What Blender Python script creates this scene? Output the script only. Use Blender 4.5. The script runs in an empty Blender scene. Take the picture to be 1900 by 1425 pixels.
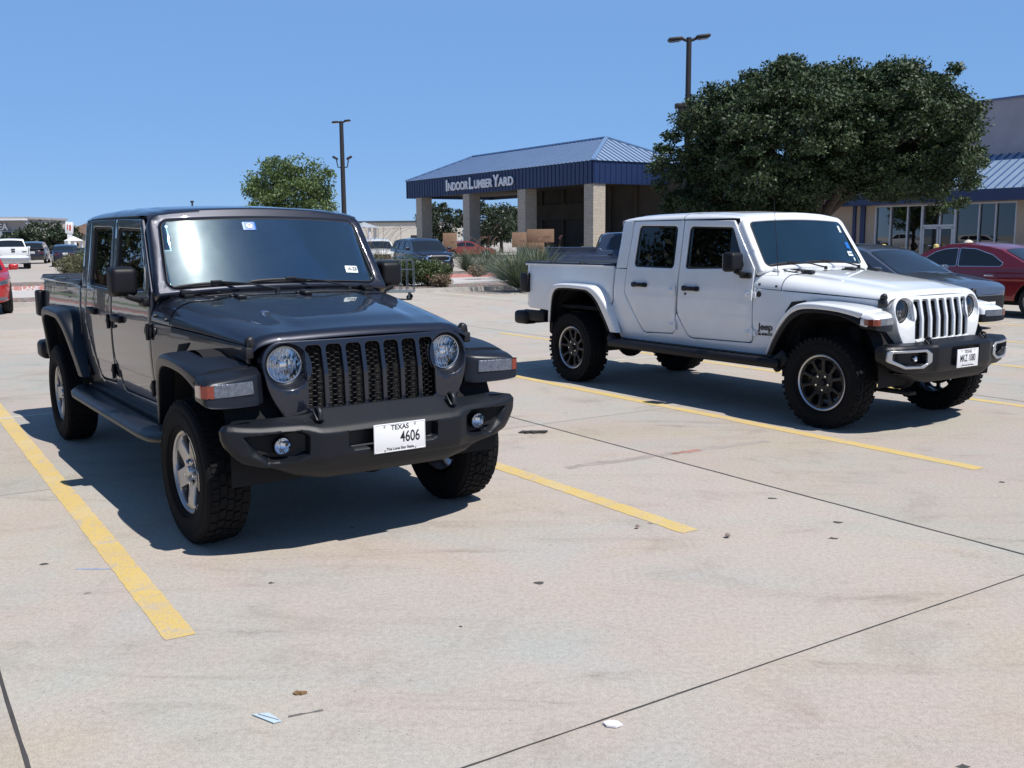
import bpy, bmesh, math, random
import numpy as np
from mathutils import Vector, Matrix, Euler, Quaternion

D = bpy.data
SC = bpy.context.scene
COL = SC.collection
R = math.radians
random.seed(7)
RNG = np.random.default_rng(7)

# ------------------------------------------------------------------ camera
CAM_F, CAM_H, CAM_P, CAM_R = 1822.389, 1.62859, 0.1470315, -0.0080775
_f = Vector((0, math.cos(CAM_P), -math.sin(CAM_P)))
_u = Vector((0, math.sin(CAM_P), math.cos(CAM_P)))
_r = Vector((1, 0, 0))
CR = _r * math.cos(CAM_R) + _u * math.sin(CAM_R)
CU = -_r * math.sin(CAM_R) + _u * math.cos(CAM_R)
CF = _f
cd = D.cameras.new('camera')
cam = D.objects.new('camera', cd)
COL.objects.link(cam)
cd.sensor_width = 36.0
cd.lens = CAM_F / 1900 * 36.0
cd.clip_start = 0.05
cd.clip_end = 3000
cam.matrix_world = Matrix(((CR.x, CU.x, -CF.x, 0), (CR.y, CU.y, -CF.y, 0), (CR.z, CU.z, -CF.z, CAM_H), (0, 0, 0, 1)))
SC.camera = cam
SC.render.resolution_x = 1024
SC.render.resolution_y = 768

# ------------------------------------------------------------------ light
SUN_AZ, SUN_EL = R(131.0), R(59.5)      # azimuth from +Y towards +X
sd = Vector((math.sin(SUN_AZ) * math.cos(SUN_EL), math.cos(SUN_AZ) * math.cos(SUN_EL), math.sin(SUN_EL)))
sl = D.lights.new('sun', 'SUN')
sl.energy = 4.6
sl.angle = R(0.5)
sl.color = (1.0, 0.955, 0.90)
sun = D.objects.new('sun', sl)
COL.objects.link(sun)
sun.rotation_euler = sd.to_track_quat('Z', 'Y').to_euler()
W = D.worlds.new('World')
SC.world = W
W.use_nodes = True
wn = W.node_tree
sky = wn.nodes.new('ShaderNodeTexSky')
sky.sky_type = 'NISHITA'
sky.sun_disc = False
sky.sun_elevation = SUN_EL
sky.sun_rotation = SUN_AZ
sky.air_density = 1.0
sky.dust_density = 0.4
sky.ozone_density = 3.0
bg = wn.nodes['Background']
bg.inputs[1].default_value = 0.09
sky.air_density = 0.7
sky.dust_density = 0.0
sky.ozone_density = 8.0
wm = wn.nodes.new('ShaderNodeMix')
wm.data_type = 'RGBA'
wm.inputs[0].default_value = 0.62
wm.inputs[7].default_value = (1.90, 3.80, 7.3, 1)
wn.links.new(sky.outputs[0], wm.inputs[6])
wn.links.new(wm.outputs[2], bg.inputs[0])
# the even blue belt low in the sky gives way to the darker zenith of the sky model
wtc = wn.nodes.new('ShaderNodeTexCoord')
wsx = wn.nodes.new('ShaderNodeSeparateXYZ')
wmr = wn.nodes.new('ShaderNodeMapRange')
wmr.interpolation_type = 'SMOOTHSTEP'
wmr.inputs[1].default_value = 0.20
wmr.inputs[2].default_value = 0.62
wmr.inputs[3].default_value = 0.72
wmr.inputs[4].default_value = 0.22
wn.links.new(wtc.outputs['Generated'], wsx.inputs[0])
wn.links.new(wsx.outputs[2], wmr.inputs[0])
wn.links.new(wmr.outputs[0], wm.inputs[0])
SC.view_settings.view_transform = 'Standard'
SC.view_settings.look = 'None'
SC.view_settings.gamma = 1.0
SC.view_settings.exposure = 0.34
SC.render.engine = 'CYCLES'

def ray(px, py):
    return CR * ((px - 950) / CAM_F) - CU * ((py - 712.5) / CAM_F) + CF
def at(px, py, Y):
    """world point seen at a photo pixel, Y metres away"""
    d = ray(px, py)
    return Vector((0, 0, CAM_H)) + d * (Y / d.y)
def gnd(px, py, z=0.0):
    d = ray(px, py)
    return Vector((0, 0, CAM_H)) + d * ((z - CAM_H) / d.z)

G1 = Vector((0.545, -0.838, 0))     # along the stalls, towards the aisle
G2 = Vector((0.838, 0.545, 0))      # across the stalls
A_G1 = math.atan2(G1.y, G1.x)
A_G2 = math.atan2(G2.y, G2.x)

# ------------------------------------------------------------------ materials
def newmat(name):
    m = D.materials.new(name)
    m.use_nodes = True
    return m, m.node_tree, m.node_tree.nodes['Principled BSDF']
def lk(t, a, b):
    t.links.new(a, b)
def nz(t, scale, detail=4, rough=0.55, dist=0.0, vec=None, dim='3D'):
    n = t.nodes.new('ShaderNodeTexNoise')
    n.inputs['Scale'].default_value = scale
    n.inputs['Detail'].default_value = detail
    n.inputs['Roughness'].default_value = rough
    n.inputs['Distortion'].default_value = dist
    if vec is not None:
        lk(t, vec, n.inputs['Vector'])
    return n
def ramp(t, src, stops):
    r = t.nodes.new('ShaderNodeValToRGB')
    e = r.color_ramp.elements
    while len(e) < len(stops):
        e.new(0.5)
    for k, (p, c) in enumerate(stops):
        e[k].position = p
        e[k].color = (*c, 1) if len(c) == 3 else c
    lk(t, src, r.inputs[0])
    return r
def mixc(t, f, a, b, mode='MIX'):
    m = t.nodes.new('ShaderNodeMix')
    m.data_type = 'RGBA'
    m.blend_type = mode
    for s, v in ((m.inputs[0], f), (m.inputs[6], a), (m.inputs[7], b)):
        if hasattr(v, 'is_linked') or hasattr(v, 'links'):
            lk(t, v, s)
        else:
            s.default_value = v if not isinstance(v, tuple) else (*v, 1)[:4]
    return m.outputs[2]
def coord(t, kind='Object'):
    return t.nodes.new('ShaderNodeTexCoord').outputs[kind]
def bump(t, b, h, strength, dist=0.01):
    n = t.nodes.new('ShaderNodeBump')
    n.inputs['Strength'].default_value = strength
    n.inputs['Distance'].default_value = dist
    lk(t, h, n.inputs['Height'])
    lk(t, n.outputs[0], b.inputs['Normal'])
def mat(name, col, rough=0.5, metal=0.0, coat=0.0, coat_r=0.03, var=0.12, vs=6.0, bs=0.0, bscale=80.0, bd=0.003, spec=0.5, rv=0.0):
    m, t, b = newmat(name)
    b.inputs['Roughness'].default_value = rough
    b.inputs['Metallic'].default_value = metal
    b.inputs['Coat Weight'].default_value = coat
    b.inputs['Coat Roughness'].default_value = coat_r
    b.inputs['Specular IOR Level'].default_value = spec
    co = coord(t)
    if var > 0:
        n = nz(t, vs, 5, 0.6, 0, co)
        lo = tuple(c * (1 - var) for c in col)
        hi = tuple(min(1, c * (1 + var)) for c in col)
        r = ramp(t, n.outputs[0], [(0.3, lo), (0.7, hi)])
        lk(t, r.outputs[0], b.inputs['Base Color'])
        if rv > 0:
            mr = t.nodes.new('ShaderNodeMapRange')
            mr.inputs[3].default_value = max(0.02, rough - rv)
            mr.inputs[4].default_value = rough + rv
            lk(t, n.outputs[0], mr.inputs[0])
            lk(t, mr.outputs[0], b.inputs['Roughness'])
    else:
        b.inputs['Base Color'].default_value = (*col, 1)
    if bs > 0:
        n2 = nz(t, bscale, 3, 0.6, 0, co)
        bump(t, b, n2.outputs[0], bs, bd)
    return m
def paint(name, col, metal=0.0, rough=0.3, flake=0.0, dust=0.04):
    m, t, b = newmat(name)
    co = coord(t)
    b.inputs['Metallic'].default_value = metal
    b.inputs['Coat Weight'].default_value = 1.0
    n = nz(t, 3.0, 6, 0.65, 0.3, co)
    base = ramp(t, n.outputs[0], [(0.35, tuple(c * 0.95 for c in col)), (0.7, tuple(min(1, c * 1.04) for c in col))])
    out = base.outputs[0]
    if flake > 0:
        v = t.nodes.new('ShaderNodeTexVoronoi')
        v.inputs['Scale'].default_value = 900
        lk(t, co, v.inputs['Vector'])
        out = mixc(t, flake, out, v.outputs['Color'], 'SOFT_LIGHT')
    lk(t, out, b.inputs['Base Color'])
    mr = t.nodes.new('ShaderNodeMapRange')
    mr.inputs[1].default_value = 0.35
    mr.inputs[2].default_value = 0.75
    mr.inputs[3].default_value = 0.015
    mr.inputs[4].default_value = dust + 0.03
    lk(t, n.outputs[0], mr.inputs[0])
    lk(t, mr.outputs[0], b.inputs['Coat Roughness'])
    b.inputs['Roughness'].default_value = rough
    w = nz(t, 9.0, 2, 0.4, 0, co)
    bn = t.nodes.new('ShaderNodeBump')
    bn.inputs['Strength'].default_value = 0.05
    bn.inputs['Distance'].default_value = 0.01
    lk(t, w.outputs[0], bn.inputs['Height'])
    lk(t, bn.outputs[0], b.inputs['Coat Normal'])
    return m
def glass(name, tint, veil=0.0, veil_r=0.22, ior=1.5, veil_col=(0.6, 0.75, 0.78), film=0.0, mirror=1.5, core=0.0, gcol=(1, 1, 1)):
    """thin sheet of tinted glass: clear part, mirror part, and a dust film with reflected sky painted into its blue"""
    m = D.materials.new(name)
    m.use_nodes = True
    t = m.node_tree
    t.nodes.clear()
    o = t.nodes.new('ShaderNodeOutputMaterial')
    tr = t.nodes.new('ShaderNodeBsdfTransparent')
    tr.inputs[0].default_value = (*tint, 1)
    gl = t.nodes.new('ShaderNodeBsdfGlossy')
    gl.inputs['Roughness'].default_value = 0.012
    gl.inputs[0].default_value = (*gcol, 1)  # a blue gcol puts more sky colour into the reflection
    fr = t.nodes.new('ShaderNodeFresnel')
    fr.inputs[0].default_value = ior
    mm = t.nodes.new('ShaderNodeMath')
    mm.operation = 'MULTIPLY_ADD'
    mm.inputs[1].default_value = mirror
    mm.inputs[2].default_value = 0.0
    mm.use_clamp = True
    lk(t, fr.outputs[0], mm.inputs[0])
    mx = t.nodes.new('ShaderNodeMixShader')
    lk(t, mm.outputs[0], mx.inputs[0])
    lk(t, tr.outputs[0], mx.inputs[1])
    lk(t, gl.outputs[0], mx.inputs[2])
    out = mx.outputs[0]
    if veil > 0 or film > 0:
        co = coord(t)
        n = nz(t, 2.2, 7, 0.6, 0.35, co)
        g2 = t.nodes.new('ShaderNodeBsdfGlossy')
        g2.inputs['Roughness'].default_value = veil_r
        g2.inputs[0].default_value = (*veil_col, 1)
        r = ramp(t, n.outputs[0], [(0.3, (veil * 0.6,) * 3), (0.75, (veil * 1.3,) * 3)])
        m2 = t.nodes.new('ShaderNodeMixShader')
        lk(t, r.outputs[0], m2.inputs[0])
        lk(t, out, m2.inputs[1])
        lk(t, g2.outputs[0], m2.inputs[2])
        if core > 0:
            g4 = t.nodes.new('ShaderNodeBsdfGlossy')
            g4.inputs['Roughness'].default_value = 0.068
            m4 = t.nodes.new('ShaderNodeMixShader')
            m4.inputs[0].default_value = core
            lk(t, m2.outputs[0], m4.inputs[1])
            lk(t, g4.outputs[0], m4.inputs[2])
            m2 = m4
        df = t.nodes.new('ShaderNodeBsdfDiffuse')
        df.inputs[0].default_value = (0.42, 0.56, 0.66, 1)  # blue of the reflected sky put into the dust colour
        r3 = ramp(t, n.outputs[0], [(0.3, (film * 0.75,) * 3), (0.8, (film * 1.25,) * 3)])
        m3 = t.nodes.new('ShaderNodeMixShader')
        lk(t, r3.outputs[0], m3.inputs[0])
        lk(t, m2.outputs[0], m3.inputs[1])
        lk(t, df.outputs[0], m3.inputs[2])
        out = m3.outputs[0]
    lk(t, out, o.inputs[0])
    return m

# ------------------------------------------------------------------ mesh helpers
def link(name, me, parent=None, mats=()):
    o = D.objects.new(name, me)
    COL.objects.link(o)
    for m in mats:
        me.materials.append(m)
    if parent is not None:
        o.parent = parent
    return o
def smooth(me, ang=32):
    me.shade_smooth()
    me.set_sharp_from_angle(angle=R(ang))
class MB:
    def __init__(s):
        s.v = []
        s.f = []
        s.mi = []
    def add(s, vs, fs, mi=0):
        k = len(s.v)
        s.v += [tuple(v) for v in vs]
        s.f += [tuple(i + k for i in f) for f in fs]
        s.mi += [mi] * len(fs)
    def box(s, c, size, rot=None, mi=0, taper=1.0):
        x, y, z = (a / 2 for a in size)
        vs = [Vector((sx * x * (taper if sz > 0 else 1), sy * y * (taper if sz > 0 else 1), sz * z)) for sz in (-1, 1) for sy in (-1, 1) for sx in (-1, 1)]
        if rot is not None:
            M = rot if isinstance(rot, Matrix) else Euler(rot).to_matrix()
            vs = [M @ v for v in vs]
        c = Vector(c)
        s.add([v + c for v in vs], [(0, 2, 3, 1), (4, 5, 7, 6), (0, 1, 5, 4), (2, 6, 7, 3), (0, 4, 6, 2), (1, 3, 7, 5)], mi)
    def rbox(s, c, size, r=0.01, rot=None, mi=0, seg=2):
        bm = bmesh.new()
        bmesh.ops.create_cube(bm, size=1.0)
        bmesh.ops.scale(bm, vec=size, verts=bm.verts)
        bmesh.ops.bevel(bm, geom=bm.edges[:], offset=min(r, min(size) * 0.49), segments=seg, profile=0.5, affect='EDGES')
        s.addbm(bm, c, rot, mi)
    def addbm(s, bm, c=(0, 0, 0), rot=None, mi=0):
        M = Matrix.Identity(3) if rot is None else (rot if isinstance(rot, Matrix) else Euler(rot).to_matrix())
        bm.verts.index_update()
        c = Vector(c)
        s.add([M @ v.co + c for v in bm.verts], [tuple(v.index for v in f.verts) for f in bm.faces], mi)
        bm.free()
    def cyl(s, a, b, r0, r1=None, n=16, mi=0, caps=True):
        a, b = Vector(a), Vector(b)
        r1 = r0 if r1 is None else r1
        d = (b - a).normalized()
        x = d.orthogonal().normalized()
        y = d.cross(x)
        vs = []
        for p, r in ((a, r0), (b, r1)):
            for k in range(n):
                t = 2 * math.pi * k / n
                vs.append(p + (x * math.cos(t) + y * math.sin(t)) * r)
        fs = [(k, (k + 1) % n, n + (k + 1) % n, n + k) for k in range(n)]
        if caps:
            fs += [tuple(range(n))[::-1], tuple(range(n, 2 * n))]
        s.add(vs, fs, mi)
    def tube(s, path, r, n=8, mi=0, up=None, flat=1.0, closed=False):
        P = [Vector(p) for p in path]
        rr = r if isinstance(r, (list, tuple)) else [r] * len(P)
        vs = []
        L = len(P)
        x = None
        for i, p in enumerate(P):
            if closed:
                d = (P[(i + 1) % L] - P[i - 1]).normalized()
            else:
                d = (P[min(i + 1, L - 1)] - P[max(i - 1, 0)]).normalized()
            if up is not None:
                y = Vector(up)
                x = y.cross(d).normalized()
                y = d.cross(x).normalized()
            else:
                if x is None:
                    x = d.orthogonal().normalized()
                else:
                    x = (x - d * x.dot(d)).normalized()
                y = d.cross(x)
            for k in range(n):
                t = 2 * math.pi * (k + 0.5) / n
                vs.append(p + x * math.cos(t) * rr[i] + y * math.sin(t) * rr[i] * flat)
        fs = []
        for i in range(L if closed else L - 1):
            j = (i + 1) % L
            for k in range(n):
                k2 = (k + 1) % n
                fs.append((i * n + k, i * n + k2, j * n + k2, j * n + k))
        if not closed:
            fs += [tuple(range(n))[::-1], tuple(range((L - 1) * n, L * n))]
        s.add(vs, fs, mi)
    def lathe(s, prof, n=48, axis='y', c=(0, 0, 0), mi=0, sy=1.0):
        """prof: (radius, offset along the axis)"""
        c = Vector(c)
        vs = []
        for r, h in prof:
            for k in range(n):
                t = 2 * math.pi * k / n
                a, b = r * math.cos(t), r * math.sin(t)
                vs.append(c + (Vector((a, h, b)) if axis == 'y' else Vector((a, b, h)) if axis == 'z' else Vector((h, a, b))))
        fs = []
        for i in range(len(prof) - 1):
            for k in range(n):
                k2 = (k + 1) % n
                q = (i * n + k, i * n + k2, (i + 1) * n + k2, (i + 1) * n + k)
                fs.append(q if sy > 0 else q[::-1])
        s.add(vs, fs, mi)
    def grid(s, nu, nv, f, mi=0, flip=False, closed_u=False):
        vs = [f(i / nu, j / nv) for i in range(nu + 1) for j in range(nv + 1)]
        fs = []
        for i in range(nu):
            for j in range(nv):
                q = (i * (nv + 1) + j, (i + 1) * (nv + 1) + j, (i + 1) * (nv + 1) + j + 1, i * (nv + 1) + j + 1)
                fs.append(q[::-1] if flip else q)
        s.add(vs, fs, mi)
    def prism(s, poly, h0, h1, fn, mi=0):
        """poly: 2D points, fn(u, v, h) -> 3D"""
        n = len(poly)
        vs = [fn(u, v, h0) for u, v in poly] + [fn(u, v, h1) for u, v in poly]
        fs = [tuple(range(n))[::-1], tuple(range(n, 2 * n))] + [(k, (k + 1) % n, n + (k + 1) % n, n + k) for k in range(n)]
        s.add(vs, fs, mi)
    def build(s, name, mats, parent=None, ang=32, bevel=0.0, fixn=True):
        me = D.meshes.new(name)
        me.from_pydata(s.v, [], s.f)
        if not isinstance(mats, (list, tuple)):
            mats = [mats]
        if len(mats) > 1:
            me.polygons.foreach_set('material_index', s.mi)
        if bevel > 0 or fixn:
            bm = bmesh.new()
            bm.from_mesh(me)
            if bevel > 0:
                bmesh.ops.remove_doubles(bm, verts=bm.verts, dist=1e-5)
                es = [e for e in bm.edges if len(e.link_faces) == 2 and e.calc_face_angle(0) > R(25)]
                bmesh.ops.bevel(bm, geom=es, offset=bevel, segments=2, profile=0.5, affect='EDGES', clamp_overlap=True)
            if fixn:
                bmesh.ops.recalc_face_normals(bm, faces=bm.faces)
            bm.to_mesh(me)
            bm.free()
        smooth(me, ang)
        return link(name, me, parent, mats)

def rpoly(pts, seg=5):
    """rounded polygon, pts = (u, v, radius)"""
    out = []
    n = len(pts)
    for i in range(n):
        p = Vector(pts[i][:2])
        r = pts[i][2] if len(pts[i]) > 2 else 0
        if r <= 0:
            out.append(tuple(p))
            continue
        a = (Vector(pts[i - 1][:2]) - p)
        b = (Vector(pts[(i + 1) % n][:2]) - p)
        la, lb = a.length, b.length
        a.normalize()
        b.normalize()
        th = math.acos(max(-1, min(1, a.dot(b))))
        if th > math.pi - 0.02:
            out.append(tuple(p))
            continue
        d = min(r / math.tan(th / 2), la * 0.49, lb * 0.49)
        r2 = d * math.tan(th / 2)
        c = p + (a + b).normalized() * (r2 / math.sin(th / 2))
        p0, p1 = p + a * d, p + b * d
        v0, v1 = p0 - c, p1 - c
        ang = math.atan2(v0.x * v1.y - v0.y * v1.x, v0.dot(v1))
        for k in range(seg + 1):
            t = ang * k / seg
            q = Vector((v0.x * math.cos(t) - v0.y * math.sin(t), v0.x * math.sin(t) + v0.y * math.cos(t)))
            out.append(tuple(c + q))
    return out
def circ(cu, cv, r, n=40):
    return [(cu + r * math.cos(2 * math.pi * k / n), cv + r * math.sin(2 * math.pi * k / n)) for k in range(n)]
def inset(poly, d):
    """offset of a closed polygon towards its inside"""
    n = len(poly)
    A = sum(poly[i][0] * poly[(i + 1) % n][1] - poly[(i + 1) % n][0] * poly[i][1] for i in range(n))
    sg = 1 if A > 0 else -1
    out = []
    for i in range(n):
        p, a, b = Vector(poly[i]), Vector(poly[i - 1]), Vector(poly[(i + 1) % n])
        e1 = p - a
        e2 = b - p
        if e1.length < 1e-7:
            e1 = e2
        if e2.length < 1e-7:
            e2 = e1
        e1.normalize()
        e2.normalize()
        n1 = Vector((-e1.y, e1.x)) * sg
        n2 = Vector((-e2.y, e2.x)) * sg
        m = (n1 + n2)
        if m.length < 1e-6:
            m = n1
        m.normalize()
        k = d / max(0.35, m.dot(n1))
        out.append(tuple(p + m * k))
    return out

def plate(name, outline, holes, thick, bev, fn, mats, parent=None, cut=None, both=False):
    """a sheet cut to an outline with holes, edges rounded, bent by fn(u, v, w) (w = 0 outer face, -thick inner)"""
    cu = D.curves.new('tmp', 'CURVE')
    cu.dimensions = '2D'
    cu.fill_mode = 'BOTH'
    for poly in [outline] + list(holes):
        sp = cu.splines.new('POLY')
        sp.points.add(len(poly) - 1)
        for k, p in enumerate(poly):
            sp.points[k].co = (p[0], p[1], 0, 1)
        sp.use_cyclic_u = True
    cu.extrude = max(thick / 2 - bev, 1e-5)
    cu.bevel_depth = bev
    cu.bevel_resolution = 1
    cu.offset = -bev
    ob = D.objects.new('tmp', cu)
    COL.objects.link(ob)
    dg = bpy.context.evaluated_depsgraph_get()
    dg.update()
    me = D.meshes.new_from_object(ob.evaluated_get(dg))
    D.objects.remove(ob)
    D.curves.remove(cu)
    bm = bmesh.new()
    bm.from_mesh(me)
    bmesh.ops.remove_doubles(bm, verts=bm.verts, dist=2e-5)
    if cut:
        us = [p[0] for p in outline]
        vs = [p[1] for p in outline]
        for ax, lo, hi, st in ((0, min(us), max(us), cut[0]), (1, min(vs), max(vs), cut[1])):
            if not st:
                continue
            x = lo + st * 0.5
            while x < hi:
                co = (x, 0, 0) if ax == 0 else (0, x, 0)
                no = (1, 0, 0) if ax == 0 else (0, 1, 0)
                bmesh.ops.bisect_plane(bm, geom=bm.verts[:] + bm.edges[:] + bm.faces[:], plane_co=co, plane_no=no, dist=1e-5)
                x += st
    bmesh.ops.triangulate(bm, faces=[f for f in bm.faces if len(f.verts) > 4])
    bm.to_mesh(me)
    bm.free()
    smooth(me, 50)
    cn = np.empty(len(me.loops) * 3)
    me.corner_normals.foreach_get('vector', cn)
    cn = cn.reshape(-1, 3)
    co = np.empty(len(me.vertices) * 3)
    me.vertices.foreach_get('co', co)
    co = co.reshape(-1, 3)
    co[:, 2] -= thick / 2
    e = 1e-4
    P = np.array([fn(*c) for c in co], dtype=float)
    U = (np.array([fn(c[0] + e, c[1], c[2]) for c in co], dtype=float) - P) / e
    V = (np.array([fn(c[0], c[1] + e, c[2]) for c in co], dtype=float) - P) / e
    Wd = (np.array([fn(c[0], c[1], c[2] + e) for c in co], dtype=float) - P) / e
    det = np.einsum('ij,ij->i', np.cross(U, V), Wd)
    flip = det.mean() < 0
    # J^-T n  ~ sign * (n.u * VxW + n.v * WxU + n.w * UxV)
    VW, WU, UV = np.cross(V, Wd), np.cross(Wd, U), np.cross(U, V)
    faces = []
    norms = []
    sg = -1.0 if flip else 1.0
    for p in me.polygons:
        li = list(p.loop_indices)
        vi = list(p.vertices)
        ns = []
        for l, v in zip(li, vi):
            n = cn[l]
            q = (VW[v] * n[0] + WU[v] * n[1] + UV[v] * n[2]) * sg
            q = q / (np.linalg.norm(q) + 1e-12)
            ns.append(tuple(q))
        if flip:
            vi = vi[::-1]
            ns = ns[::-1]
        faces.append(vi)
        norms += ns
    D.meshes.remove(me)
    me = D.meshes.new(name)
    me.from_pydata([tuple(p) for p in P], [], faces)
    me.shade_smooth()
    me.normals_split_custom_set(norms)
    if not isinstance(mats, (list, tuple)):
        mats = [mats]
    return link(name, me, parent, mats)

def text_obj(name, body, size, extr, mats, parent=None, M=None, off=0.0, align='CENTER', sx=1.0, small=None, shear=0.0):
    cu = D.curves.new('tmp', 'FONT')
    cu.body = body
    cu.size = size
    cu.extrude = extr
    cu.offset = off
    cu.align_x = align
    cu.align_y = 'CENTER' if align == 'CENTER' else 'BOTTOM_BASELINE'
    cu.shear = shear
    if small:
        cu.small_caps_scale = small
        for k, ch in enumerate(body):
            if ch.islower():
                cu.body_format[k].use_small_caps = True
    ob = D.objects.new('tmp', cu)
    COL.objects.link(ob)
    dg = bpy.context.evaluated_depsgraph_get()
    dg.update()
    me = D.meshes.new_from_object(ob.evaluated_get(dg))
    D.objects.remove(ob)
    D.curves.remove(cu)
    me.name = name
    me.transform(Matrix.Diagonal((sx, 1, 1, 1)))
    if M is not None:
        me.transform(M)
    for m in list(me.materials):
        me.materials.pop()
    if not isinstance(mats, (list, tuple)):
        mats = [mats]
    return link(name, me, parent, mats)

def empty(name, loc, rz=0.0, label=None, cat=None, group=None):
    o = D.objects.new(name, None)
    COL.objects.link(o)
    o.location = loc
    o.rotation_euler = (0, 0, rz)
    o.empty_display_size = 0.2
    tag(o, label, cat, group)
    return o
def tag(o, label=None, cat=None, group=None, kind=None):
    if label: o['label'] = label
    if cat: o['category'] = cat
    if group: o['group'] = group
    if kind: o['kind'] = kind
    return o
def copy_tree(o, parent=None):
    c = o.copy()
    COL.objects.link(c)
    if parent is not None:
        c.parent = parent
    for ch in list(o.children):
        copy_tree(ch, c)
    return c
def lerp(a, b, t):
    return a + (b - a) * t
def interp(x, xs, ys):
    return float(np.interp(x, xs, ys))
def sstep(a, b, x):
    t = max(0.0, min(1.0, (x - a) / (b - a)))
    return t * t * (3 - 2 * t)

# shared materials
M = {}
M['black'] = mat('black_plastic', (0.006, 0.006, 0.008), 0.50, spec=0.3, var=0.15, bs=0.15, bscale=300)
M['rubber'] = mat('tyre_rubber', (0.0042, 0.0042, 0.005), 0.88, spec=0.25, var=0.25, vs=14, bs=0.2, bscale=120)
M['seal'] = mat('rubber_seal', (0.01, 0.01, 0.011), 0.6, var=0.1)
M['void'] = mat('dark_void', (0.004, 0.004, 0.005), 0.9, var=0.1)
M['under'] = mat('underbody', (0.006, 0.006, 0.006), 0.8, var=0.4, vs=10)
M['alloy'] = mat('silver_alloy', (0.45, 0.45, 0.46), 0.32, 0.85, var=0.06)
M['chrome'] = mat('chrome', (0.75, 0.76, 0.78), 0.08, 1.0, var=0.03)
M['darkalloy'] = mat('dark_alloy', (0.012, 0.012, 0.013), 0.45, 0.5, coat=0.25, var=0.08)
M['satin'] = mat('satin_silver', (0.50, 0.51, 0.53), 0.28, 0.9, var=0.04)
M['amber'] = mat('amber_lens', (0.17, 0.016, 0.002), 0.15, coat=1.0, var=0.15, vs=60, bs=0.5, bscale=150)
M['redlens'] = mat('red_lens', (0.09, 0.006, 0.008), 0.15, coat=1.0, var=0.1)
M['clearlens'] = mat('clear_lens', (0.12, 0.14, 0.18), 0.22, 0.45, coat=1.0, var=0.35, vs=50, bs=0.6, bscale=120, bd=0.004)
M['white'] = mat('plate_white', (0.70, 0.70, 0.70), 0.4, var=0.03)
M['ink'] = mat('black_ink', (0.006, 0.006, 0.008), 0.5, var=0.05)
M['fabric'] = mat('seat_fabric', (0.03, 0.03, 0.033), 0.8, var=0.2)
M['dash'] = mat('dash_vinyl', (0.025, 0.026, 0.028), 0.55, var=0.15)
M['tint'] = glass('tinted_glass', (0.02, 0.022, 0.026), mirror=1.1)
M['tint2'] = glass('grey_glass', (0.10, 0.12, 0.13), mirror=1.1)
# ================================================================== the two pickups
def Yside(x, z):
    """half width of the pickup's side at (x, z)"""
    if z <= 1.29:
        y = 0.803 - 0.05 * ((z - 1.02) / 0.5) ** 2
    else:
        y = 0.7884 - (z - 1.29) * 0.112
    if x > -0.86:
        y -= (x + 0.86) * 0.128
    return y

GZ = lambda z: interp(z, [0.66, 0.72, 0.93, 1.12, 1.2], [0.545, 0.550, 0.542, 0.502, 0.47])
def gril(y, z, w, sc=1.0):
    return (GZ(z) - 0.038 * (y / 0.6) ** 2 + w, y, z)

# windshield plane: origin at glass bottom, u = y, v = up the slope
WS0 = Vector((-0.802, 0, 1.343))
WSV = Vector((-0.264, 0, 0.393)).normalized()
WSN = Vector((0.393, 0, 0.264)).normalized()
def gtilt(v): return 0.054 * (v - 0.32)
def wsf(u, v, w, bow=0.049):
    p = WS0 + WSV * v + WSN * (w + bow * (1 - (u / 0.72) ** 2))
    return (p.x, u, p.z)

HX = [-0.86, -0.56, -0.2, 0.12, 0.47]
def hood_w(x): return interp(x, HX, [0.793, 0.772, 0.722, 0.682, 0.632])
def hood_zs(x): return interp(x, HX, [1.152, 1.141, 1.127, 1.11, 1.088])
def hood_zt(x): return interp(x, [-0.86, -0.56, -0.3, 0.0, 0.25, 0.42, 0.50], [1.318, 1.290, 1.264, 1.231, 1.199, 1.170, 1.153])
def hood_pt(x, t, dz=0.0):
    s = 1 if t >= 0 else -1
    tt = abs(t)
    w, zs, zt = hood_w(x), hood_zs(x), hood_zt(x) + dz
    Rr = interp(x, HX, [0.15, 0.16, 0.18, 0.19, 0.20])
    c = 0.014
    t1 = 0.62
    # shallow power dome
    def dome(y):
        e = interp(x, [-0.6, 0.45], [0.47, 0.36])
        return 0.013 * (1 - sstep(e - 0.06, e + 0.02, y)) * sstep(0.44, 0.2, x) if False else 0.013 * (1 - sstep(e - 0.07, e + 0.03, y)) * (1 - sstep(0.15, 0.42, x))
    if tt < t1:
        y = (w - Rr) * tt / t1
        z = zt - c * (tt / t1) ** 2
    else:
        a = (tt - t1) / (1 - t1) * math.pi / 2
        y = (w - Rr) + Rr * math.sin(a)
        z = zt - c - (zt - c - zs) * (1 - math.cos(a))
    return Vector((x, y * s, z + dome(y)))

def catmull(pts, n):
    """smooth resample of a list of tuples"""
    P = [np.array(p, float) for p in pts]
    P = [2 * P[0] - P[1]] + P + [2 * P[-1] - P[-2]]
    segs = len(P) - 3
    out = []
    for k in range(n + 1):
        t = k / n * segs
        i = min(int(t), segs - 1)
        f = t - i
        a, b, c, d = P[i:i + 4]
        out.append(tuple(0.5 * ((2 * b) + (c - a) * f + (2 * a - 5 * b + 4 * c - d) * f * f + (3 * b - a - 3 * c + d) * f ** 3)))
    return out

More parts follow.
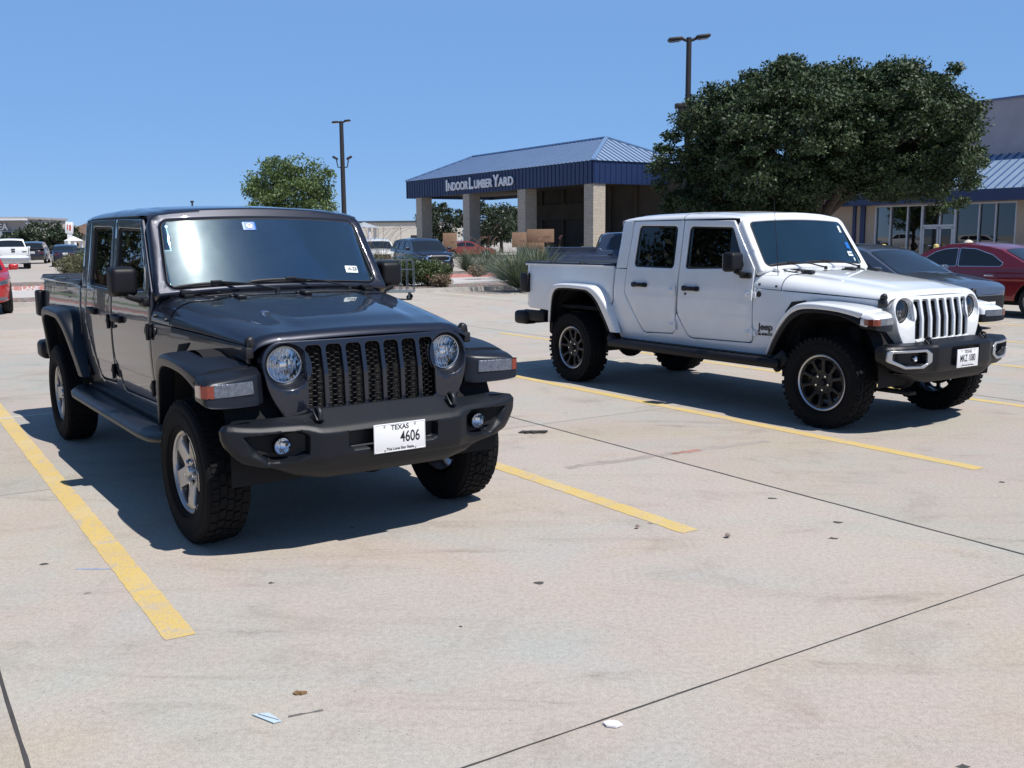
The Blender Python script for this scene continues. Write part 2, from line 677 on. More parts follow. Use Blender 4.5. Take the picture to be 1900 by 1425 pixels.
def bump_stations(st, n):
    """polyline resample keeping it slightly rounded; st = tuples (x, y, zt, ze, zb)"""
    P = np.array(st, float)
    for _ in range(2):
        Q = [P[0]]
        for a, b in zip(P[:-1], P[1:]):
            Q += [a * 0.85 + b * 0.15, a * 0.15 + b * 0.85]
        Q.append(P[-1])
        P = np.array(Q)
    d = np.r_[0, np.cumsum(np.hypot(np.diff(P[:, 0]), np.diff(P[:, 1])))]
    s = np.linspace(0, d[-1], n)
    return np.stack([np.interp(s, d, P[:, k]) for k in range(P.shape[1])], 1)

def pt_in_poly_dist(poly):
    P = np.array(poly, float)
    Q = np.roll(P, -1, 0)
    def f(x, y):
        d = Q - P
        t = np.clip(((x - P[:, 0]) * d[:, 0] + (y - P[:, 1]) * d[:, 1]) / (d ** 2).sum(1), 0, 1)
        dx = x - P[:, 0] - t * d[:, 0]
        dy = y - P[:, 1] - t * d[:, 1]
        m = np.sqrt((dx ** 2 + dy ** 2).min())
        c = (P[:, 1] > y) != (Q[:, 1] > y)
        with np.errstate(divide='ignore', invalid='ignore'):
            xi = P[:, 0] + (y - P[:, 1]) * d[:, 0] / np.where(d[:, 1] == 0, 1e-9, d[:, 1])
        ins = (c & (x < xi)).sum() % 2 == 1
        return m if ins else -m
    return f

def make_bumper(root, st, pockets, m, dz=0.0):
    """pockets: list of (polygon in (y, z), depth, edge width); st half stations from the middle outwards"""
    N = 150
    S = bump_stations(st, N)
    tang = np.gradient(S[:, :2], axis=0)
    nrm = np.stack([tang[:, 1], -tang[:, 0]], 1)
    nrm /= np.linalg.norm(nrm, axis=1)[:, None]
    pk = [(pt_in_poly_dist(p), d, e) for p, d, e in pockets]
    K = 64
    def sec(i):
        x, y, zt, ze, zb = S[i]
        pr = [(0.165, zt - 0.01), (0.145, zt), (0.022, ze + 0.022), (0.0, ze - 0.004), (0.004, zb + 0.05), (0.02, zb + 0.008), (0.05, zb), (0.15, zb + 0.01)]
        P = np.array(pr)
        for _ in range(2):
            Q = [P[0]]
            for a, b in zip(P[:-1], P[1:]):
                Q += [a * 0.93 + b * 0.07, a * 0.07 + b * 0.93]
            Q.append(P[-1])
            P = np.array(Q)
        d = np.r_[0, np.cumsum(np.hypot(np.diff(P[:, 0]), np.diff(P[:, 1])))]
        s = np.linspace(0, d[-1], K + 1)
        return np.interp(s, d, P[:, 0]), np.interp(s, d, P[:, 1])
    mb = MB()
    cols = []
    for i in range(N):
        dd, zz = sec(i)
        row = []
        for k in range(K + 1):
            dep = dd[k]
            y0 = S[i, 1] - nrm[i, 1] * 0
            off = 0.0
            for f, dp, ew in pk:
                v = f(S[i, 1], zz[k])
                if v > -ew and dd[k] < 0.09:
                    off = max(off, dp * sstep(-ew * 0.4, ew, v))
            dep = dep + off
            row.append((S[i, 0] - nrm[i, 0] * dep, S[i, 1] - nrm[i, 1] * dep, zz[k] + dz))
        cols.append(row)
    full = [[(x, -y, z) for x, y, z in r] for r in cols[::-1]] + cols[1:]
    n = len(full)
    vs = [p for r in full for p in r]
    fs = []
    for i in range(n - 1):
        for k in range(K):
            fs.append((i * (K + 1) + k, i * (K + 1) + k + 1, (i + 1) * (K + 1) + k + 1, (i + 1) * (K + 1) + k))
    mb.add(vs, fs)
    b = mb.build('front_bumper', m, root, ang=60, fixn=True)
    return b

def make_wheel(kind, R_t, wid, rim_r, side):
    """wheel centred at the origin, axle along y, outer face towards y*side"""
    w = empty('wheel', (0, 0, 0))
    s = side
    hw = wid / 2
    # tyre carcass
    prof = [(rim_r - 0.004, hw * 0.70), (rim_r + 0.006, hw * 0.86), (rim_r + 0.035, hw * 0.97), (rim_r + 0.07, hw * 1.0), (R_t - 0.060, hw * 0.985),
            (R_t - 0.030, hw * 0.95), (R_t - 0.016, hw * 0.86), (R_t - 0.010, hw * 0.7), (R_t - 0.0085, 0.0)]
    full = [(r, -h) for r, h in prof] + [(r, h) for r, h in prof[::-1][1:]]
    mb = MB()
    mb.lathe(full, 72)
    # tread blocks
    rows = 5 if kind == 'street' else 4
    nb = 72 if kind == 'street' else 46
    tw = hw * 1.62
    ev = tw / rows
    for r in range(rows):
        yc = -tw / 2 + ev * (r + 0.5)
        outer = r in (0, rows - 1)
        for k in range(nb):
            a = 2 * math.pi * (k + (0.5 if r % 2 else 0)) / nb + (0.02 * math.sin(k * 3.1 + r))
            L = 2 * math.pi * R_t / nb
            ca, sa = math.cos(a), math.sin(a)
            Rm = Matrix(((ca, 0, -sa), (0, 1, 0), (sa, 0, ca)))
            rz = Matrix.Rotation((0.18 if kind == 'street' else 0.35) * (1 if r % 2 else -1) * (0 if outer else 1), 3, 'X')
            hgt = 0.010 if kind == 'street' else 0.020
            rr = R_t - hgt / 2 - (0.004 if outer else 0)
            sz = (hgt, ev * (0.86 if kind == 'street' else 0.80), L * (0.78 if k % 2 else 0.66) * (0.95 if kind == 'street' else 0.88))
            mb.box(Rm @ Vector((rr, yc, 0)), sz, Rm @ rz)
            if outer and kind != 'street':
                yo = math.copysign(hw * 0.90, yc)
                tl = 0.018 if kind == 'street' else 0.048
                mb.box(Rm @ Vector((R_t - 0.022 - tl * 0.15, yo, 0)), (tl, 0.018, L * (0.6 if k % 2 else 0.42)), Rm @ Matrix.Rotation(0.35 * math.copysign(1, yc), 3, 'Z'))
    # raised ring and lettering band on the sidewall
    for rr, ww in ((rim_r + 0.024, 0.004), (R_t - 0.066, 0.003)):
        for sg in (-1, 1):
            mb.lathe([(rr - ww, sg * hw * 0.985), (rr, sg * hw * 1.01), (rr + ww, sg * hw * 0.985)], 72)
    mb.build('tyre', M['rubber'], w, ang=28)
    # rim barrel
    rim_m = M['alloy'] if kind == 'street' else M['darkalloy']
    face = hw * 0.72 * s
    mb = MB()
    mb.lathe([(rim_r - 0.018, -hw * 0.8), (rim_r - 0.035, -hw * 0.3), (rim_r - 0.032, face * 0.3 * s), (rim_r - 0.020, hw * 0.62), ], 64, sy=s) if s > 0 else mb.lathe([(rim_r - 0.018, hw * 0.8), (rim_r - 0.035, hw * 0.3), (rim_r - 0.032, 0), (rim_r - 0.020, -hw * 0.62)], 64)
    barrel = mb
    barrel.mi = [1] * len(barrel.mi)
    lip = [(rim_r - 0.022, hw * 0.62 * s), (rim_r - 0.016, hw * 0.74 * s), (rim_r - 0.006, hw * 0.79 * s), (rim_r + 0.004, hw * 0.77 * s), (rim_r + 0.006, hw * 0.66 * s)]
    barrel.lathe(lip, 72, mi=(0 if kind == 'street' else 2))
    # brake disc and caliper
    barrel.lathe([(0.06, 0.02 * s), (0.155, 0.02 * s), (0.155, 0.0), (0.06, 0.0)], 40, mi=3)
    barrel.rbox((0.0, 0.02 * s, 0.135), (0.16, 0.07, 0.06), 0.015, mi=3)
    for a in (0.9, 2.2, 3.7, 5.1):
        barrel.rbox((0.11 * math.cos(a), -0.02 * s, 0.11 * math.sin(a)), (0.05, 0.04, 0.05), 0.01, mi=3)
    barrel.build('rim', [rim_m, rim_m, M['satin'], M['under']], w, ang=35)
    # spokes
    def dish(u, v, wv):
        r = math.hypot(u, v)
        if kind == 'street':
            d = 0.030 * (1 - sstep(0.03, 0.12, r)) * 0.2 - 0.030 * sstep(0.10, 0.0, r) + (-0.018 * (1 - sstep(0.05, 0.19, r)))
        else:
            d = -0.020 * (1 - sstep(0.06, 0.2, r))
        return (u, s * (hw * 0.72 + d + wv), v)
    rr = rim_r - 0.018
    holes = []
    if kind == 'street':
        for k in range(5):
            a = math.pi / 2 + 2 * math.pi * k / 5 + math.pi / 5 + 0.12
            def pl(r, t):
                return (r * math.cos(a + t), r * math.sin(a + t))
            h = [(*pl(0.085, 0.0), 0.012), (*pl(rr * 0.90, 0.36), 0.014), (*pl(rr * 0.945, 0.0), 0.2), (*pl(rr * 0.90, -0.36), 0.014)]
            holes.append(rpoly([(h[0][0], h[0][1], 0.012), (h[1][0], h[1][1], 0.016), (*pl(rr * 0.955, 0.18), 0), (*pl(rr * 0.96, 0), 0), (*pl(rr * 0.955, -0.18), 0), (h[3][0], h[3][1], 0.016)], 4))
    else:
        for k in range(5):
            a0 = math.pi / 2 + 2 * math.pi * k / 5 + 0.25
            for j, (w0, w1, rin) in enumerate(((0.17, 0.262, 0.098), (0.105, 0.215, 0.112))):
                a = a0 + j * math.pi / 5
                def pl(r, t):
                    return (r * math.cos(a + t), r * math.sin(a + t))
                holes.append(rpoly([(*pl(rin, w0 * 1.3), 0.012), (*pl(rr * 0.90, w1), 0.014), (*pl(rr * 0.935, 0), 0), (*pl(rr * 0.90, -w1), 0.014), (*pl(rin, -w0 * 1.3), 0.012)], 3))
    plate('spokes', circ(0, 0, rr, 72), holes, 0.034, 0.005, dish, rim_m, w, cut=(0.04, 0.04))
    hub = MB()
    hub.lathe([(0.0, s * (hw * 0.72 + 0.004)), (0.026, s * (hw * 0.72 + 0.003)), (0.031, s * (hw * 0.72 - 0.004)), (0.033, s * (hw * 0.72 - 0.03))], 28)
    hub.build('hub_cap', M['alloy'] if kind == 'street' else M['black'], w)
    nuts = MB()
    for k in range(5):
        a = math.pi / 2 + 2 * math.pi * k / 5 + 0.1
        x, z = 0.0635 * math.cos(a), 0.0635 * math.sin(a)
        y0 = hw * 0.72 - 0.022
        nuts.cyl((x, s * y0, z), (x, s * (y0 + 0.020), z), 0.011, 0.009, 6)
        nuts.cyl((x, s * (y0 - 0.012), z), (x, s * (y0 + 0.004), z), 0.017, 0.017, 14, mi=1)
    nuts.build('lug_nuts', [M['chrome'], M['ink']], w)
    return w

def make_pickup(name, label, white, loc, rz):
    root = empty(name, loc, rz, label, 'pickup truck')
    P = paint('white_paint', (0.74, 0.755, 0.76), 0.0, 0.35, dust=0.05) if white else paint('granite_grey_paint', (0.0085, 0.0105, 0.021), 0.5, 0.38, flake=0.5, dust=0.03)
    FL = P if white else mat('satin_grey_flare', (0.009, 0.0115, 0.018), 0.40, 0.2, spec=0.35, coat=0.12, coat_r=0.3, var=0.05)
    BK = M['black']
    BMP = mat('bumper_plastic', (0.0052, 0.0068, 0.0105), 0.46, spec=0.32, var=0.10, vs=12, bs=0.25, bscale=420, bd=0.001) if not white else mat('bumper_plastic', (0.0040, 0.0046, 0.0075), 0.42, spec=0.32, var=0.12, vs=12, bs=0.2, bscale=420, bd=0.001)
    HG = P if white else BK
    lift = 0.012 if white else 0.0

    # the body floats on the wheels: everything but the wheels sits on "body" height
    def side(sg):
        return lambda u, v, w: (u, sg * (Yside(u, v) + w), v + lift)
    def up(f):
        def g(*a):
            p = f(*a)
            return (p[0], p[1], p[2] + lift)
        return g

    # door outlines (x, z)
    fd = [(-0.880, 0.640, 0.05), (-0.868, 1.325, 0.02), (-1.176, 1.772, 0.02), (-1.838, 1.785, 0.012), (-1.852, 1.29, 0), (-1.868, 0.86, 0.15), (-1.715, 0.622, 0.10)]
    rd = [(-1.915, 0.650, 0.06), (-1.862, 1.29, 0), (-1.848, 1.785, 0.012), (-2.592, 1.788, 0.02), (-2.652, 1.29, 0), (-2.672, 1.04, 0.12), (-2.385, 0.628, 0.09)]
    fwin = [(-0.985, 1.325, 0.035), (-1.185, 1.705, 0.045), (-1.760, 1.722, 0.045), (-1.775, 1.305, 0.035)]
    rwin = [(-1.935, 1.305, 0.045), (-1.925, 1.728, 0.045), (-2.505, 1.738, 0.05), (-2.545, 1.312, 0.045)]
    for sg in (-1, 1):
        f = side(sg)
        # ---- lower cab side with the openings cut out
        gap = 0.003
        fdo, rdo = rpoly(fd), rpoly(rd)
        fw_, rw_ = rpoly(fwin), rpoly(rwin)
        low = [(-0.862, 0.60), (-0.862, 1.147), (-0.862, 1.328), (-0.905, 1.33)]
        # one panel: rocker, cowl post, rear post
        rock = rpoly([(0.36, 1.090, 0.02), (-0.860, 1.1485, 0.0), (-0.868, 0.636, 0.05), (-1.718, 0.617, 0.10), (-1.876, 0.856, 0.0), (-1.8805, 0.856, 0),
                      (-1.918, 0.646, 0.06), (-2.388, 0.623, 0.09), (-2.679, 1.039, 0.10), (-2.659, 1.287, 0.0), (-2.835, 1.287, 0.01), (-2.850, 0.95, 0.0), (-2.915, 0.80, 0.0), (-2.77, 0.545, 0.03),
                      (-0.665, 0.50, 0.02), (-0.54, 0.82, 0.1), (-0.30, 0.985, 0.15), (0.36, 0.975, 0.02)])
        plate('cab_side', rock, [], 0.03, 0.004, f, P, root, cut=(0.07, 0.06))
        # hardtop side behind the rear door, above the belt
        ht = rpoly([(-2.660, 1.296, 0.0), (-2.602, 1.790, 0.0), (-2.755, 1.790, 0.03), (-2.828, 1.296, 0.01)])
        plate('hardtop_side', ht, [], 0.03, 0.004, f, P, root, cut=(0.05, 0.06))
        # door frame behind the gaps
        jamb = rpoly([(-0.84, 0.60, 0), (-0.84, 1.30, 0), (-1.16, 1.80, 0), (-2.70, 1.80, 0), (-2.74, 1.0, 0), (-2.35, 0.58, 0)])
        plate('door_frame', jamb, [inset(fw_, -0.03), inset(rw_, -0.03)], 0.02, 0.002, lambda u, v, w: (u, sg * (Yside(u, v) - 0.034 + w), v + lift), M['seal'], root, cut=(0.12, 0.12))
        for nm, do, wi, hx, hz, belt, hl, hr in (('front_door', fdo, fw_, (-0.868,), (0.735, 1.085), 1.3, -1.803, -1.537), ('rear_door', rdo, rw_, (-1.888,), (0.735, 1.085), 1.3, -2.556, -2.300)):
            d = plate(nm, inset(do, gap), [wi], 0.034, 0.005, f, P, root, cut=(0.06, 0.055))
            plate('window_seal', inset(wi, 0.001), [inset(wi, 0.014)], 0.016, 0.003, lambda u, v, w: (u, sg * (Yside(u, v) - 0.010 + w), v + lift), M['seal'], d, cut=(0.08, 0.08))
            plate('window_glass', inset(wi, 0.010), [], 0.004, 0.0008, lambda u, v, w: (u, sg * (Yside(u, v) - 0.016 + w), v + lift), M['tint'], d, cut=(0.1, 0.1))
            # handle: paddle with grip hollow
            hb = MB()
            zc = 1.128 if nm == 'rear_door' else 1.115
            xc = (hl + hr) / 2
            yy = Yside(xc, zc)
            hb.rbox((xc, sg * (yy + 0.024), zc + lift), (0.19, 0.020, 0.040), 0.0095, (0, 0, 0))
            hb.rbox((xc - 0.085, sg * (yy + 0.012), zc + lift), (0.06, 0.034, 0.052), 0.014)
            hb.rbox((xc + 0.085, sg * (yy + 0.012), zc + lift), (0.06, 0.034, 0.048), 0.014)
            if nm == 'front_door':
                hb.cyl((xc - 0.075, sg * (yy - 0.005), zc - 0.055 + lift), (xc - 0.075, sg * (yy + 0.010), zc - 0.055 + lift), 0.012, 0.010, 16)
            hb.build('door_handle', M['black'], d)
            for z in hz:
                hgx = hx[0]
                yy = Yside(hgx - 0.02, z)
                hm = MB()
                hm.rbox((hgx - 0.050, sg * (yy + 0.006), z + lift), (0.085, 0.014, 0.045), 0.006)
                hm.rbox((hgx - 0.012, sg * (yy + 0.012), z + lift), (0.030, 0.026, 0.085), 0.008)
                hm.cyl((hgx, sg * (yy + 0.016), z - 0.05 + lift), (hgx, sg * (yy + 0.016), z + 0.05 + lift), 0.011, n=12)
                if nm == 'front_door':
                    hm.rbox((hgx + 0.025, sg * (yy + 0.006), z + lift), (0.035, 0.012, 0.06), 0.005)
                for q in (-0.07, -0.045):
                    hm.cyl((hgx + q, sg * (yy + 0.010), z + lift), (hgx + q, sg * (yy + 0.018), z + lift), 0.008, 0.006, 8)
                hm.build('hinge', HG, d)
            if nm == 'front_door':
                mm = MB()
                c = Vector((-1.015, sg * 0.908, 1.387 + lift))
                bm = bmesh.new()
                bmesh.ops.create_cube(bm, size=1.0)
                bmesh.ops.scale(bm, vec=(0.125, 0.172, 0.190), verts=bm.verts)
                for v in bm.verts:
                    if v.co.x > 0:
                        v.co.y *= 0.86
                        v.co.z *= 0.86
                bmesh.ops.bevel(bm, geom=bm.edges[:], offset=0.036, segments=4, profile=0.6, affect='EDGES')
                if white and sg > 0:
                    c = Vector((-1.13, 0.850, 1.387 + lift))
                    bmesh.ops.rotate(bm, verts=bm.verts, cent=(0, 0, 0), matrix=Matrix.Rotation(R(72), 3, 'Z'))
                mm.addbm(bm, c)
                mm.rbox((-0.975, sg * 0.855, 1.283 + lift), (0.085, 0.11, 0.035), 0.014, (0.35 * sg, 0, 0))
                mm.rbox((-0.955, sg * 0.805, 1.262 + lift), (0.13, 0.045, 0.055), 0.014)
                mi = mm.build('door_mirror', M['black'] if not white else M['black'], d, ang=40)
                gm = MB()
                gm.box(c + (Vector((-0.0665, 0, 0)) if not (white and sg > 0) else Vector((-0.02, -0.063, 0))), (0.002, 0.145, 0.150), (0, 0, 0 if not (white and sg > 0) else R(72)))
                gm.build('mirror_glass', M['chrome'], mi)

        # ---- fender vent, badge, bolts on the cowl side
        vent = rpoly([(-0.520, 0.945, 0.004), (-0.455, 1.040, 0.01), (-0.30, 1.062, 0.004), (-0.33, 1.035, 0.03), (-0.445, 0.955, 0.02), (-0.492, 0.885, 0.004)])
        plate('fender_vent', vent, [], 0.010, 0.002, lambda u, v, w: (u, sg * (Yside(u, v) + 0.004 + w), v + lift), M['void'] if not white else M['ink'], root, cut=(0.06, 0.06))
        for (bx, bz) in ((-0.80, 1.185), (-0.615, 1.172)):
            bt = MB()
            yb = hood_pt(bx, 0.97).y
            bt.cyl((bx, sg * (yb - 0.01), bz + lift), (bx, sg * (yb + 0.008), bz + lift), 0.012, 0.010, 12)
            bt.build('cowl_bolt', M['ink'], root)
        bt = MB()
        yb = Yside(-0.79, 1.09)
        bt.cyl((-0.80, sg * (yb - 0.01), 1.095 + lift), (-0.80, sg * (yb + 0.006), 1.095 + lift), 0.028, 0.026, 20)
        bt.build('round_plug', M['ink'], root)

        # ---- bed side
        bed = rpoly([(-2.865, 1.305, 0.012), (-2.872, 0.97, 0.0), (-2.945, 0.80, 0), (-2.99, 0.90, 0.05), (-3.14, 1.065, 0.1), (-3.72, 1.07, 0.1), (-3.87, 0.98, 0.1), (-3.965, 0.66, 0), (-4.02, 0.765, 0.02), (-4.50, 0.785, 0.05), (-4.545, 1.0, 0), (-4.53, 1.305, 0.03)])
        plate('bed_side', bed, [], 0.035, 0.006, lambda u, v, w: (u, sg * (Yside(u, v) + w - 0.05 * sstep(-4.44, -4.56, u) ** 1), v + lift) if False else (u, sg * (Yside(u, v) + w - 0.045 * max(0, (-4.42 - u) / 0.13) ** 2), v + lift), P, root, cut=(0.05, 0.06))
        # ---- tail light
        tl = MB()
        tl.rbox((-4.505, sg * 0.815, 1.085 + lift), (0.155, 0.075, 0.235), 0.025, seg=3)
        t_ = tl.build('tail_light', M['redlens'] if False else M['black'], root, ang=40)
        tl = MB()
        tl.rbox((-4.583, sg * 0.812, 1.085 + lift), (0.006, 0.055, 0.20), 0.002)
        tl.build('lens', M['redlens'], t_)

        # ---- wheel arch flares
        def flare(nm, U, L, yin, yo, mm, lipd=0.012, n=40, cap=True, thin=0.0):
            Us, Ls = catmull(U, n), catmull(L, n)
            yi, yos = catmull([(a,) for a in yin], n), catmull([(a,) for a in yo], n)
            mb = MB()
            rows = []
            for i in range(n + 1):
                ux, uz = Us[i]
                lx, lz = Ls[i]
                a, b = yi[i][0], yos[i][0]
                def mid(t):
                    return (ux + (lx - ux) * t, uz + (lz - uz) * t)
                row = []
                pts = [(0.0, a), (0.04, a + (b - a) * 0.55), (0.13, a + (b - a) * 0.86), (0.30, b - 0.004), (0.55, b), (0.90, b - 0.002), (1.0, b - 0.010), (1.0, b - 0.035), (0.93, b - 0.09)]
                for t, y in catmull(pts, 24):
                    x, z = mid(t)
                    row.append((x, sg * y, z + lift))
                rows.append(row)
            K = len(rows[0])
            vs = [p for r in rows for p in r]
            fs = [(i * K + k, i * K + k + 1, (i + 1) * K + k + 1, (i + 1) * K + k) for i in range(n) for k in range(K - 1)]
            if cap:
                fs.append(tuple(range(n * K, n * K + K)))
                fs.append(tuple(range(K))[::-1])
            mb.add(vs, fs)
            if cap != 'noliner':
                lb = MB()
                rows = []
                for i in range(n + 1):
                    lx, lz = Ls[i]
                    ux, uz = Us[i]
                    ex, ez = lx + (ux - lx) * 0.10, lz + (uz - lz) * 0.10
                    rows.append([(ex, sg * (yos[i][0] - 0.028), ez + lift), (ex, sg * 0.60, ez + 0.01 + lift), (ex, sg * 0.44, ez + 0.03 + lift)])
                lb.add([p for r in rows for p in r], [(i * 3 + k, i * 3 + k + 1, (i + 1) * 3 + k + 1, (i + 1) * 3 + k) for i in range(n) for k in range(2)])
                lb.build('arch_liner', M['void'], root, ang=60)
            return mb.build(nm, mm, root, ang=50)
        # front: from the rear leg, over the wheel, to the blunt nose
        if white:
            U = [(-0.66, 0.56), (-0.57, 0.74), (-0.43, 0.93), (-0.28, 1.035), (-0.12, 1.066), (0.12, 1.058), (0.28, 1.043), (0.415, 1.022)]
            L = [(-0.645, 0.56), (-0.545, 0.735), (-0.395, 0.905), (-0.25, 0.985), (-0.08, 1.005), (0.14, 0.997), (0.29, 0.975), (0.415, 0.945)]
            trimL = [(-0.59, 0.555), (-0.49, 0.72), (-0.355, 0.87), (-0.20, 0.955), (-0.03, 0.975), (0.17, 0.963), (0.32, 0.925), (0.415, 0.865)]
            flare('front_fender_flare', U, L, [0.80, 0.80, 0.79, 0.77, 0.745, 0.705, 0.68, 0.655], [0.850, 0.875, 0.905, 0.93, 0.940, 0.940, 0.935, 0.925], P, cap='noliner')
            flare('flare_trim', L, trimL, [0.80, 0.80, 0.80, 0.79, 0.78, 0.78, 0.78, 0.78], [0.846, 0.87, 0.90, 0.926, 0.937, 0.938, 0.932, 0.92], BK)
        else:
            U = [(-0.67, 0.56), (-0.58, 0.74), (-0.45, 0.90), (-0.30, 1.005), (-0.12, 1.035), (0.12, 1.026), (0.28, 1.013), (0.415, 0.996)]
            L = [(-0.61, 0.555), (-0.51, 0.72), (-0.38, 0.87), (-0.22, 0.945), (-0.04, 0.962), (0.17, 0.950), (0.31, 0.915), (0.415, 0.865)]
            flare('front_fender_flare', U, L, [0.80, 0.80, 0.79, 0.77, 0.745, 0.705, 0.68, 0.655], [0.848, 0.872, 0.902, 0.928, 0.938, 0.938, 0.933, 0.923], FL)
        # blunt nose of the front flare, carrying the marker lamp
        nm_ = MB()
        zt_in, zt_out = (0.992, 0.962) if not white else (1.016, 0.990)
        zlo = 0.800 if not white else 0.845
        sec = [(0.46, 0.10), (0.555, 0.0)]
        yo = [(0.608 if not white else 0.635, zt_in, zlo, 0.470), (0.665, zt_in - 0.006, zlo, 0.512), (0.80, (zt_in + zt_out) / 2, zlo + 0.005, 0.548), (0.90, zt_out + 0.005, zlo + 0.015, 0.552), (0.928, zt_out - 0.02, zlo + 0.03, 0.530), (0.932, zt_out - 0.03, zlo + 0.045, 0.47)]
        rows = []
        for (y, zt, zl, xf) in catmull(yo, 30):
            zmid = zl + 0.055
            r = [(0.405, zt + 0.004), (xf - 0.085, zt - 0.006), (xf - 0.035, zt - 0.022), (xf - 0.006, zt - 0.046), (xf, zmid), (xf + 0.004, zl + 0.012), (xf - 0.008, zl), (0.40, zl + 0.01)]
            rows.append([(x, sg * y, z + lift) for x, z in catmull(r, 28)])
        K = len(rows[0])
        zs_split = (zlo + 0.055)
        fs, mi = [], []
        for i in range(len(rows) - 1):
            for k in range(K - 1):
                fs.append((i * K + k, i * K + k + 1, (i + 1) * K + k + 1, (i + 1) * K + k))
                mi.append(1 if (white and k >= 15) else 0)
        nm_.v = [p for r in rows for p in r]
        nm_.f = fs + [tuple(range((len(rows) - 1) * K, len(rows) * K)), tuple(range(K))[::-1]]
        nm_.mi = mi + [0, 0]
        nm_.build('flare_nose', [FL, BK], root, ang=45)
        # marker lamp on the nose: clear part in front, amber at the outer corner
        def nose_x(y):
            return interp(y, [0.600, 0.66, 0.80, 0.90, 0.928], [0.485, 0.515, 0.548, 0.552, 0.530])
        z0, z1 = (0.858, 0.930) if not white else (0.893, 0.955)
        ml = plate('turn_signal', rpoly([(0.675, z1, 0.006), (0.670, z0 + 0.004, 0.006), (0.885, z0 + 0.006, 0.004), (0.885, z1, 0.004)]), [], 0.012, 0.003, lambda u, v, w: (nose_x(u) + 0.006 + w, sg * u, v + lift), M['clearlens'], root, cut=(0.03, 0))
        am = MB()
        ax = [(0.886, 0.5600), (0.917, 0.5560), (0.941, 0.528), (0.9460, 0.455)]
        for (ya, xa), (yb, xb) in zip(ax[:-1], ax[1:]):
            vs = [(xa, sg * ya, z0 + 0.006 + lift), (xb, sg * yb, z0 + 0.010 + lift), (xb, sg * yb, z1 - 0.006 + lift), (xa, sg * ya, z1 - 0.001 + lift)]
            vi = [(x - 0.02, y * 0.985, z) for x, y, z in vs]
            am.add(vs + vi, [(0, 1, 2, 3), (7, 6, 5, 4), (0, 4, 5, 1), (1, 5, 6, 2), (2, 6, 7, 3), (3, 7, 4, 0)])
        am.build('side_marker', M['amber'], root, ang=40)
        # rear flare
        U = [(-2.735, 0.60), (-2.80, 0.74), (-2.92, 0.95), (-3.06, 1.075), (-3.25, 1.105), (-3.72, 1.105), (-3.86, 1.04), (-3.93, 0.88), (-3.985, 0.64)]
        L = [(-2.90, 0.60), (-2.965, 0.74), (-3.06, 0.92), (-3.17, 1.015), (-3.30, 1.035), (-3.65, 1.035), (-3.77, 0.985), (-3.85, 0.86), (-3.925, 0.64)]
        YI = [0.79] * 9
        YO = [0.850, 0.872, 0.905, 0.928, 0.935, 0.935, 0.93, 0.905, 0.87]
        if white:
            Lm = [tuple(np.array(a) * 0.25 + np.array(b) * 0.75) for a, b in zip(U, L)]
            flare('rear_fender_flare', U, Lm, YI, YO, P, cap='noliner')
            flare('flare_trim', Lm, L, YI, [a - 0.004 for a in YO], BK)
        else:
            flare('rear_fender_flare', U, L, YI, YO, FL)
        # ---- inner wheel housings
        for xc in (0.0, -3.487):
            lm = MB()
            n = 22
            rr = 0.50
            for (y0, y1) in ((0.42, 0.80),):
                vs = []
                for k in range(n + 1):
                    a = math.pi * (-0.05 + 1.10 * k / n)
                    hz = 0.62 if xc < -1 else 0.60
                    vs += [(xc + rr * math.cos(a), sg * y0, 0.45 + hz * max(-0.1, math.sin(a))), (xc + rr * math.cos(a), sg * y1, 0.45 + hz * max(-0.1, math.sin(a)))]
                lm.add(vs, [(2 * k, 2 * k + 1, 2 * k + 3, 2 * k + 2) for k in range(n)])
                lm.add([v for v in vs[::2]], [tuple(range(n + 1))])
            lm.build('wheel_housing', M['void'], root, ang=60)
        # ---- side step
        st = MB()
        if not white:
            path = [(-0.34, sg * 0.82, 0.530), (-0.38, sg * 0.850, 0.515), (-0.50, sg * 0.868, 0.505), (-0.70, sg * 0.872, 0.500), (-2.50, sg * 0.872, 0.500), (-2.66, sg * 0.86, 0.505), (-2.74, sg * 0.83, 0.520)]
            st.tube(path, [0.07, 0.085, 0.098, 0.102, 0.102, 0.09, 0.07], 16, up=(0, 0, 1), flat=0.42)
            st.box((-1.65, sg * 0.765, 0.510), (2.2, 0.06, 0.09))
            for x in (-0.6, -1.3, -2.0, -2.6):
                st.box((x, sg * 0.80, 0.50), (0.05, 0.2, 0.03))
        else:
            st.rbox((-1.62, sg * 0.880, 0.505), (2.36, 0.125, 0.085), 0.03, seg=3)
            st.box((-1.65, sg * 0.785, 0.510), (2.2, 0.10, 0.09))
            st.rbox((-0.47, sg * 0.855, 0.53), (0.20, 0.07, 0.13), 0.025, (0, -0.7, 0))
            st.rbox((-2.80, sg * 0.850, 0.53), (0.16, 0.06, 0.10), 0.025, (0, 0.6, 0))
            for x in (-0.6, -1.3, -2.0, -2.6):
                st.box((x, sg * 0.80, 0.50), (0.05, 0.2, 0.03))
        st.build('side_step', BK if white else mat('step_plastic', (0.008, 0.009, 0.012), 0.42, var=0.12, bs=0.1), root, ang=50)

    # ---- hood
    mb = MB()
    def hp(s, t):
        t = t * 2 - 1
        x = -0.556 + s * (0.488 + 0.556)
        edge = -0.040 * (hood_pt(x, t).y / 0.6) ** 2
        p = hood_pt(x + edge * sstep(0.35, 1.0, s), t)
        k = max(0.0, (s - 0.945) / 0.055)
        p.z -= 0.040 * (1 - math.sqrt(max(0.0, 1 - 0.96 * k * k)))
        if s < 0.02:
            p.z -= 0.004
        p.z += lift
        return p
    mb.grid(40, 84, lambda s, t: hp(s * 0.945, t))
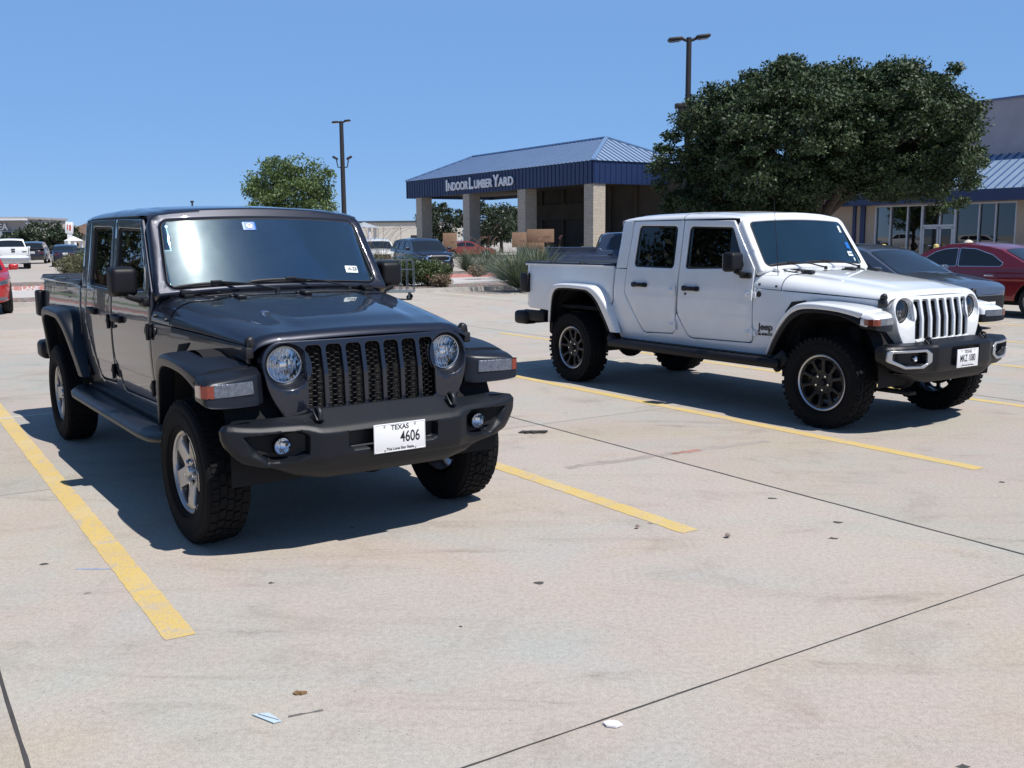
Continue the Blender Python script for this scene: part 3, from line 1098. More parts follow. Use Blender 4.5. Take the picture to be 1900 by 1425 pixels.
    mb.grid(14, 84, lambda s, t: hp(0.945 + 0.055 * math.sin(s * math.pi / 2), t))
    # turned down front edge
    mb.grid(3, 84, lambda s, t: hp(1.0, t) + Vector((-0.010 * s, 0, -0.007 * s)))
    hood = mb.build('hood', P, root, ang=50)
    # cowl (body piece between hood and windshield frame)
    mb = MB()
    mb.grid(16, 84, lambda s, t: hood_pt(-0.866 + s * (0.304), t * 2 - 1) + Vector((0, 0, lift)))
    mb.build('cowl', P, root, ang=50)
    mb = MB()
    mb.box((-0.35, 0, 1.0), (0.9, 1.2, 0.2))
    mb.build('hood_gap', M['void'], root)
    # cowl grille, black
    cg = MB()
    cg.grid(6, 40, lambda s, t: (lambda x, y: Vector((x, y, hood_zt(x) + 0.004 - 0.014 * (abs(y) / 0.6) ** 2 + lift)))(-0.775 + 0.18 * s - 0.03 * (2 * t - 1) ** 2, (t * 2 - 1) * 0.52))
    for k in range(44):
        y = -0.43 + k * 0.02
        cg.box((-0.705, y, hood_zt(-0.705) + 0.006 + lift), (0.10, 0.007, 0.008), (0, 0.09, 0))
    cgo = cg.build('cowl_grille', M['black'], root, ang=40)
    # washer hoses across the cowl
    hs = MB()
    hs.tube([(-0.62, -0.52, 1.30 + lift), (-0.60, -0.40, 1.308 + lift), (-0.615, -0.2, 1.303 + lift), (-0.59, 0.0, 1.30 + lift), (-0.60, 0.2, 1.306 + lift), (-0.60, 0.45, 1.30 + lift)], 0.005, 6)
    hs.build('washer_hose', M['ink'], root)
    # windshield frame
    fr = rpoly([(-0.776, -0.045, 0.02), (0.776, -0.045, 0.02), (0.722, 0.545, 0.085), (0.40, 0.571, 0), (0, 0.580, 0), (-0.40, 0.571, 0), (-0.722, 0.545, 0.085)], 8)
    gl = rpoly([(-0.700, 0.0, 0.06), (0.700, 0.0, 0.06), (0.652, 0.487, 0.055), (-0.652, 0.487, 0.055)], 8)
    wf = plate('windshield_frame', fr, [gl], 0.085, 0.018, up(lambda u, v, w: wsf(u, v, w)), P, root, cut=(0.05, 0.06))
    wsg = glass('windshield_glass', (0.34, 0.46, 0.50), veil=0.005, veil_r=0.22, film=0.020, gcol=(0.60, 0.85, 1.0), mirror=4.8, core=0.0036) if not white else glass('windshield_glass', (0.78, 0.92, 0.95), veil=0.006, veil_r=0.2, film=0.010, gcol=(0.6, 0.85, 1.0), mirror=1.6)
    wg = plate('windshield', inset(gl, 0.004), [], 0.005, 0.001, up(lambda u, v, w: wsf(u, v, w - 0.010 + gtilt(v))), wsg, root, cut=(0.05, 0.06))
    frit = rpoly([(-0.672, 0.050, 0.05), (0.672, 0.050, 0.05), (0.634, 0.462, 0.045), (-0.634, 0.462, 0.045)], 8)
    plate('glass_border', inset(gl, 0.002), [frit], 0.003, 0.0005, up(lambda u, v, w: wsf(u, v, w - 0.017 + gtilt(v))), M['ink'], wg, cut=(0.06, 0.06))
    plate('windshield_seal', inset(gl, -0.001), [inset(gl, 0.007)], 0.014, 0.003, up(lambda u, v, w: wsf(u, v, w - 0.002)), M['seal'], wg, cut=(0.06, 0.06))
    # hinges / bumpers at the frame foot
    for sg in (-1, 1):
        h = MB()
        h.rbox((-0.765, sg * 0.600, 1.316 + lift), (0.06, 0.075, 0.030), 0.008, (0, 0.2, 0))
        h.rbox((-0.725, sg * 0.600, 1.300 + lift), (0.035, 0.06, 0.022), 0.006)
        h.build('frame_hinge', M['black'] if not white else P, root)
    for y in (-0.36, 0.06) if not white else (-0.46, 0.12, 0.50):
        h = MB()
        z = hood_pt(-0.50, 0).z - 0.014 * (y / 0.5) ** 2 + lift
        h.rbox((-0.510, y, z + 0.012), (0.10, 0.055, 0.026), 0.010, (0, 0.08, 0), seg=3)
        h.rbox((-0.560, y, z + 0.010), (0.035, 0.085, 0.014), 0.006, (0, 0.08, 0))
        h.build('hood_stop', M['ink'], root, ang=45)
    # wipers
    for yp, ya, y0, y1 in ((-0.07, -0.41, -0.665, -0.30), (0.42, 0.07, -0.20, 0.18)):
        wp = MB()
        def wpt(u, v, w):
            return Vector(up(lambda a, b, c: wsf(a, b, c))(u, v, w))
        base = Vector((-0.640, yp, hood_zt(-0.64) + 0.030 + lift))
        tip = wpt(ya, 0.020, 0.006)
        m1 = base.lerp(tip, 0.45) + Vector((0.01, 0, 0.012))
        wp.cyl(base + Vector((0, 0, -0.03)), base + Vector((0, 0, 0.012)), 0.018, 0.014, 14)
        wp.tube([base, m1, tip], [0.013, 0.010, 0.007], 8, up=(0, 0, 1), flat=0.6)
        wo = wp.build('wiper', M['ink'], root)
        bl = MB()
        pts = [wpt(y0 + (y1 - y0) * k / 10, 0.006 + 0.008 * math.sin(math.pi * k / 10), -0.004) for k in range(11)]
        bl.tube(pts, [0.006] + [0.010] * 9 + [0.006], 8, up=(0, 0, 1), flat=1.1)
        bl.rbox(tip + Vector((0, 0, -0.002)), (0.02, 0.07, 0.018), 0.005)
        bl.build('blade', M['ink'], wo)
    # stickers
    def sticker(nm, u, v, su, sv, m):
        return plate(nm, rpoly([(u - su, v - sv, 0.004), (u + su, v - sv, 0.004), (u + su, v + sv, 0.004), (u - su, v + sv, 0.004)], 2), [], 0.001, 0.0002, up(lambda a, b, c: wsf(a, b, c - 0.0065 + gtilt(b))), m, wg, cut=(0.03, 0))
    def ws_text(body, u, v, size, m, w=-0.0045):
        Mx = Matrix.Identity(4)
        o = Vector(up(lambda a, b, c: wsf(a, b, c + gtilt(b)))(u, v, w))
        X = Vector((0, 1, 0))
        Z = WSN
        Y = WSV
        Mx = Matrix(((X.x, Y.x, Z.x, o.x), (X.y, Y.y, Z.y, o.y), (X.z, Y.z, Z.z, o.z), (0, 0, 0, 1)))
        return Mx
    blue = mat('sticker_blue', (0.012, 0.12, 0.42), 0.4, var=0.03)
    cream = mat('sticker_white', (0.66, 0.72, 0.70), 0.4, var=0.03)
    if not white:
        s1 = sticker('sticker', -0.105, 0.427, 0.044, 0.030, blue)
        text_obj('sticker_emblem', 'T', 0.030, 0.0003, M['amber'], s1, ws_text('T', -0.105, 0.427, 0, None, -0.0030), off=0.0006)
        ds = MB()
        Mx = ws_text('', -0.105, 0.427, 0, None, -0.0042)
        ds.add([Mx @ Vector((0.021 * math.cos(a * math.pi / 12), 0.018 * math.sin(a * math.pi / 12), 0)) for a in range(24)], [tuple(range(24))])
        ds.build('sticker_disc', cream, s1, fixn=False)
        s2 = sticker('sticker', 0.545, 0.105, 0.046, 0.026, cream)
        text_obj('sticker_date', '04-23', 0.034, 0.0003, M['ink'], s2, ws_text('', 0.545, 0.106, 0, None, -0.0040), off=0.0005)
    else:
        s1 = sticker('sticker', 0.600, 0.215, 0.030, 0.036, blue)
        s2 = sticker('sticker', 0.585, 0.120, 0.040, 0.026, cream)
        text_obj('sticker_date', '04-23', 0.026, 0.0003, M['ink'], s2, ws_text('', 0.585, 0.121, 0, None, -0.0040), off=0.0005)
        sticker('sticker', 0.583, 0.400, 0.016, 0.038, cream)
        sticker('sticker', 0.62, 0.06, 0.010, 0.018, cream)

    # ---- roof: two front panels and the hardtop
    def roof_pt(x, t):
        s = 1 if t >= 0 else -1
        tt = abs(t)
        w = interp(x, [-2.83, -2.78, -2.60, -1.85, -1.3, -1.12], [0.700, 0.722, 0.733, 0.737, 0.730, 0.712])
        zs = 1.790 if x < -1.2 else 1.790 - (x + 1.2) * 0.05
        zt = interp(x, [-2.83, -2.82, -2.79, -2.74, -2.62, -2.4, -1.9, -1.5, -1.25, -1.17, -1.13], [1.79, 1.806, 1.826, 1.840, 1.853, 1.862, 1.868, 1.862, 1.844, 1.832, 1.816])
        zt -= 0.0 
        c = 0.020
        Rr = 0.12
        t1 = 0.66
        if tt < t1:
            y = (w - Rr) * tt / t1
            z = zt - c * (tt / t1) ** 2
            z += 0.006 * sstep(0.45, 0.5, abs((y * 6.2) % 1 - 0.5) + 0.25) * (1 if -2.65 < x < -1.2 else 0) * 0
        else:
            a = (tt - t1) / (1 - t1) * math.pi / 2
            y = (w - Rr) + Rr * math.sin(a)
            z = zt - c - (zt - c - zs) * (1 - math.cos(a))
        return Vector((x, y * s, z + lift))
    def ridge(p, x0, x1):
        # pressed panel with a raised field, as on the moulded roof
        e = min(abs(p.x - x0), abs(p.x - x1))
        yy = abs(p.y)
        f = sstep(0.03, 0.10, e) * sstep(0.66, 0.58, yy) if False else sstep(0.03, 0.08, e) * (1 - sstep(0.55, 0.61, yy))
        g = sstep(0.018, 0.05, abs(yy - 0.29)) if x0 < -1.9 else 1.0
        p.z += 0.007 * f * g
        return p
    fr1, fr2 = -1.128, -1.842
    mb = MB()
    mb.grid(1, 60, lambda s, t: roof_pt(fr1, t * 2 - 1) + Vector((0.012 * s, 0, -0.05 * s)))
    mb.build('roof_edge', P, root, ang=60)
    mb = MB()
    mb.grid(1, 60, lambda s, t: (lambda p: Vector((p.x + 0.0, p.y, p.z - s * 0.05)))(roof_pt(-2.822, t * 2 - 1)))
    mb.build('roof_edge', P, root, ang=60)
    for sg in (-1, 1):
        mb = MB()
        mb.grid(26, 40, lambda s, t: ridge(roof_pt(fr2 + (fr1 - fr2) * s, sg * (0.006 + 0.994 * t)), fr2, fr1))
        mb.build('roof_panel', P, root, ang=60)
    mb = MB()
    mb.grid(36, 80, lambda s, t: ridge(roof_pt(-2.822 + (-1.850 + 2.822) * s, t * 2 - 1), -2.822, -1.85))
    mb.build('hardtop', P, root, ang=60)
    mb = MB()
    mb.grid(2, 12, lambda s, t: Vector((-2.79 + 1.66 * s, (t * 2 - 1) * 0.715, 1.770 + 0.030 * (1 - (2 * t - 1) ** 6) + lift)))
    for sg in (-1, 1):
        mb.box((-1.98, sg * 0.720, 1.786 + lift), (1.44, 0.012, 0.012))
    mb.build('headliner', M['seal'], root)
    # cab rear wall with window
    bw = rpoly([(-0.785, 0.60, 0.03), (0.785, 0.60, 0.03), (0.785, 1.29, 0), (0.730, 1.80, 0.06), (-0.730, 1.80, 0.06), (-0.785, 1.29, 0)])
    rwn = rpoly([(-0.56, 1.36, 0.04), (0.56, 1.36, 0.04), (0.53, 1.71, 0.05), (-0.53, 1.71, 0.05)])
    plate('cab_back', bw, [rwn], 0.03, 0.004, lambda u, v, w: (-2.822 + 0.055 * max(0, (v - 1.29) / 0.5) - w, u, v + lift), P, root, cut=(0.2, 0.1))
    plate('rear_window', inset(rwn, 0.002), [], 0.005, 0.001, lambda u, v, w: (-2.812 + 0.055 * max(0, (v - 1.29) / 0.5) - w, u, v + lift), M['tint2'] if white else M['tint'], root)

    # ---- bed: tailgate, front wall, cover
    mb = MB()
    mb.rbox((-4.548, 0, 1.045 + lift), (0.05, 1.46, 0.50), 0.012)
    mb.build('tailgate', P, root)
    mb = MB()
    mb.box((-3.72, 0, 0.83 + lift), (1.66, 1.50, 0.04))
    mb.box((-2.885, 0, 1.05 + lift), (0.02, 1.54, 0.48))
    mb.build('bed_floor', M['void'], root)
    cv = MB()
    for a, b in ((-2.872, -3.42), (-3.435, -3.98), (-3.995, -4.535)):
        cv.rbox(((a + b) / 2, 0, 1.322 + lift), (abs(a - b), 1.575, 0.026), 0.010)
        cv.rbox((b + 0.035, 0, 1.337 + lift), (0.050, 1.56, 0.016), 0.007)
        cv.rbox((a - 0.035, 0, 1.337 + lift), (0.050, 1.56, 0.016), 0.007)
    cv.build('tonneau_cover', mat('cover_vinyl', (0.020, 0.021, 0.024), 0.38, var=0.2, bs=0.1, bscale=200), root)
    mb = MB()
    for sg in (-1, 1):
        mb.rbox((-3.70, sg * 0.783, 1.306 + lift), (1.66, 0.035, 0.018), 0.006)
    mb.build('bed_rail', P, root)
    # rear bumper
    rb = MB()
    rb.rbox((-4.655, 0, 0.645 + lift), (0.17, 1.40, 0.15), 0.03)
    for sg in (-1, 1):
        rb.rbox((-4.600, sg * 0.745, 0.655 + lift), (0.27, 0.20, 0.165), 0.045, seg=3)
        rb.rbox((-4.35, sg * 0.785, 0.69 + lift), (0.42, 0.05, 0.13), 0.015)
    rb.build('rear_bumper', BK, root, ang=45)

    # ---- grille shell
    shell = rpoly([(-0.624, 1.114, 0.13), (0.624, 1.114, 0.13), (0.592, 0.86, 0.40), (0.505, 0.700, 0.075), (-0.505, 0.700, 0.075), (-0.592, 0.86, 0.40)], 10)
    slots = []
    for k in range(-3, 4):
        y = k * 0.112
        slots.append(rpoly([(y - 0.0430, 0.758, 0.012), (y + 0.0430, 0.758, 0.012), (y + 0.0430, 1.085, 0.022), (y - 0.0430, 1.085, 0.022)], 4))
    bz = [circ(s_ * 0.478, 0.984, 0.119, 48) for s_ in (-1, 1)]
    gr = plate('grille', shell, slots + bz, 0.030, 0.005, up(lambda u, v, w: gril(u, v, w)), P, root, cut=(0.04, 0.03))
    # skirt behind the shell so that it has depth
    mb = MB()
    outl = inset(shell, 0.006)
    n = len(outl)
    v0 = [up(gril)(a, b, -0.03) for a, b in outl]
    v1 = [(p[0] - 0.17, p[1] * 1.0, p[2]) for p in v0]
    mb.add(v0 + v1, [(k, (k + 1) % n, n + (k + 1) % n, n + k) for k in range(n)])
    mb.build('grille_surround', P, gr, ang=60)
    # trims at the slot feet, and the rings
    for k in range(-3, 4):
        tr = MB()
        y = k * 0.112
        p = up(gril)(y, 0.742, 0.004)
        tr.rbox(p, (0.012, 0.077, 0.030), 0.006, (0, -0.12, 0))
        tr.build('slot_trim', M['satin'] if not white else P, gr)
    if white:
        tr = MB()
        for k in range(-3, 4):
            y = k * 0.112
            sp = [(y - 0.033, 0.765), (y - 0.034, 0.93), (y - 0.033, 1.06), (y - 0.02, 1.077), (y + 0.02, 1.077), (y + 0.033, 1.06), (y + 0.034, 0.93), (y + 0.033, 0.765)]
            tr.tube([up(gril)(a, b, -0.012) for a, b in sp], 0.0045, 6)
        tr.build('slot_ring', M['satin'], gr)
    hx = MB()
    hw_, hh = 0.0215, 0.0147
    for k in range(-3, 4):
        yc = k * 0.112
        row = 0
        z = 0.745
        while z < 1.09:
            for j in (-1, 0, 1):
                cy = yc + j * 0.051 + (0.0255 if row % 2 else 0)
                if abs(cy - yc) > 0.058:
                    continue
                pts = [(cy - 0.0085, z + hh), (cy + 0.0085, z + hh), (cy + 0.0170, z), (cy + 0.0085, z - hh)]
                pts = [(cy - 0.0170, z)] + pts
                for a, b in zip(pts[:-1], pts[1:]):
                    pa, pb = Vector(up(gril)(a[0], a[1], -0.032)), Vector(up(gril)(b[0], b[1], -0.032))
                    hx.tube([pa, pb], 0.0017, 4)
            z += hh
            row += 1
    hx.build('grille_mesh', mat('mesh_plastic', (0.022, 0.018, 0.015) if not white else (0.012, 0.012, 0.013), 0.35, 0.1, var=0.05), gr, ang=20, fixn=False)
    mb = MB()
    mb.box((0.42, 0, 0.91 + lift), (0.02, 0.80, 0.40))
    mb.build('radiator', M['void'], root)

    # ---- headlights
    for sg in (-1, 1):
        hl = empty('headlight', (0, 0, 0))
        hl.parent = root
        c = Vector(up(gril)(sg * 0.478, 0.984, 0.0))
        ax = Vector((1, 0, 0.0))
        # conical bezel from the shell in to the lens ring
        cb = MB()
        lc = Vector((0.455, sg * 0.482, 0.992 + lift))
        n = 56
        rings = []
        for t in np.linspace(0, 1, 6):
            cc = c.lerp(lc, t)
            r = 0.121 + (0.093 - 0.121) * t
            ring = []
            for k in range(n):
                a = 2 * math.pi * k / n
                y, z = cc.y + r * math.cos(a), cc.z + r * math.sin(a)
                gx = gril(y, z - lift, -0.006)[0]
                x = gx * (1 - t) + (lc.x) * t - 0.012 * math.sin(math.pi * t)
                ring.append((x, y, z))
            rings.append(ring)
        cb.add([p for r in rings for p in r], [(i * n + k, i * n + (k + 1) % n, (i + 1) * n + (k + 1) % n, (i + 1) * n + k) for i in range(5) for k in range(n)])
        cb.build('headlight_bezel', FL if not white else P, hl, ang=60)
        rg = MB()
        rg.lathe([(0.088, 0.0), (0.0905, 0.006), (0.094, 0.007), (0.0965, 0.0), (0.0965, -0.02)], 56, axis='x', c=lc)
        rg.build('chrome_ring', M['satin'] if not white else M['black'], hl)
        # reflector bowl with vertical flutes
        rf = MB()
        if not white:
            def bowl(s, t):
                r = 0.088 * s
                a = 2 * math.pi * t
                y, z = r * math.cos(a), r * math.sin(a)
                x = -0.062 * (1 - (r / 0.088) ** 2) + 0.0035 * abs(math.sin(y * 190)) * (1 if s > 0.25 else 0) + (0.004 if z > 0.02 else 0)
                return Vector((lc.x + x - 0.003, lc.y + y, lc.z + z))
            rf.grid(16, 96, bowl)
            rf.build('reflector', M['chrome'], hl, ang=20)
            bb = MB()
            bb.cyl((lc.x - 0.06, lc.y, lc.z), (lc.x - 0.012, lc.y, lc.z), 0.015, 0.012, 16)
            bb.rbox((lc.x - 0.012, lc.y, lc.z), (0.012, 0.042, 0.030), 0.006)
            bb.build('bulb_shield', M['chrome'], hl)
        else:
            rf.lathe([(0.088, -0.004), (0.080, -0.028), (0.055, -0.040), (0.0, -0.042)], 48, axis='x', c=lc)
            rf.build('reflector', M['darkalloy'], hl)
            bb = MB()
            bb.lathe([(0.074, -0.022), (0.077, -0.010), (0.083, -0.010), (0.085, -0.022)], 48, axis='x', c=lc)
            for z in (-0.020, 0.016):
                bb.rbox((lc.x - 0.022, lc.y, lc.z + z), (0.02, 0.135, 0.008), 0.003)
            bb.cyl((lc.x - 0.04, lc.y - 0.03, lc.z - 0.002), (lc.x - 0.018, lc.y - 0.03, lc.z - 0.002), 0.016, 0.014, 16)
            bb.cyl((lc.x - 0.04, lc.y + 0.03, lc.z - 0.002), (lc.x - 0.018, lc.y + 0.03, lc.z - 0.002), 0.016, 0.014, 16)
            bb.lathe([(0.0, -0.03), (0.05, -0.03), (0.052, -0.018)], 30, axis='x', c=lc + Vector((0, 0, -0.045)))
            bb.build('led_module', M['chrome'], hl)
        ln = MB()
        def dome(s, t):
            r = 0.0885 * s
            a = 2 * math.pi * t
            return Vector((lc.x + 0.004 + 0.018 * (1 - s * s), lc.y + r * math.cos(a), lc.z + r * math.sin(a)))
        ln.grid(10, 48, dome)
        ln.build('lens', glass('lens_glass', (0.93, 0.95, 0.97)), hl, ang=80)

    # ---- hood latches
    for sg in (-1, 1):
        lt = MB()
        x, z = 0.405, 1.096 + lift
        y = hood_w(x)
        lt.rbox((x, sg * (y + 0.012), z - 0.035), (0.070, 0.045, 0.060), 0.010)
        lt.rbox((x, sg * (y - 0.006), z + 0.014), (0.048, 0.050, 0.070), 0.020, (-0.45 * sg, 0, 0), seg=3)
        lt.tube([(x - 0.02, sg * (y + 0.02), z - 0.03), (x - 0.02, sg * (y + 0.012), z + 0.03), (x, sg * (y - 0.005), z + 0.040), (x + 0.02, sg * (y + 0.012), z + 0.03), (x + 0.02, sg * (y + 0.02), z - 0.03)], 0.006, 6)
        lt.build('hood_latch', M['ink'], root, ang=45)

    # ---- front bumper
    if not white:
        st = [(0.748, 0.0, 0.775, 0.668, 0.485), (0.748, 0.40, 0.772, 0.664, 0.487), (0.712, 0.485, 0.740, 0.690, 0.487), (0.690, 0.60, 0.737, 0.692, 0.490), (0.668, 0.70, 0.736, 0.692, 0.503), (0.642, 0.79, 0.736, 0.700, 0.530), (0.628, 0.825, 0.736, 0.706, 0.560), (0.614, 0.855, 0.736, 0.708, 0.592), (0.592, 0.871, 0.735, 0.707, 0.602), (0.555, 0.872, 0.735, 0.705, 0.606)]
        pockets = [([(0.775, 0.668), (0.515, 0.682), (0.468, 0.655), (0.470, 0.560), (0.520, 0.532), (0.665, 0.535), (0.735, 0.600)], 0.075, 0.013),
                   ([(-0.262, 0.655), (0.262, 0.655), (0.262, 0.575), (0.235, 0.560), (-0.235, 0.560), (-0.262, 0.575)], 0.050, 0.010),
                   ([(0.762, 0.640), (0.68, 0.63), (0.60, 0.552), (0.665, 0.520), (0.745, 0.580)], 0.018, 0.020)]
    else:
        st = [(0.760, 0.0, 0.765, 0.715, 0.500), (0.760, 0.36, 0.765, 0.715, 0.500), (0.735, 0.44, 0.745, 0.710, 0.500), (0.715, 0.60, 0.745, 0.715, 0.500), (0.68, 0.73, 0.745, 0.715, 0.515), (0.64, 0.82, 0.742, 0.712, 0.545), (0.605, 0.862, 0.738, 0.710, 0.57), (0.57, 0.876, 0.735, 0.707, 0.585), (0.51, 0.876, 0.73, 0.705, 0.60)]
        pockets = [([(0.80, 0.680), (0.50, 0.680), (0.47, 0.655), (0.47, 0.590), (0.56, 0.565), (0.70, 0.575), (0.80, 0.625)], 0.055, 0.010),
                   ([(-0.20, 0.70), (0.20, 0.70), (0.20, 0.55), (-0.20, 0.55)], 0.022, 0.008)]
    bmp = make_bumper(root, st, pockets, BMP, lift)
    Sb = bump_stations(st, 96)
    def bump_x(y):
        return float(np.interp(abs(y), Sb[:88, 1], Sb[:88, 0]))
    # valance below
    va = MB()
    vr = []
    for (y, x, z0, z1) in [(0.0, 0.70, 0.50, 0.405), (0.36, 0.70, 0.50, 0.408), (0.50, 0.675, 0.50, 0.435), (0.62, 0.64, 0.50, 0.485), (0.66, 0.60, 0.50, 0.495)]:
        vr.append((y, x, z0, z1))
    vr = [(-a, b, c, d) for a, b, c, d in vr[::-1]] + vr[1:]
    rows = []
    for (y, x, z0, z1) in vr:
        rows.append([(x, y, z0 + lift), (x - 0.008, y, (z0 + z1) / 2 + lift), (x - 0.035, y, z1 + 0.01 + lift), (x - 0.07, y, z1 + lift), (x - 0.28, y, z1 + 0.03 + lift)])
    K = 5
    va.add([p for r in rows for p in r], [(i * K + k, i * K + k + 1, (i + 1) * K + k + 1, (i + 1) * K + k) for i in range(len(rows) - 1) for k in range(K - 1)])
    va.build('valance', mat('valance_plastic', (0.007, 0.007, 0.008), 0.6, var=0.25, vs=9), bmp, ang=50)
    # back of the bumper
    bk = MB()
    bk.box((0.56, 0, 0.64 + lift), (0.12, 1.55, 0.14))
    bk.box((0.50, 0, 0.69 + lift), (0.16, 1.1, 0.06))
    bk.build('crash_bar', M['void'], bmp)
    # tow hooks
    for sg in (-1, 1):
        hk = MB()
        y = sg * 0.395
        hk.tube([(0.640, y, 0.755 + lift), (0.648, y, 0.776 + lift), (0.665, y, 0.785 + lift), (0.688, y, 0.780 + lift), (0.700, y, 0.762 + lift), (0.702, y, 0.730 + lift)], 0.0105, 10, up=(0, 1, 0), flat=1.35)
        hk.rbox((0.672, y, 0.748 + lift), (0.075, 0.048, 0.014), 0.005, (0, 0.75, 0))
        hk.build('tow_hook', M['ink'], root, ang=50)
    # fog lamps
    for sg in (-1, 1):
        fg = MB()
        if not white:
            fc = Vector((bump_x(0.58) - 0.048, sg * 0.583, 0.606 + lift))
            fg.lathe([(0.046, -0.02), (0.046, 0.008), (0.0425, 0.010), (0.042, 0.0)], 32, axis='x', c=fc)
            fo = fg.build('fog_light', M['black'], bmp)
            f2 = MB()
            f2.grid(8, 48, lambda s, t: fc + Vector((-0.026 * (1 - s * s) + 0.002 * abs(math.sin(0.042 * s * math.cos(6.2832 * t) * 260)), 0.042 * s * math.cos(6.2832 * t), 0.042 * s * math.sin(6.2832 * t))))
            f2.build('reflector', M['chrome'], fo, ang=20)
            f3 = MB()
            f3.grid(6, 32, lambda s, t: fc + Vector((0.006 + 0.008 * (1 - s * s), 0.042 * s * math.cos(6.2832 * t), 0.042 * s * math.sin(6.2832 * t))))
            f3.build('lens', M['headlens'] if 'headlens' in M else M.setdefault('headlens', glass('fog_lens_glass', (0.9, 0.92, 0.95))), fo, ang=80)
        else:
            fc = Vector((bump_x(0.55) - 0.045, sg * 0.57, 0.625 + lift))
            fg.lathe([(0.0, 0.012), (0.012, 0.011), (0.022, 0.004), (0.026, -0.01)], 24, axis='x', c=fc)
            fo = fg.build('fog_light', M['chrome'], bmp)
            ol = rpoly([(0.858, 0.702, 0.02), (0.50, 0.702, 0.03), (0.440, 0.665, 0.02), (0.440, 0.595, 0.02), (0.53, 0.548, 0.03), (0.72, 0.552, 0.04), (0.858, 0.612, 0.03)])
            il = rpoly([(0.826, 0.682, 0.015), (0.515, 0.682, 0.02), (0.490, 0.665, 0.02), (0.490, 0.590, 0.02), (0.56, 0.568, 0.02), (0.71, 0.572, 0.03), (0.826, 0.625, 0.02)])
            plate('fog_bezel', ol, [il], 0.02, 0.004, lambda u, v, w: (bump_x(u) + 0.008 + w, sg * u, v + lift), M['satin'], bmp, cut=(0.02, 0))
    # licence plate
    ly = 0.016 if not white else 0.0
    pl_ = MB()
    pl_.rbox((0.772 if not white else 0.778, ly, 0.603 + lift), (0.004, 0.305, 0.153), 0.0018)
    px = 0.7745 if not white else 0.7805
    po = pl_.build('licence_plate', M['white'], root)
    fr_ = plate('plate_rim', rpoly([(-0.151, -0.075, 0.012), (0.151, -0.075, 0.012), (0.151, 0.075, 0.012), (-0.151, 0.075, 0.012)]), [rpoly([(-0.147, -0.071, 0.01), (0.147, -0.071, 0.01), (0.147, 0.071, 0.01), (-0.147, 0.071, 0.01)])], 0.002, 0.0005, lambda u, v, w: (px + 0.001 + w, ly + u, 0.603 + lift + v), M['white'], po)
    for by in (-0.09, 0.09):
        for bz in (-0.064, 0.064):
            bo = MB()
            bo.cyl((px - 0.001, ly + by, 0.603 + lift + bz), (px + 0.003, ly + by, 0.603 + lift + bz), 0.0055, n=10)
            bo.build('plate_bolt', M['chrome'], po)
    def PM(y, z):
        return Matrix(((0, 0, 1, px), (1, 0, 0, ly + y), (0, 1, 0, 0.603 + lift + z), (0, 0, 0, 1)))
    text_obj('plate_state', 'TEXAS', 0.036, 0.0004, M['ink'], po, PM(0, 0.052), off=0.0006)
    text_obj('plate_number', '4606' if not white else 'MKZ 1080', 0.082, 0.0004, M['ink'], po, PM(0.06 if not white else 0.0, -0.004), off=0.001, sx=0.72 if not white else 0.62)
    text_obj('plate_motto', 'The Lone Star State', 0.020, 0.0004, M['ink'], po, PM(0, -0.060), off=0.0004)
    # badge on the white pickup's fender
    if white:
        for sg in (-1, 1):
            y = Yside(-0.74, 0.79) + 0.0025
            Mx = lambda x, z: Matrix(((-1.0 * -sg * -1, 0, 0, x), (0, 0, sg, sg * y), (0, 1, 0, z + lift), (0, 0, 0, 1)))
            X = Vector((1, 0, 0)) if sg < 0 else Vector((-1, 0, 0))
            def BM(x, z):
                yy = Yside(x, z) + 0.003
                k = (Yside(x + 0.1, z) - Yside(x - 0.1, z)) / 0.2
                U = Vector((X.x, X.x * k * sg, 0)).normalized()
                V = Vector((0, 0, 1))
                Nn = U.cross(V)
                return Matrix(((U.x, 0, Nn.x, x), (U.y, 0, Nn.y, sg * yy), (0, 1, 0, z + lift), (0, 0, 0, 1)))
            text_obj('fender_badge', 'Jeep', 0.088, 0.003, M['badge'], root, BM(-0.725, 0.797), off=0.002)
            text_obj('fender_badge', 'GLADIATOR', 0.031, 0.002, M['ink'], root, BM(-0.725, 0.730), off=0.0012, sx=1.0)
    # ---- antenna
    if not white:
        an = None
    an = MB()
    ab = Vector((-0.66, -0.700, hood_pt(-0.66, 0.86).z + lift))
    tp = Vector((-0.74, -0.700, 1.975)) if white else Vector((-0.80, -0.700, 1.935))
    an.cyl(ab + Vector((0, 0, -0.01)), ab + Vector((0, 0, 0.03)), 0.016, 0.010, 12)
    an.tube([ab + Vector((0, 0, 0.02)), ab.lerp(tp, 0.5), tp], [0.004, 0.003, 0.0022], 6)
    if not white:
        an.cyl(tp - Vector((0, 0, 0.03)), tp, 0.005, 0.006, 8)
    if white:
        an.build('antenna', M['ink'], root)

    # ---- cabin
    it = MB()
    it.box((-1.8, 0, 0.60 + lift), (1.95, 1.48, 0.10))
    it.box((-0.62, 0, 0.85 + lift), (0.45, 1.40, 0.55))
    it.build('cabin_floor', M['void'], root)
    db = MB()
    db.rbox((-0.93, 0, 1.19 + lift), (0.32, 1.42, 0.24), 0.05, seg=3)
    db.rbox((-0.97, 0.37, 1.30 + lift), (0.16, 0.34, 0.07), 0.03, seg=3)
    db.rbox((-0.985, 0.0, 1.24 + lift), (0.10, 0.32, 0.16), 0.03)
    dbo = db.build('dashboard', M['dash'], root, ang=45)
    sw = MB()
    c = Vector((-1.20, 0.37, 1.25 + lift))
    ring = []
    for k in range(28):
        a = 2 * math.pi * k / 28
        q = Vector((0, 0.185 * math.cos(a), 0.185 * math.sin(a)))
        q.rotate(Euler((0, -0.42, 0)))
        ring.append(c + q)
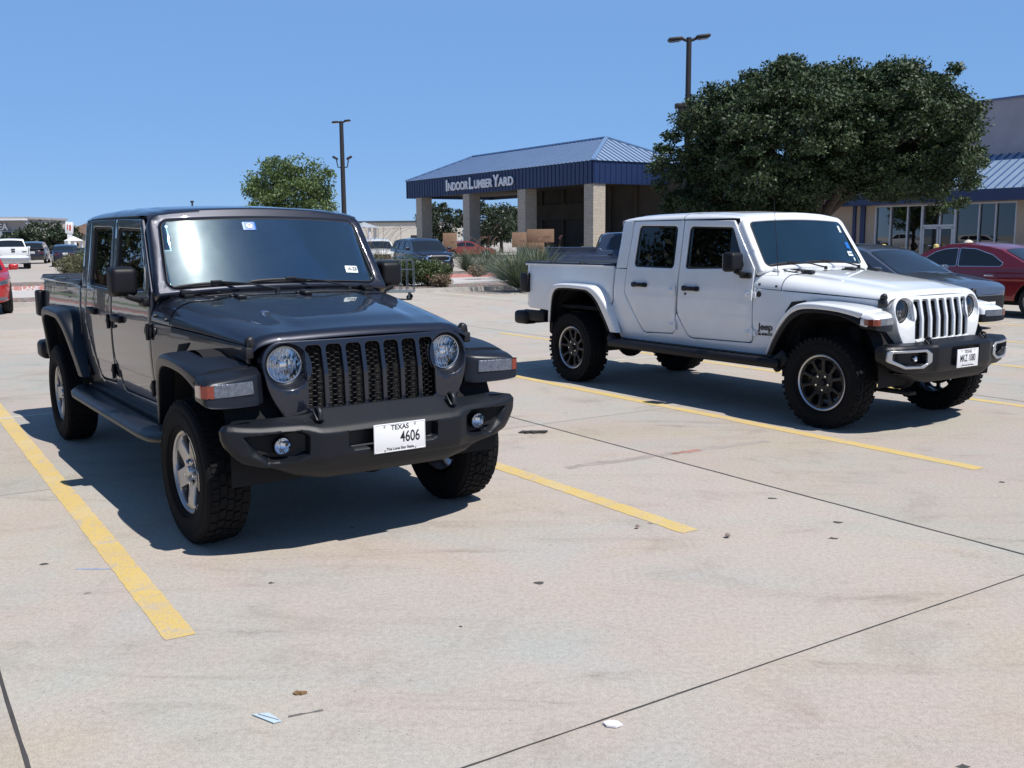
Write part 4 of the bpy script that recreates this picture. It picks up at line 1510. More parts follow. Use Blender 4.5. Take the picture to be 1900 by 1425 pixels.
    sw.tube(ring, 0.015, 8, closed=True)
    sw.rbox(c + Vector((0.03, 0, -0.01)), (0.05, 0.15, 0.10), 0.02, (0, -0.42, 0))
    sw.tube([c + Vector((0.03, 0, 0)), c + Vector((0.22, 0, -0.07))], 0.03, 10)
    sw.build('steering_wheel', M['ink'], dbo)
    for x in (-1.55, -2.35):
        for y in (-0.37, 0.37):
            se = MB()
            se.rbox((x, y, 0.93 + lift), (0.50, 0.50, 0.16), 0.06, seg=3)
            se.rbox((x - 0.26, y, 1.22 + lift), (0.15, 0.48, 0.58), 0.06, (0, -0.22, 0), seg=3)
            se.rbox((x - 0.335, y, 1.60 + lift), (0.10, 0.26, 0.18), 0.045, (0, -0.15, 0), seg=3)
            se.cyl((x - 0.33, y - 0.05, 1.48 + lift), (x - 0.335, y - 0.05, 1.56 + lift), 0.008)
            se.cyl((x - 0.33, y + 0.05, 1.48 + lift), (x - 0.335, y + 0.05, 1.56 + lift), 0.008)
            se.build('seat', M['fabric'] if not white else M['fabric_grey'], root, ang=45)
    rm = MB()
    rm.rbox((-1.11, 0.0, 1.66 + lift), (0.035, 0.24, 0.075), 0.018, (0, 0.1, 0), seg=3)
    rm.cyl((-1.09, 0, 1.68 + lift), (-1.075, 0, 1.75 + lift), 0.010)
    rm.build('interior_mirror', M['ink'], root)
    rc = MB()
    rc.tube([(-1.90, -0.62, 1.30 + lift), (-1.88, -0.62, 1.70 + lift), (-1.88, -0.55, 1.75 + lift), (-1.88, 0.55, 1.75 + lift), (-1.88, 0.62, 1.70 + lift), (-1.90, 0.62, 1.30 + lift)], 0.032, 10)
    rc.build('roll_bar', M['dash'], root)

    # ---- underneath
    ub = MB()
    for sg in (-1, 1):
        ub.rbox((-1.95, sg * 0.42, 0.52 + lift), (5.1, 0.09, 0.14), 0.015)
        ub.cyl((0, sg * 0.40, 0.40), (0, sg * 0.75, 0.40), 0.055, 0.05, 12)
        ub.cyl((-3.487, sg * 0.40, 0.40), (-3.487, sg * 0.75, 0.40), 0.06, 0.055, 12)
        ub.cyl((0.06, sg * 0.48, 0.40), (0.02, sg * 0.47, 0.85), 0.06, 0.06, 12)
        ub.cyl((-3.5, sg * 0.52, 0.38), (-3.6, sg * 0.50, 0.85), 0.03, 0.03, 10)
        ub.tube([(-0.05, sg * 0.42, 0.33), (-0.9, sg * 0.36, 0.47)], 0.028, 8)
        ub.cyl((0.0, sg * 0.70, 0.40), (0.0, sg * 0.78, 0.40), 0.12, 0.12, 16)
        ub.cyl((-3.487, sg * 0.70, 0.40), (-3.487, sg * 0.78, 0.40), 0.12, 0.12, 16)
    ub.cyl((0, -0.75, 0.40), (0, 0.75, 0.40), 0.042, n=12)
    ub.cyl((-3.487, -0.75, 0.40), (-3.487, 0.75, 0.40), 0.045, n=12)
    bm = bmesh.new()
    bmesh.ops.create_uvsphere(bm, u_segments=16, v_segments=10, radius=0.155)
    ub.addbm(bm, (0.0, 0.22, 0.39))
    bm = bmesh.new()
    bmesh.ops.create_uvsphere(bm, u_segments=16, v_segments=10, radius=0.165)
    ub.addbm(bm, (-3.487, 0.0, 0.39))
    ub.tube([(0.18, -0.72, 0.37), (0.18, 0.72, 0.39)], 0.02, 8)
    ub.tube([(0.24, -0.72, 0.42), (0.24, 0.5, 0.47)], 0.018, 8)
    ub.rbox((-1.2, 0.05, 0.47 + lift), (0.9, 0.5, 0.16), 0.04)
    ub.rbox((-2.2, -0.22, 0.46 + lift), (1.1, 0.34, 0.20), 0.06)
    ub.rbox((-4.2, 0.2, 0.60 + lift), (0.5, 0.5, 0.18), 0.06)
    ub.tube([(-1.6, 0.3, 0.44), (-2.6, 0.33, 0.45), (-3.1, 0.40, 0.55), (-3.9, 0.45, 0.56), (-4.4, 0.5, 0.5)], 0.035, 8)
    ub.cyl((-1.7, 0.0, 0.48), (-3.35, 0.0, 0.42), 0.04, n=10)
    ub.rbox((-0.15, 0, 0.75 + lift), (0.75, 0.62, 0.42), 0.05)
    ub.box((-3.7, 0, 0.74 + lift), (1.6, 1.2, 0.06))
    ub.box((0.50, 0, 0.55 + lift), (0.10, 0.9, 0.16))
    if white:
        ub.rbox((0.42, -0.45, 0.33), (0.34, 0.10, 0.03), 0.01)
    ub.build('underbody', M['under'], root, ang=40)

    # ---- wheels
    kind, Rt, wid, rim = ('street', 0.397, 0.248, 0.226) if not white else ('offroad', 0.396, 0.252, 0.240)
    protos = {}
    for (x, sg, steer) in ((0, -1, 2.2), (0, 1, 2.2), (-3.487, -1, 0), (-3.487, 1, 0)):
        if sg not in protos:
            w = make_wheel(kind, Rt, wid, rim, sg)
            w.parent = root
            protos[sg] = w
        else:
            w = copy_tree(protos[sg], root)
        w.location = (x, sg * (0.784 if not white else 0.792), Rt - 0.005)
        w.rotation_euler = (0, R(17 * (1 if x else 2.1) * sg), R(steer))
    return root

M['fabric_grey'] = mat('grey_fabric', (0.50, 0.50, 0.52), 0.8, var=0.12)
M['badge'] = mat('badge_metal', (0.13, 0.13, 0.14), 0.3, 0.8, var=0.05)
PICK_G = make_pickup('pickup_truck', 'dark grey crew cab pickup with silver wheels and folding bed cover, parked nearest the camera', False, (-1.04403597, 5.69968584, 0), -0.9660966)
PICK_W = make_pickup('pickup_truck', 'white crew cab pickup with black wheels and black side mirrors, parked in the next bay', True, (3.36940322, 8.78243406, 0), -0.97800434)
# ================================================================== ground
def ground_mat():
    m, t, b = newmat('concrete_slabs')
    co = coord(t)
    mp = t.nodes.new('ShaderNodeMapping')
    mp.inputs['Rotation'].default_value = (0, 0, -A_G1)
    mp.inputs['Location'].default_value = (0, 0, 0)
    lk(t, co, mp.inputs[0])
    big = nz(t, 0.30, 5, 0.55, 0.9, co)
    big2 = nz(t, 0.55, 4, 0.55, 1.2, mp.outputs[0])
    big2.inputs['Scale'].default_value = 0.6
    fine = nz(t, 42, 6, 0.7, 0, co)
    grit = nz(t, 170, 4, 0.7, 0, co)
    c1 = ramp(t, big.outputs[0], [(0.34, (0.364, 0.362, 0.330)), (0.44, (0.398, 0.360, 0.298)), (0.52, (0.398, 0.346, 0.308)), (0.60, (0.352, 0.354, 0.325)), (0.70, (0.392, 0.352, 0.305))])
    c2 = ramp(t, big2.outputs[0], [(0.35, (0.380, 0.332, 0.262)), (0.46, (0.396, 0.342, 0.306)), (0.54, (0.368, 0.348, 0.308)), (0.62, (0.342, 0.355, 0.332))])
    col = mixc(t, 0.5, c1.outputs[0], c2.outputs[0])
    g = ramp(t, grit.outputs[0], [(0.30, (0.50, 0.49, 0.48)), (0.47, (0.96, 0.96, 0.96)), (0.70, (1.28, 1.27, 1.24))])
    col = mixc(t, 0.75, col, g.outputs[0], 'MULTIPLY')
    f = ramp(t, fine.outputs[0], [(0.33, (0.80, 0.79, 0.79)), (0.6, (1.07, 1.07, 1.06))])
    col = mixc(t, 0.8, col, f.outputs[0], 'MULTIPLY')
    # scattered tar and gum spots
    v = t.nodes.new('ShaderNodeTexVoronoi')
    v.inputs['Scale'].default_value = 1.7
    v.inputs['Randomness'].default_value = 1.0
    lk(t, co, v.inputs['Vector'])
    wob = nz(t, 30, 3, 0.6, 0, co)
    ad = t.nodes.new('ShaderNodeMath')
    ad.operation = 'MULTIPLY_ADD'
    ad.inputs[1].default_value = 0.06
    lk(t, wob.outputs[0], ad.inputs[0])
    lk(t, v.outputs['Distance'], ad.inputs[2])
    sp = ramp(t, ad.outputs[0], [(0.048, (0.30, 0.29, 0.28)), (0.062, (1, 1, 1))])
    col = mixc(t, 0.65, col, sp.outputs[0], 'MULTIPLY')
    # slow stains
    st = nz(t, 1.6, 6, 0.7, 0.5, mp.outputs[0])
    sr = ramp(t, st.outputs[0], [(0.30, (0.78, 0.76, 0.74)), (0.45, (0.98, 0.98, 0.98)), (0.75, (1.03, 1.03, 1.04))])
    col = mixc(t, 0.8, col, sr.outputs[0], 'MULTIPLY')
    # each slab was poured on its own day
    dv = t.nodes.new('ShaderNodeVectorMath'); dv.operation = 'MULTIPLY_ADD'
    dv.inputs[1].default_value = (1 / 4.55, 1 / 4.57, 0)
    pj = Vector((1.078, 3.655)); q0 = Euler((0, 0, -A_G1)).to_matrix() @ Vector((1.078, 3.655, 0)); q1 = Euler((0, 0, -A_G1)).to_matrix() @ Vector((-1.747, 3.21, 0))
    dv.inputs[2].default_value = (-q0.x / 4.55 + 50, -q1.y / 4.57 + 50, 0)
    lk(t, mp.outputs[0], dv.inputs[0])
    fl = t.nodes.new('ShaderNodeVectorMath'); fl.operation = 'FLOOR'
    lk(t, dv.outputs[0], fl.inputs[0])
    wn_ = t.nodes.new('ShaderNodeTexWhiteNoise'); wn_.noise_dimensions = '2D'
    lk(t, fl.outputs[0], wn_.inputs['Vector'])
    slb = ramp(t, wn_.outputs['Value'], [(0.0, (0.94, 0.93, 0.92)), (0.5, (1.0, 0.99, 0.985)), (1.0, (1.03, 1.03, 1.04))])
    col = mixc(t, 1.0, col, slb.outputs[0], 'MULTIPLY')
    # drips and dark smears in the stalls, drawn out along them
    m3 = t.nodes.new('ShaderNodeMapping')
    m3.inputs['Rotation'].default_value = (0, 0, -A_G1)
    m3.inputs['Scale'].default_value = (0.35, 1.6, 1)
    lk(t, co, m3.inputs[0])
    dr = nz(t, 2.3, 7, 0.72, 0.8, m3.outputs[0])
    drr = ramp(t, dr.outputs[0], [(0.28, (0.62, 0.58, 0.55)), (0.38, (0.92, 0.91, 0.90)), (0.48, (1, 1, 1))])
    col = mixc(t, 0.9, col, drr.outputs[0], 'MULTIPLY')
    pit = t.nodes.new('ShaderNodeTexVoronoi'); pit.inputs['Scale'].default_value = 26
    lk(t, co, pit.inputs['Vector'])
    pr = ramp(t, pit.outputs['Distance'], [(0.07, (0.45, 0.43, 0.42)), (0.13, (1, 1, 1))])
    msk = nz(t, 5, 3, 0.6, 0.3, co)
    mr_ = ramp(t, msk.outputs[0], [(0.50, (0, 0, 0)), (0.62, (0.8, 0.8, 0.8))])
    col = mixc(t, mr_.outputs[0], col, mixc(t, 1.0, col, pr.outputs[0], 'MULTIPLY'))
    lk(t, col, b.inputs['Base Color'])
    b.inputs['Roughness'].default_value = 0.88
    bump(t, b, grit.outputs[0], 0.35, 0.003)
    return m
gm = MB()
gm.add([(-900, -60, 0), (900, -60, 0), (900, 1500, 0), (-900, 1500, 0)], [(0, 1, 2, 3)])
tag(gm.build('parking_lot', ground_mat(), fixn=False), kind='structure')

JM = mat('joint_sealant', (0.045, 0.043, 0.042), 0.9, var=0.3, vs=8)
JF = mat('fine_joint', (0.14, 0.13, 0.125), 0.9, var=0.3, vs=8)
YP = None
def ymat():
    m, t, b = newmat('yellow_line_paint')
    co = coord(t)
    n = nz(t, 2.2, 6, 0.65, 0.4, co)
    r = ramp(t, n.outputs[0], [(0.3, (0.52, 0.385, 0.155)), (0.5, (0.56, 0.405, 0.125)), (0.7, (0.54, 0.43, 0.22))])
    n2 = nz(t, 60, 6, 0.75, 0.6, co)
    r2 = ramp(t, n2.outputs[0], [(0.40, (0.9, 0.9, 0.9)), (0.46, (0, 0, 0))])
    col = mixc(t, r2.outputs[0], r.outputs[0], (0.40, 0.35, 0.30))
    n3 = nz(t, 5.5, 9, 0.80, 0.7, co)
    r3 = ramp(t, n3.outputs[0], [(0.40, (0.85, 0.85, 0.85)), (0.465, (0.0, 0.0, 0.0))])
    col = mixc(t, r3.outputs[0], col, (0.40, 0.35, 0.30))
    n4 = nz(t, 130, 3, 0.7, 0, co)
    r4 = ramp(t, n4.outputs[0], [(0.3, (0.78, 0.78, 0.78)), (0.6, (1.06, 1.06, 1.06))])
    col = mixc(t, 0.8, col, r4.outputs[0], 'MULTIPLY')
    lk(t, col, b.inputs['Base Color'])
    b.inputs['Roughness'].default_value = 0.75
    return m
YP = ymat()
WP = mat('faded_line_paint', (0.50, 0.47, 0.40), 0.8, var=0.12, vs=4)
def strip(name, a, b, w, m, z=0.0012, jit=0.0, seg=0.15, kind='structure', ends=0.0):
    a, b = Vector(a), Vector(b)
    d = b - a
    L = d.length
    d.normalize()
    nrm = Vector((-d.y, d.x, 0))
    n = max(2, int(L / seg))
    vs = []
    for k in range(n + 1):
        p = a + d * (L * k / n)
        j1, j2 = (random.uniform(-jit, jit) for _ in range(2))
        e = (1 - ends * (1 if k in (0, n) else 0))
        vs += [(p + nrm * (w / 2 * e + j1)).to_tuple()[:2] + (z,), (p - nrm * (w / 2 * e + j2)).to_tuple()[:2] + (z,)]
    mb = MB()
    mb.add(vs, [(2 * k, 2 * k + 1, 2 * k + 3, 2 * k + 2) for k in range(n)])
    o = mb.build(name, m, fixn=False)
    if kind: tag(o, kind=kind)
    return o
# slab joints, 4.57 m grid along G1 / G2
jc, jb = Vector((-1.747, 3.21, 0)), Vector((1.338, 6.877, 0))
for k in range(-5, 9):
    p = jc + G2 * (4.57 * k)
    strip('slab_joint', p - G1 * 60, p + G1 * 12, {0: 0.015, 1: 0.019}.get(k, 0.014), JM, jit=0.0018, seg=0.12 if k in (0, 1) else 1.0)
ja = Vector((1.078, 3.655, 0))
for k in range(-1, 12):
    p = ja - G1 * (4.55 * k)
    w = {0: 0.008, 1: 0.005}.get(k, 0.007)
    strip('slab_joint', p - G2 * 45, p + G2 * 60, w, JM if k == 0 else JF, z=0.0014, jit=0.0012 if k == 0 else 0.0006, seg=0.10 if k == 0 else 1.0)
# stall lines
e1 = Vector((-1.385, 3.885, 0))
for k in range(-1, 8):
    a = {0: Vector((-1.385, 3.885, 0)), 1: Vector((0.990, 5.308, 0)), 2: Vector((3.283, 6.741, 0))}.get(k, Vector((3.283, 6.741, 0)) + G2 * (2.73 * (k - 2)))
    dd = {0: Vector((-0.545, 0.838, 0)), 1: Vector((-0.555, 0.832, 0)), 2: Vector((-0.553, 0.833, 0))}.get(k, -G1)
    strip('parking_line', a, a + dd * 10.6, 0.125, YP, z=0.0020, jit=0.0035, seg=0.05 if k in (0, 1, 2) else 0.3)
for k in range(-6, 10):
    a = Vector((3.283, 6.741, 0)) + G2 * (2.73 * (k - 2)) - G1 * 18.5
    strip('parking_line', a, a - G1 * 5.5, 0.11, WP, z=0.0020, jit=0.002, seg=0.5)
p = gnd(60, 771)
strip('faded_line', p - G2 * 3.5, gnd(95, 768) + G2 * 30, 0.06, WP, z=0.0024, jit=0.004, seg=0.2)
# a rusty scrape and a rubbed patch on the slab
SCR = mat('rust_scrape', (0.30, 0.155, 0.12), 0.85, var=0.35, vs=6)
SC2 = mat('rubbed_scrape', (0.30, 0.265, 0.235), 0.85, var=0.2, vs=6)
a, b = gnd(1050, 868), gnd(1425, 818)
strip('scrape_mark', a, b, 0.085, SC2, z=0.0010, jit=0.016, seg=0.04)
strip('scrape_mark', gnd(1245, 842), gnd(1300, 835), 0.05, SCR, z=0.0016, jit=0.014, seg=0.03)
strip('scrape_mark', gnd(535, 1330), gnd(600, 1318), 0.012, JF, z=0.0010, jit=0.004, seg=0.02)
strip('scrape_mark', gnd(140, 1056), gnd(205, 1056), 0.012, mat('blue_chalk', (0.20, 0.26, 0.42), 0.9, var=0.2), z=0.0010, jit=0.004, seg=0.03)

# ------------------------------------------------------------------ litter
def flat_bit(name, label, cat, px, py, pts, m, h=0.004, rz=0.0, bend=0.0):
    c = gnd(px, py)
    mb = MB()
    n = len(pts)
    top = []
    for i, (x, y) in enumerate(pts):
        q = Vector((x, y, 0)); q.rotate(Euler((0, 0, rz)))
        top.append((q.x, q.y, 0.0035 + h + bend * math.sin(i * 2.1) ** 2))
    bot = [(x, y, 0.0030) for x, y, z in top]
    mb.add(top + bot, [tuple(range(n)), tuple(range(n, 2 * n))[::-1]] + [(k, n + k, n + (k + 1) % n, (k + 1) % n) for k in range(n)])
    o = mb.build(name, m)
    o.location = c
    tag(o, label, cat)
    return o
PB = mat('pale_blue_paper', (0.42, 0.52, 0.58), 0.7, var=0.06)
o = flat_bit('folded_paper', 'pale blue folded slip of paper lying on the concrete at the front', 'paper scrap', 493, 1334, [(-0.055, 0.018), (0.0, 0.034), (0.062, -0.018), (0.040, -0.035)], PB, 0.003, -0.1)
f2 = MB(); f2.add([(-0.03, 0.022, 0.0085), (0.052, -0.022, 0.0085), (0.051, -0.0235, 0.0085), (-0.032, 0.0205, 0.0085)], [(0, 1, 2, 3)])
f2.build('fold', M['ink'], o, fixn=False)
flat_bit('paper_scrap', 'small white torn scrap of paper on the concrete below the slab joint', 'paper scrap', 1136, 1347, [(-0.03, 0.01), (-0.01, 0.025), (0.02, 0.02), (0.035, -0.005), (0.01, -0.02), (-0.02, -0.012)], M['white'], 0.006)
flat_bit('dry_leaf', 'curled brown dry leaf on the concrete above the blue paper', 'leaf', 556, 1289, [(-0.026, 0.002), (-0.012, 0.009), (-0.006, 0.005), (0.004, 0.011), (0.012, 0.004), (0.027, 0.003), (0.012, -0.003), (0.010, -0.009), (-0.002, -0.005), (-0.012, -0.008)], mat('leaf_brown', (0.22, 0.13, 0.06), 0.7, var=0.3, vs=40), 0.003, bend=0.009)
flat_bit('rubber_scrap', 'crumpled black rag beside the slab joint between the two pickups', 'rag', 990, 804, [(-0.13, 0.004), (-0.10, 0.012), (-0.085, 0.032), (-0.05, 0.022), (-0.03, 0.030), (0.0, 0.018), (0.03, 0.040), (0.06, 0.026), (0.12, 0.022), (0.085, 0.002), (0.10, -0.022), (0.05, -0.012), (0.0, -0.028), (-0.03, -0.010), (-0.07, -0.030), (-0.08, -0.008)], mat('rag_black', (0.03, 0.032, 0.03), 0.9, var=0.3, vs=40), 0.006, bend=0.016)
for i, (px, py, s) in enumerate([(1350, 998, 1.0), (1183, 981, 0.8)]):
    mb = MB()
    bm = bmesh.new()
    bmesh.ops.create_icosphere(bm, subdivisions=2, radius=0.016 * s)
    for v in bm.verts:
        v.co *= random.uniform(0.85, 1.15)
        v.co.z *= 0.7
    mb.addbm(bm, (0, 0, 0.016))
    o = mb.build('pebble', mat('pebble_stone', (0.24, 0.18, 0.15), 0.8, var=0.3, vs=60))
    o.location = gnd(px, py)
    tag(o, ['reddish pebble on bare concrete below the end of the middle yellow line', 'tiny tan pebble just left of the reddish one, under the yellow line'][i], 'pebble', 'pebbles on the concrete')
SMUD = mat('black_smudge', (0.06, 0.06, 0.055), 0.9, var=0.3, vs=40)
for i, (px, py, s) in enumerate([(1002, 1082, 1.0), (1552, 969, 1.2), (1545, 999, 1.0), (1860, 895, 1.3), (80, 1047, 0.9), (502, 1082, 0.7), (1790, 1423, 0.9), (1434, 925, 1.4), (855, 1163, 0.4)]):
    pts = [(0.028 * s * random.uniform(0.4, 1.25) * math.cos(k * 0.785), 0.02 * s * random.uniform(0.4, 1.2) * math.sin(k * 0.785)) for k in range(8)]
    c = gnd(px, py)
    mb = MB()
    mb.add([(c.x + x, c.y + y, 0.0018) for x, y in pts], [tuple(range(8))])
    tag(mb.build('tar_spot', SMUD, fixn=False), kind='structure')

# ------------------------------------------------------------------ planting strips
CURB = mat('kerb_concrete', (0.42, 0.40, 0.37), 0.85, var=0.1, vs=3)
REDK = None
def redmat():
    m, t, b = newmat('red_kerb_paint')
    co = coord(t)
    n = nz(t, 3, 5, 0.7, 0.4, co)
    r = ramp(t, n.outputs[0], [(0.35, (0.46, 0.13, 0.12)), (0.6, (0.50, 0.24, 0.21)), (0.8, (0.45, 0.36, 0.33))])
    lk(t, r.outputs[0], b.inputs['Base Color'])
    b.inputs['Roughness'].default_value = 0.8
    return m
REDK = redmat()
GRAV = None
def gravmat():
    m, t, b = newmat('river_gravel')
    co = coord(t)
    v = t.nodes.new('ShaderNodeTexVoronoi')
    v.inputs['Scale'].default_value = 14
    lk(t, co, v.inputs['Vector'])
    r = ramp(t, v.outputs['Distance'], [(0.0, (0.36, 0.28, 0.23)), (0.45, (0.26, 0.20, 0.17)), (0.75, (0.05, 0.04, 0.035))])
    v2 = mixc(t, 0.45, r.outputs[0], v.outputs['Color'], 'OVERLAY')
    lk(t, v2, b.inputs['Base Color'])
    b.inputs['Roughness'].default_value = 0.9
    bump(t, b, v.outputs['Distance'], 1.0, 0.04)
    return m
GRAV = gravmat()
d30 = (gnd(961, 540) - gnd(776, 547)).normalized()
n30 = Vector((-d30.y, d30.x, 0))
def band(name, o0, s0, s1, w, z, m, h=None):
    """box strip parallel to the aisle kerb: from s0 to s1 along, w deep"""
    mb = MB()
    a = o0 + d30 * s0
    b = o0 + d30 * s1
    pts = [a, b, b + n30 * w, a + n30 * w]
    mb.add([(p.x, p.y, z) for p in pts] + [(p.x, p.y, 0) for p in pts], [(0, 1, 2, 3), (0, 4, 5, 1), (1, 5, 6, 2), (2, 6, 7, 3), (3, 7, 4, 0)])
    return tag(mb.build(name, m, fixn=True), kind='structure')
K0 = gnd(776, 544)
band('kerb', K0, -22, 34, 0.18, 0.13, CURB)
band('gravel_bed', K0 + n30 * 0.18, -22, 34, 2.6, 0.11, GRAV)
band('kerb', K0 + n30 * 2.78, -22, 34, 0.15, 0.12, CURB)
band('pavement', K0 + n30 * 2.93, -22, 34, 6.6, 0.03, mat('pavement_concrete', (0.43, 0.41, 0.39), 0.85, var=0.08, vs=2))
K1 = K0 + n30 * 9.53
band('red_kerb', K1, -26, 34, 0.18, 0.16, REDK)
band('gravel_bed', K1 + n30 * 0.18, -26, 34, 4.2, 0.14, GRAV)
def Kd(s, q, z=0.1):
    p = K0 + d30 * s + n30 * q
    return Vector((p.x, p.y, z))
# red lane text on the kerb face, left of the grey pickup
def kerb_px(px):
    """point on the red kerb face seen at column px"""
    best = None
    for i in range(-260, 340):
        s = i * 0.1
        q = K1 + d30 * s
        x = q.x / q.y * CAM_F + 950
        if best is None or abs(x - px) < best[0]:
            best = (abs(x - px), s)
    return best[1]
for body, pc in (('FIRE', 18), ('LANE', 64)):
    s = kerb_px(pc)
    o = K1 + d30 * s - n30 * 0.006
    Mx = Matrix(((d30.x, 0, -n30.x, o.x), (d30.y, 0, -n30.y, o.y), (0, 1, 0, 0.082), (0, 0, 0, 1)))
    tag(text_obj('kerb_lettering', body, 0.17, 0.001, M['white'], None, Mx, off=0.003, sx=1.35), kind='structure')

# ------------------------------------------------------------------ vegetation
def leafmat(name, lo, hi, trans=0.25, rough=0.5, vs=0.9):
    m = D.materials.new(name)
    m.use_nodes = True
    t = m.node_tree
    b = t.nodes['Principled BSDF']
    o = t.nodes['Material Output']
    co = coord(t)
    n = nz(t, vs, 3, 0.6, 0, co)
    g = t.nodes.new('ShaderNodeNewGeometry')
    mx = t.nodes.new('ShaderNodeMath')
    mx.operation = 'MULTIPLY_ADD'
    mx.inputs[1].default_value = 0.55
    lk(t, g.outputs['Random Per Island'], mx.inputs[0])
    m2 = t.nodes.new('ShaderNodeMath')
    m2.operation = 'MULTIPLY'
    m2.inputs[1].default_value = 0.5
    lk(t, n.outputs[0], m2.inputs[0])
    lk(t, m2.outputs[0], mx.inputs[2])
    r = ramp(t, mx.outputs[0], [(0.2, lo), (0.75, hi)])
    lk(t, r.outputs[0], b.inputs['Base Color'])
    b.inputs['Roughness'].default_value = rough
    tr = t.nodes.new('ShaderNodeBsdfTranslucent')
    lk(t, r.outputs[0], tr.inputs[0])
    ms = t.nodes.new('ShaderNodeMixShader')
    ms.inputs[0].default_value = trans
    lk(t, b.outputs[0], ms.inputs[1])
    lk(t, tr.outputs[0], ms.inputs[2])
    lk(t, ms.outputs[0], o.inputs[0])
    return m
def leaves_mesh(name, C, size, m, parent, rng, aspect=0.5, up=0.3):
    """C: (n,3) leaf centres; folded leaf quads with random orientation"""
    n = len(C)
    a = rng.normal(size=(n, 3))
    a[:, 2] += up
    a /= np.linalg.norm(a, axis=1)[:, None]
    b = rng.normal(size=(n, 3))
    b -= (b * a).sum(1)[:, None] * a
    b /= np.linalg.norm(b, axis=1)[:, None]
    s = size * rng.uniform(0.6, 1.35, n)[:, None]
    A = b * s
    B = np.cross(a, b) * s * aspect
    V = np.empty((n, 4, 3))
    V[:, 0] = C - A
    V[:, 1] = C + B - A * 0.15 + a * s * 0.15
    V[:, 2] = C + A
    V[:, 3] = C - B - A * 0.15 + a * s * 0.15
    me = D.meshes.new(name)
    me.vertices.add(n * 4)
    me.vertices.foreach_set('co', V.reshape(-1))
    me.loops.add(n * 4)
    me.loops.foreach_set('vertex_index', np.arange(n * 4, dtype=np.int32))
    me.polygons.add(n)
    me.polygons.foreach_set('loop_start', np.arange(0, n * 4, 4, dtype=np.int32))
    me.polygons.foreach_set('loop_total', np.full(n, 4, dtype=np.int32))
    me.update(calc_edges=True)
    return link(name, me, parent, [m])
BARK = mat('bark', (0.07, 0.055, 0.045), 0.9, var=0.35, vs=8, bs=0.6, bscale=18, bd=0.03)
def tree(name, label, loc, rx, ry, zlo, zhi, trunk_r, leaf, lsize, nclump, nleaf, seed, group=None, flat=0.0, spread=0.16, fork=0.45, extra=None, cat='tree', hollow=0.5, shape=None):
    rng = np.random.default_rng(seed)
    root = empty(name, loc, 0, label, cat, group)
    cz = (zlo + zhi) / 2
    hz = (zhi - zlo) / 2
    C = []
    while len(C) < nclump:
        v = rng.normal(size=3)
        v /= np.linalg.norm(v)
        r = rng.uniform(hollow, 1.0) ** 0.6
        lump = 1 + 0.11 * math.sin(3.1 * v[0] * 2 + seed) + 0.09 * math.sin(4.7 * v[1] * 2 + v[2] * 3 + seed * 2)
        p = np.array([v[0] * rx * r * lump, v[1] * ry * r * lump, cz + v[2] * hz * r * (1 + 0.08 * math.sin(5 * v[0] + seed))])
        if shape is not None and not shape(p):
            continue
        if p[2] < zlo - 0.1 * hz:
            continue
        C.append(p)
    if extra is not None:
        C += [np.array(e) for e in extra]
    C = np.array(C)
    # crown: leaves gathered round the twig ends
    k = rng.integers(0, len(C), nleaf)
    sg = spread * min(rx, hz * 1.3)
    off = np.clip(rng.normal(size=(nleaf, 3)), -1.9, 1.9) * sg * rng.uniform(0.5, 1.1, len(C))[k][:, None]
    off[:, 2] *= 0.65
    Lp = C[k] + off
    leaves_mesh('crown', Lp, lsize, leaf, root, rng)
    # trunk, limbs and twigs
    mb = MB()
    zf = zlo + (zhi - zlo) * 0.12 if fork is None else fork
    mb.tube([(0, 0, 0), (0.02, 0.01, zf * 0.5), (0.0, 0.0, zf)], [trunk_r * 1.35, trunk_r, trunk_r * 0.95], 12)
    nl = 7
    limbs = []
    for i in range(nl):
        a = 2 * math.pi * i / nl + rng.uniform(-0.3, 0.3)
        q = rng.uniform(0.45, 0.7)
        e = np.array([math.cos(a) * rx * q, math.sin(a) * ry * q, cz + hz * rng.uniform(-0.25, 0.45)])
        s0 = np.array([0, 0, zf * rng.uniform(0.85, 1.0)])
        md = s0 + (e - s0) * 0.45 + np.array([0, 0, 0.12 * hz])
        pts = [tuple(s0), tuple(s0 + (md - s0) * 0.5), tuple(md), tuple(e)]
        mb.tube(pts, [trunk_r * 0.62, trunk_r * 0.5, trunk_r * 0.36, trunk_r * 0.10], 8)
        limbs.append((s0, md, e))
    for c in C[::max(1, len(C) // 110)]:
        s0, md, e = limbs[int(np.argmin([np.linalg.norm(c - l[2]) for l in limbs]))]
        st = md + (e - md) * rng.uniform(0, 0.9)
        mb.tube([tuple(st), tuple((st + c) / 2 + rng.normal(size=3) * 0.05 * rx), tuple(c)], [trunk_r * 0.13, trunk_r * 0.08, trunk_r * 0.03], 5)
    mb.build('trunk', BARK, root, ang=50)
    return root
LF_OAK = leafmat('oak_leaves', (0.010, 0.025, 0.008), (0.050, 0.082, 0.026), 0.18, 0.6)
LF_ELM = leafmat('elm_leaves', (0.048, 0.090, 0.026), (0.150, 0.210, 0.072), 0.34, 0.5)
LF_DARK = leafmat('evergreen_leaves', (0.012, 0.024, 0.010), (0.042, 0.062, 0.028), 0.15, 0.5)
LF_BUSH = leafmat('bush_leaves', (0.030, 0.055, 0.018), (0.095, 0.130, 0.040), 0.2, 0.5, 6)
LF_GREY = leafmat('yucca_blades', (0.055, 0.080, 0.050), (0.150, 0.180, 0.110), 0.15, 0.5, 6)
LF_DRY = leafmat('dry_stems', (0.12, 0.09, 0.06), (0.26, 0.20, 0.13), 0.15, 0.7, 6)

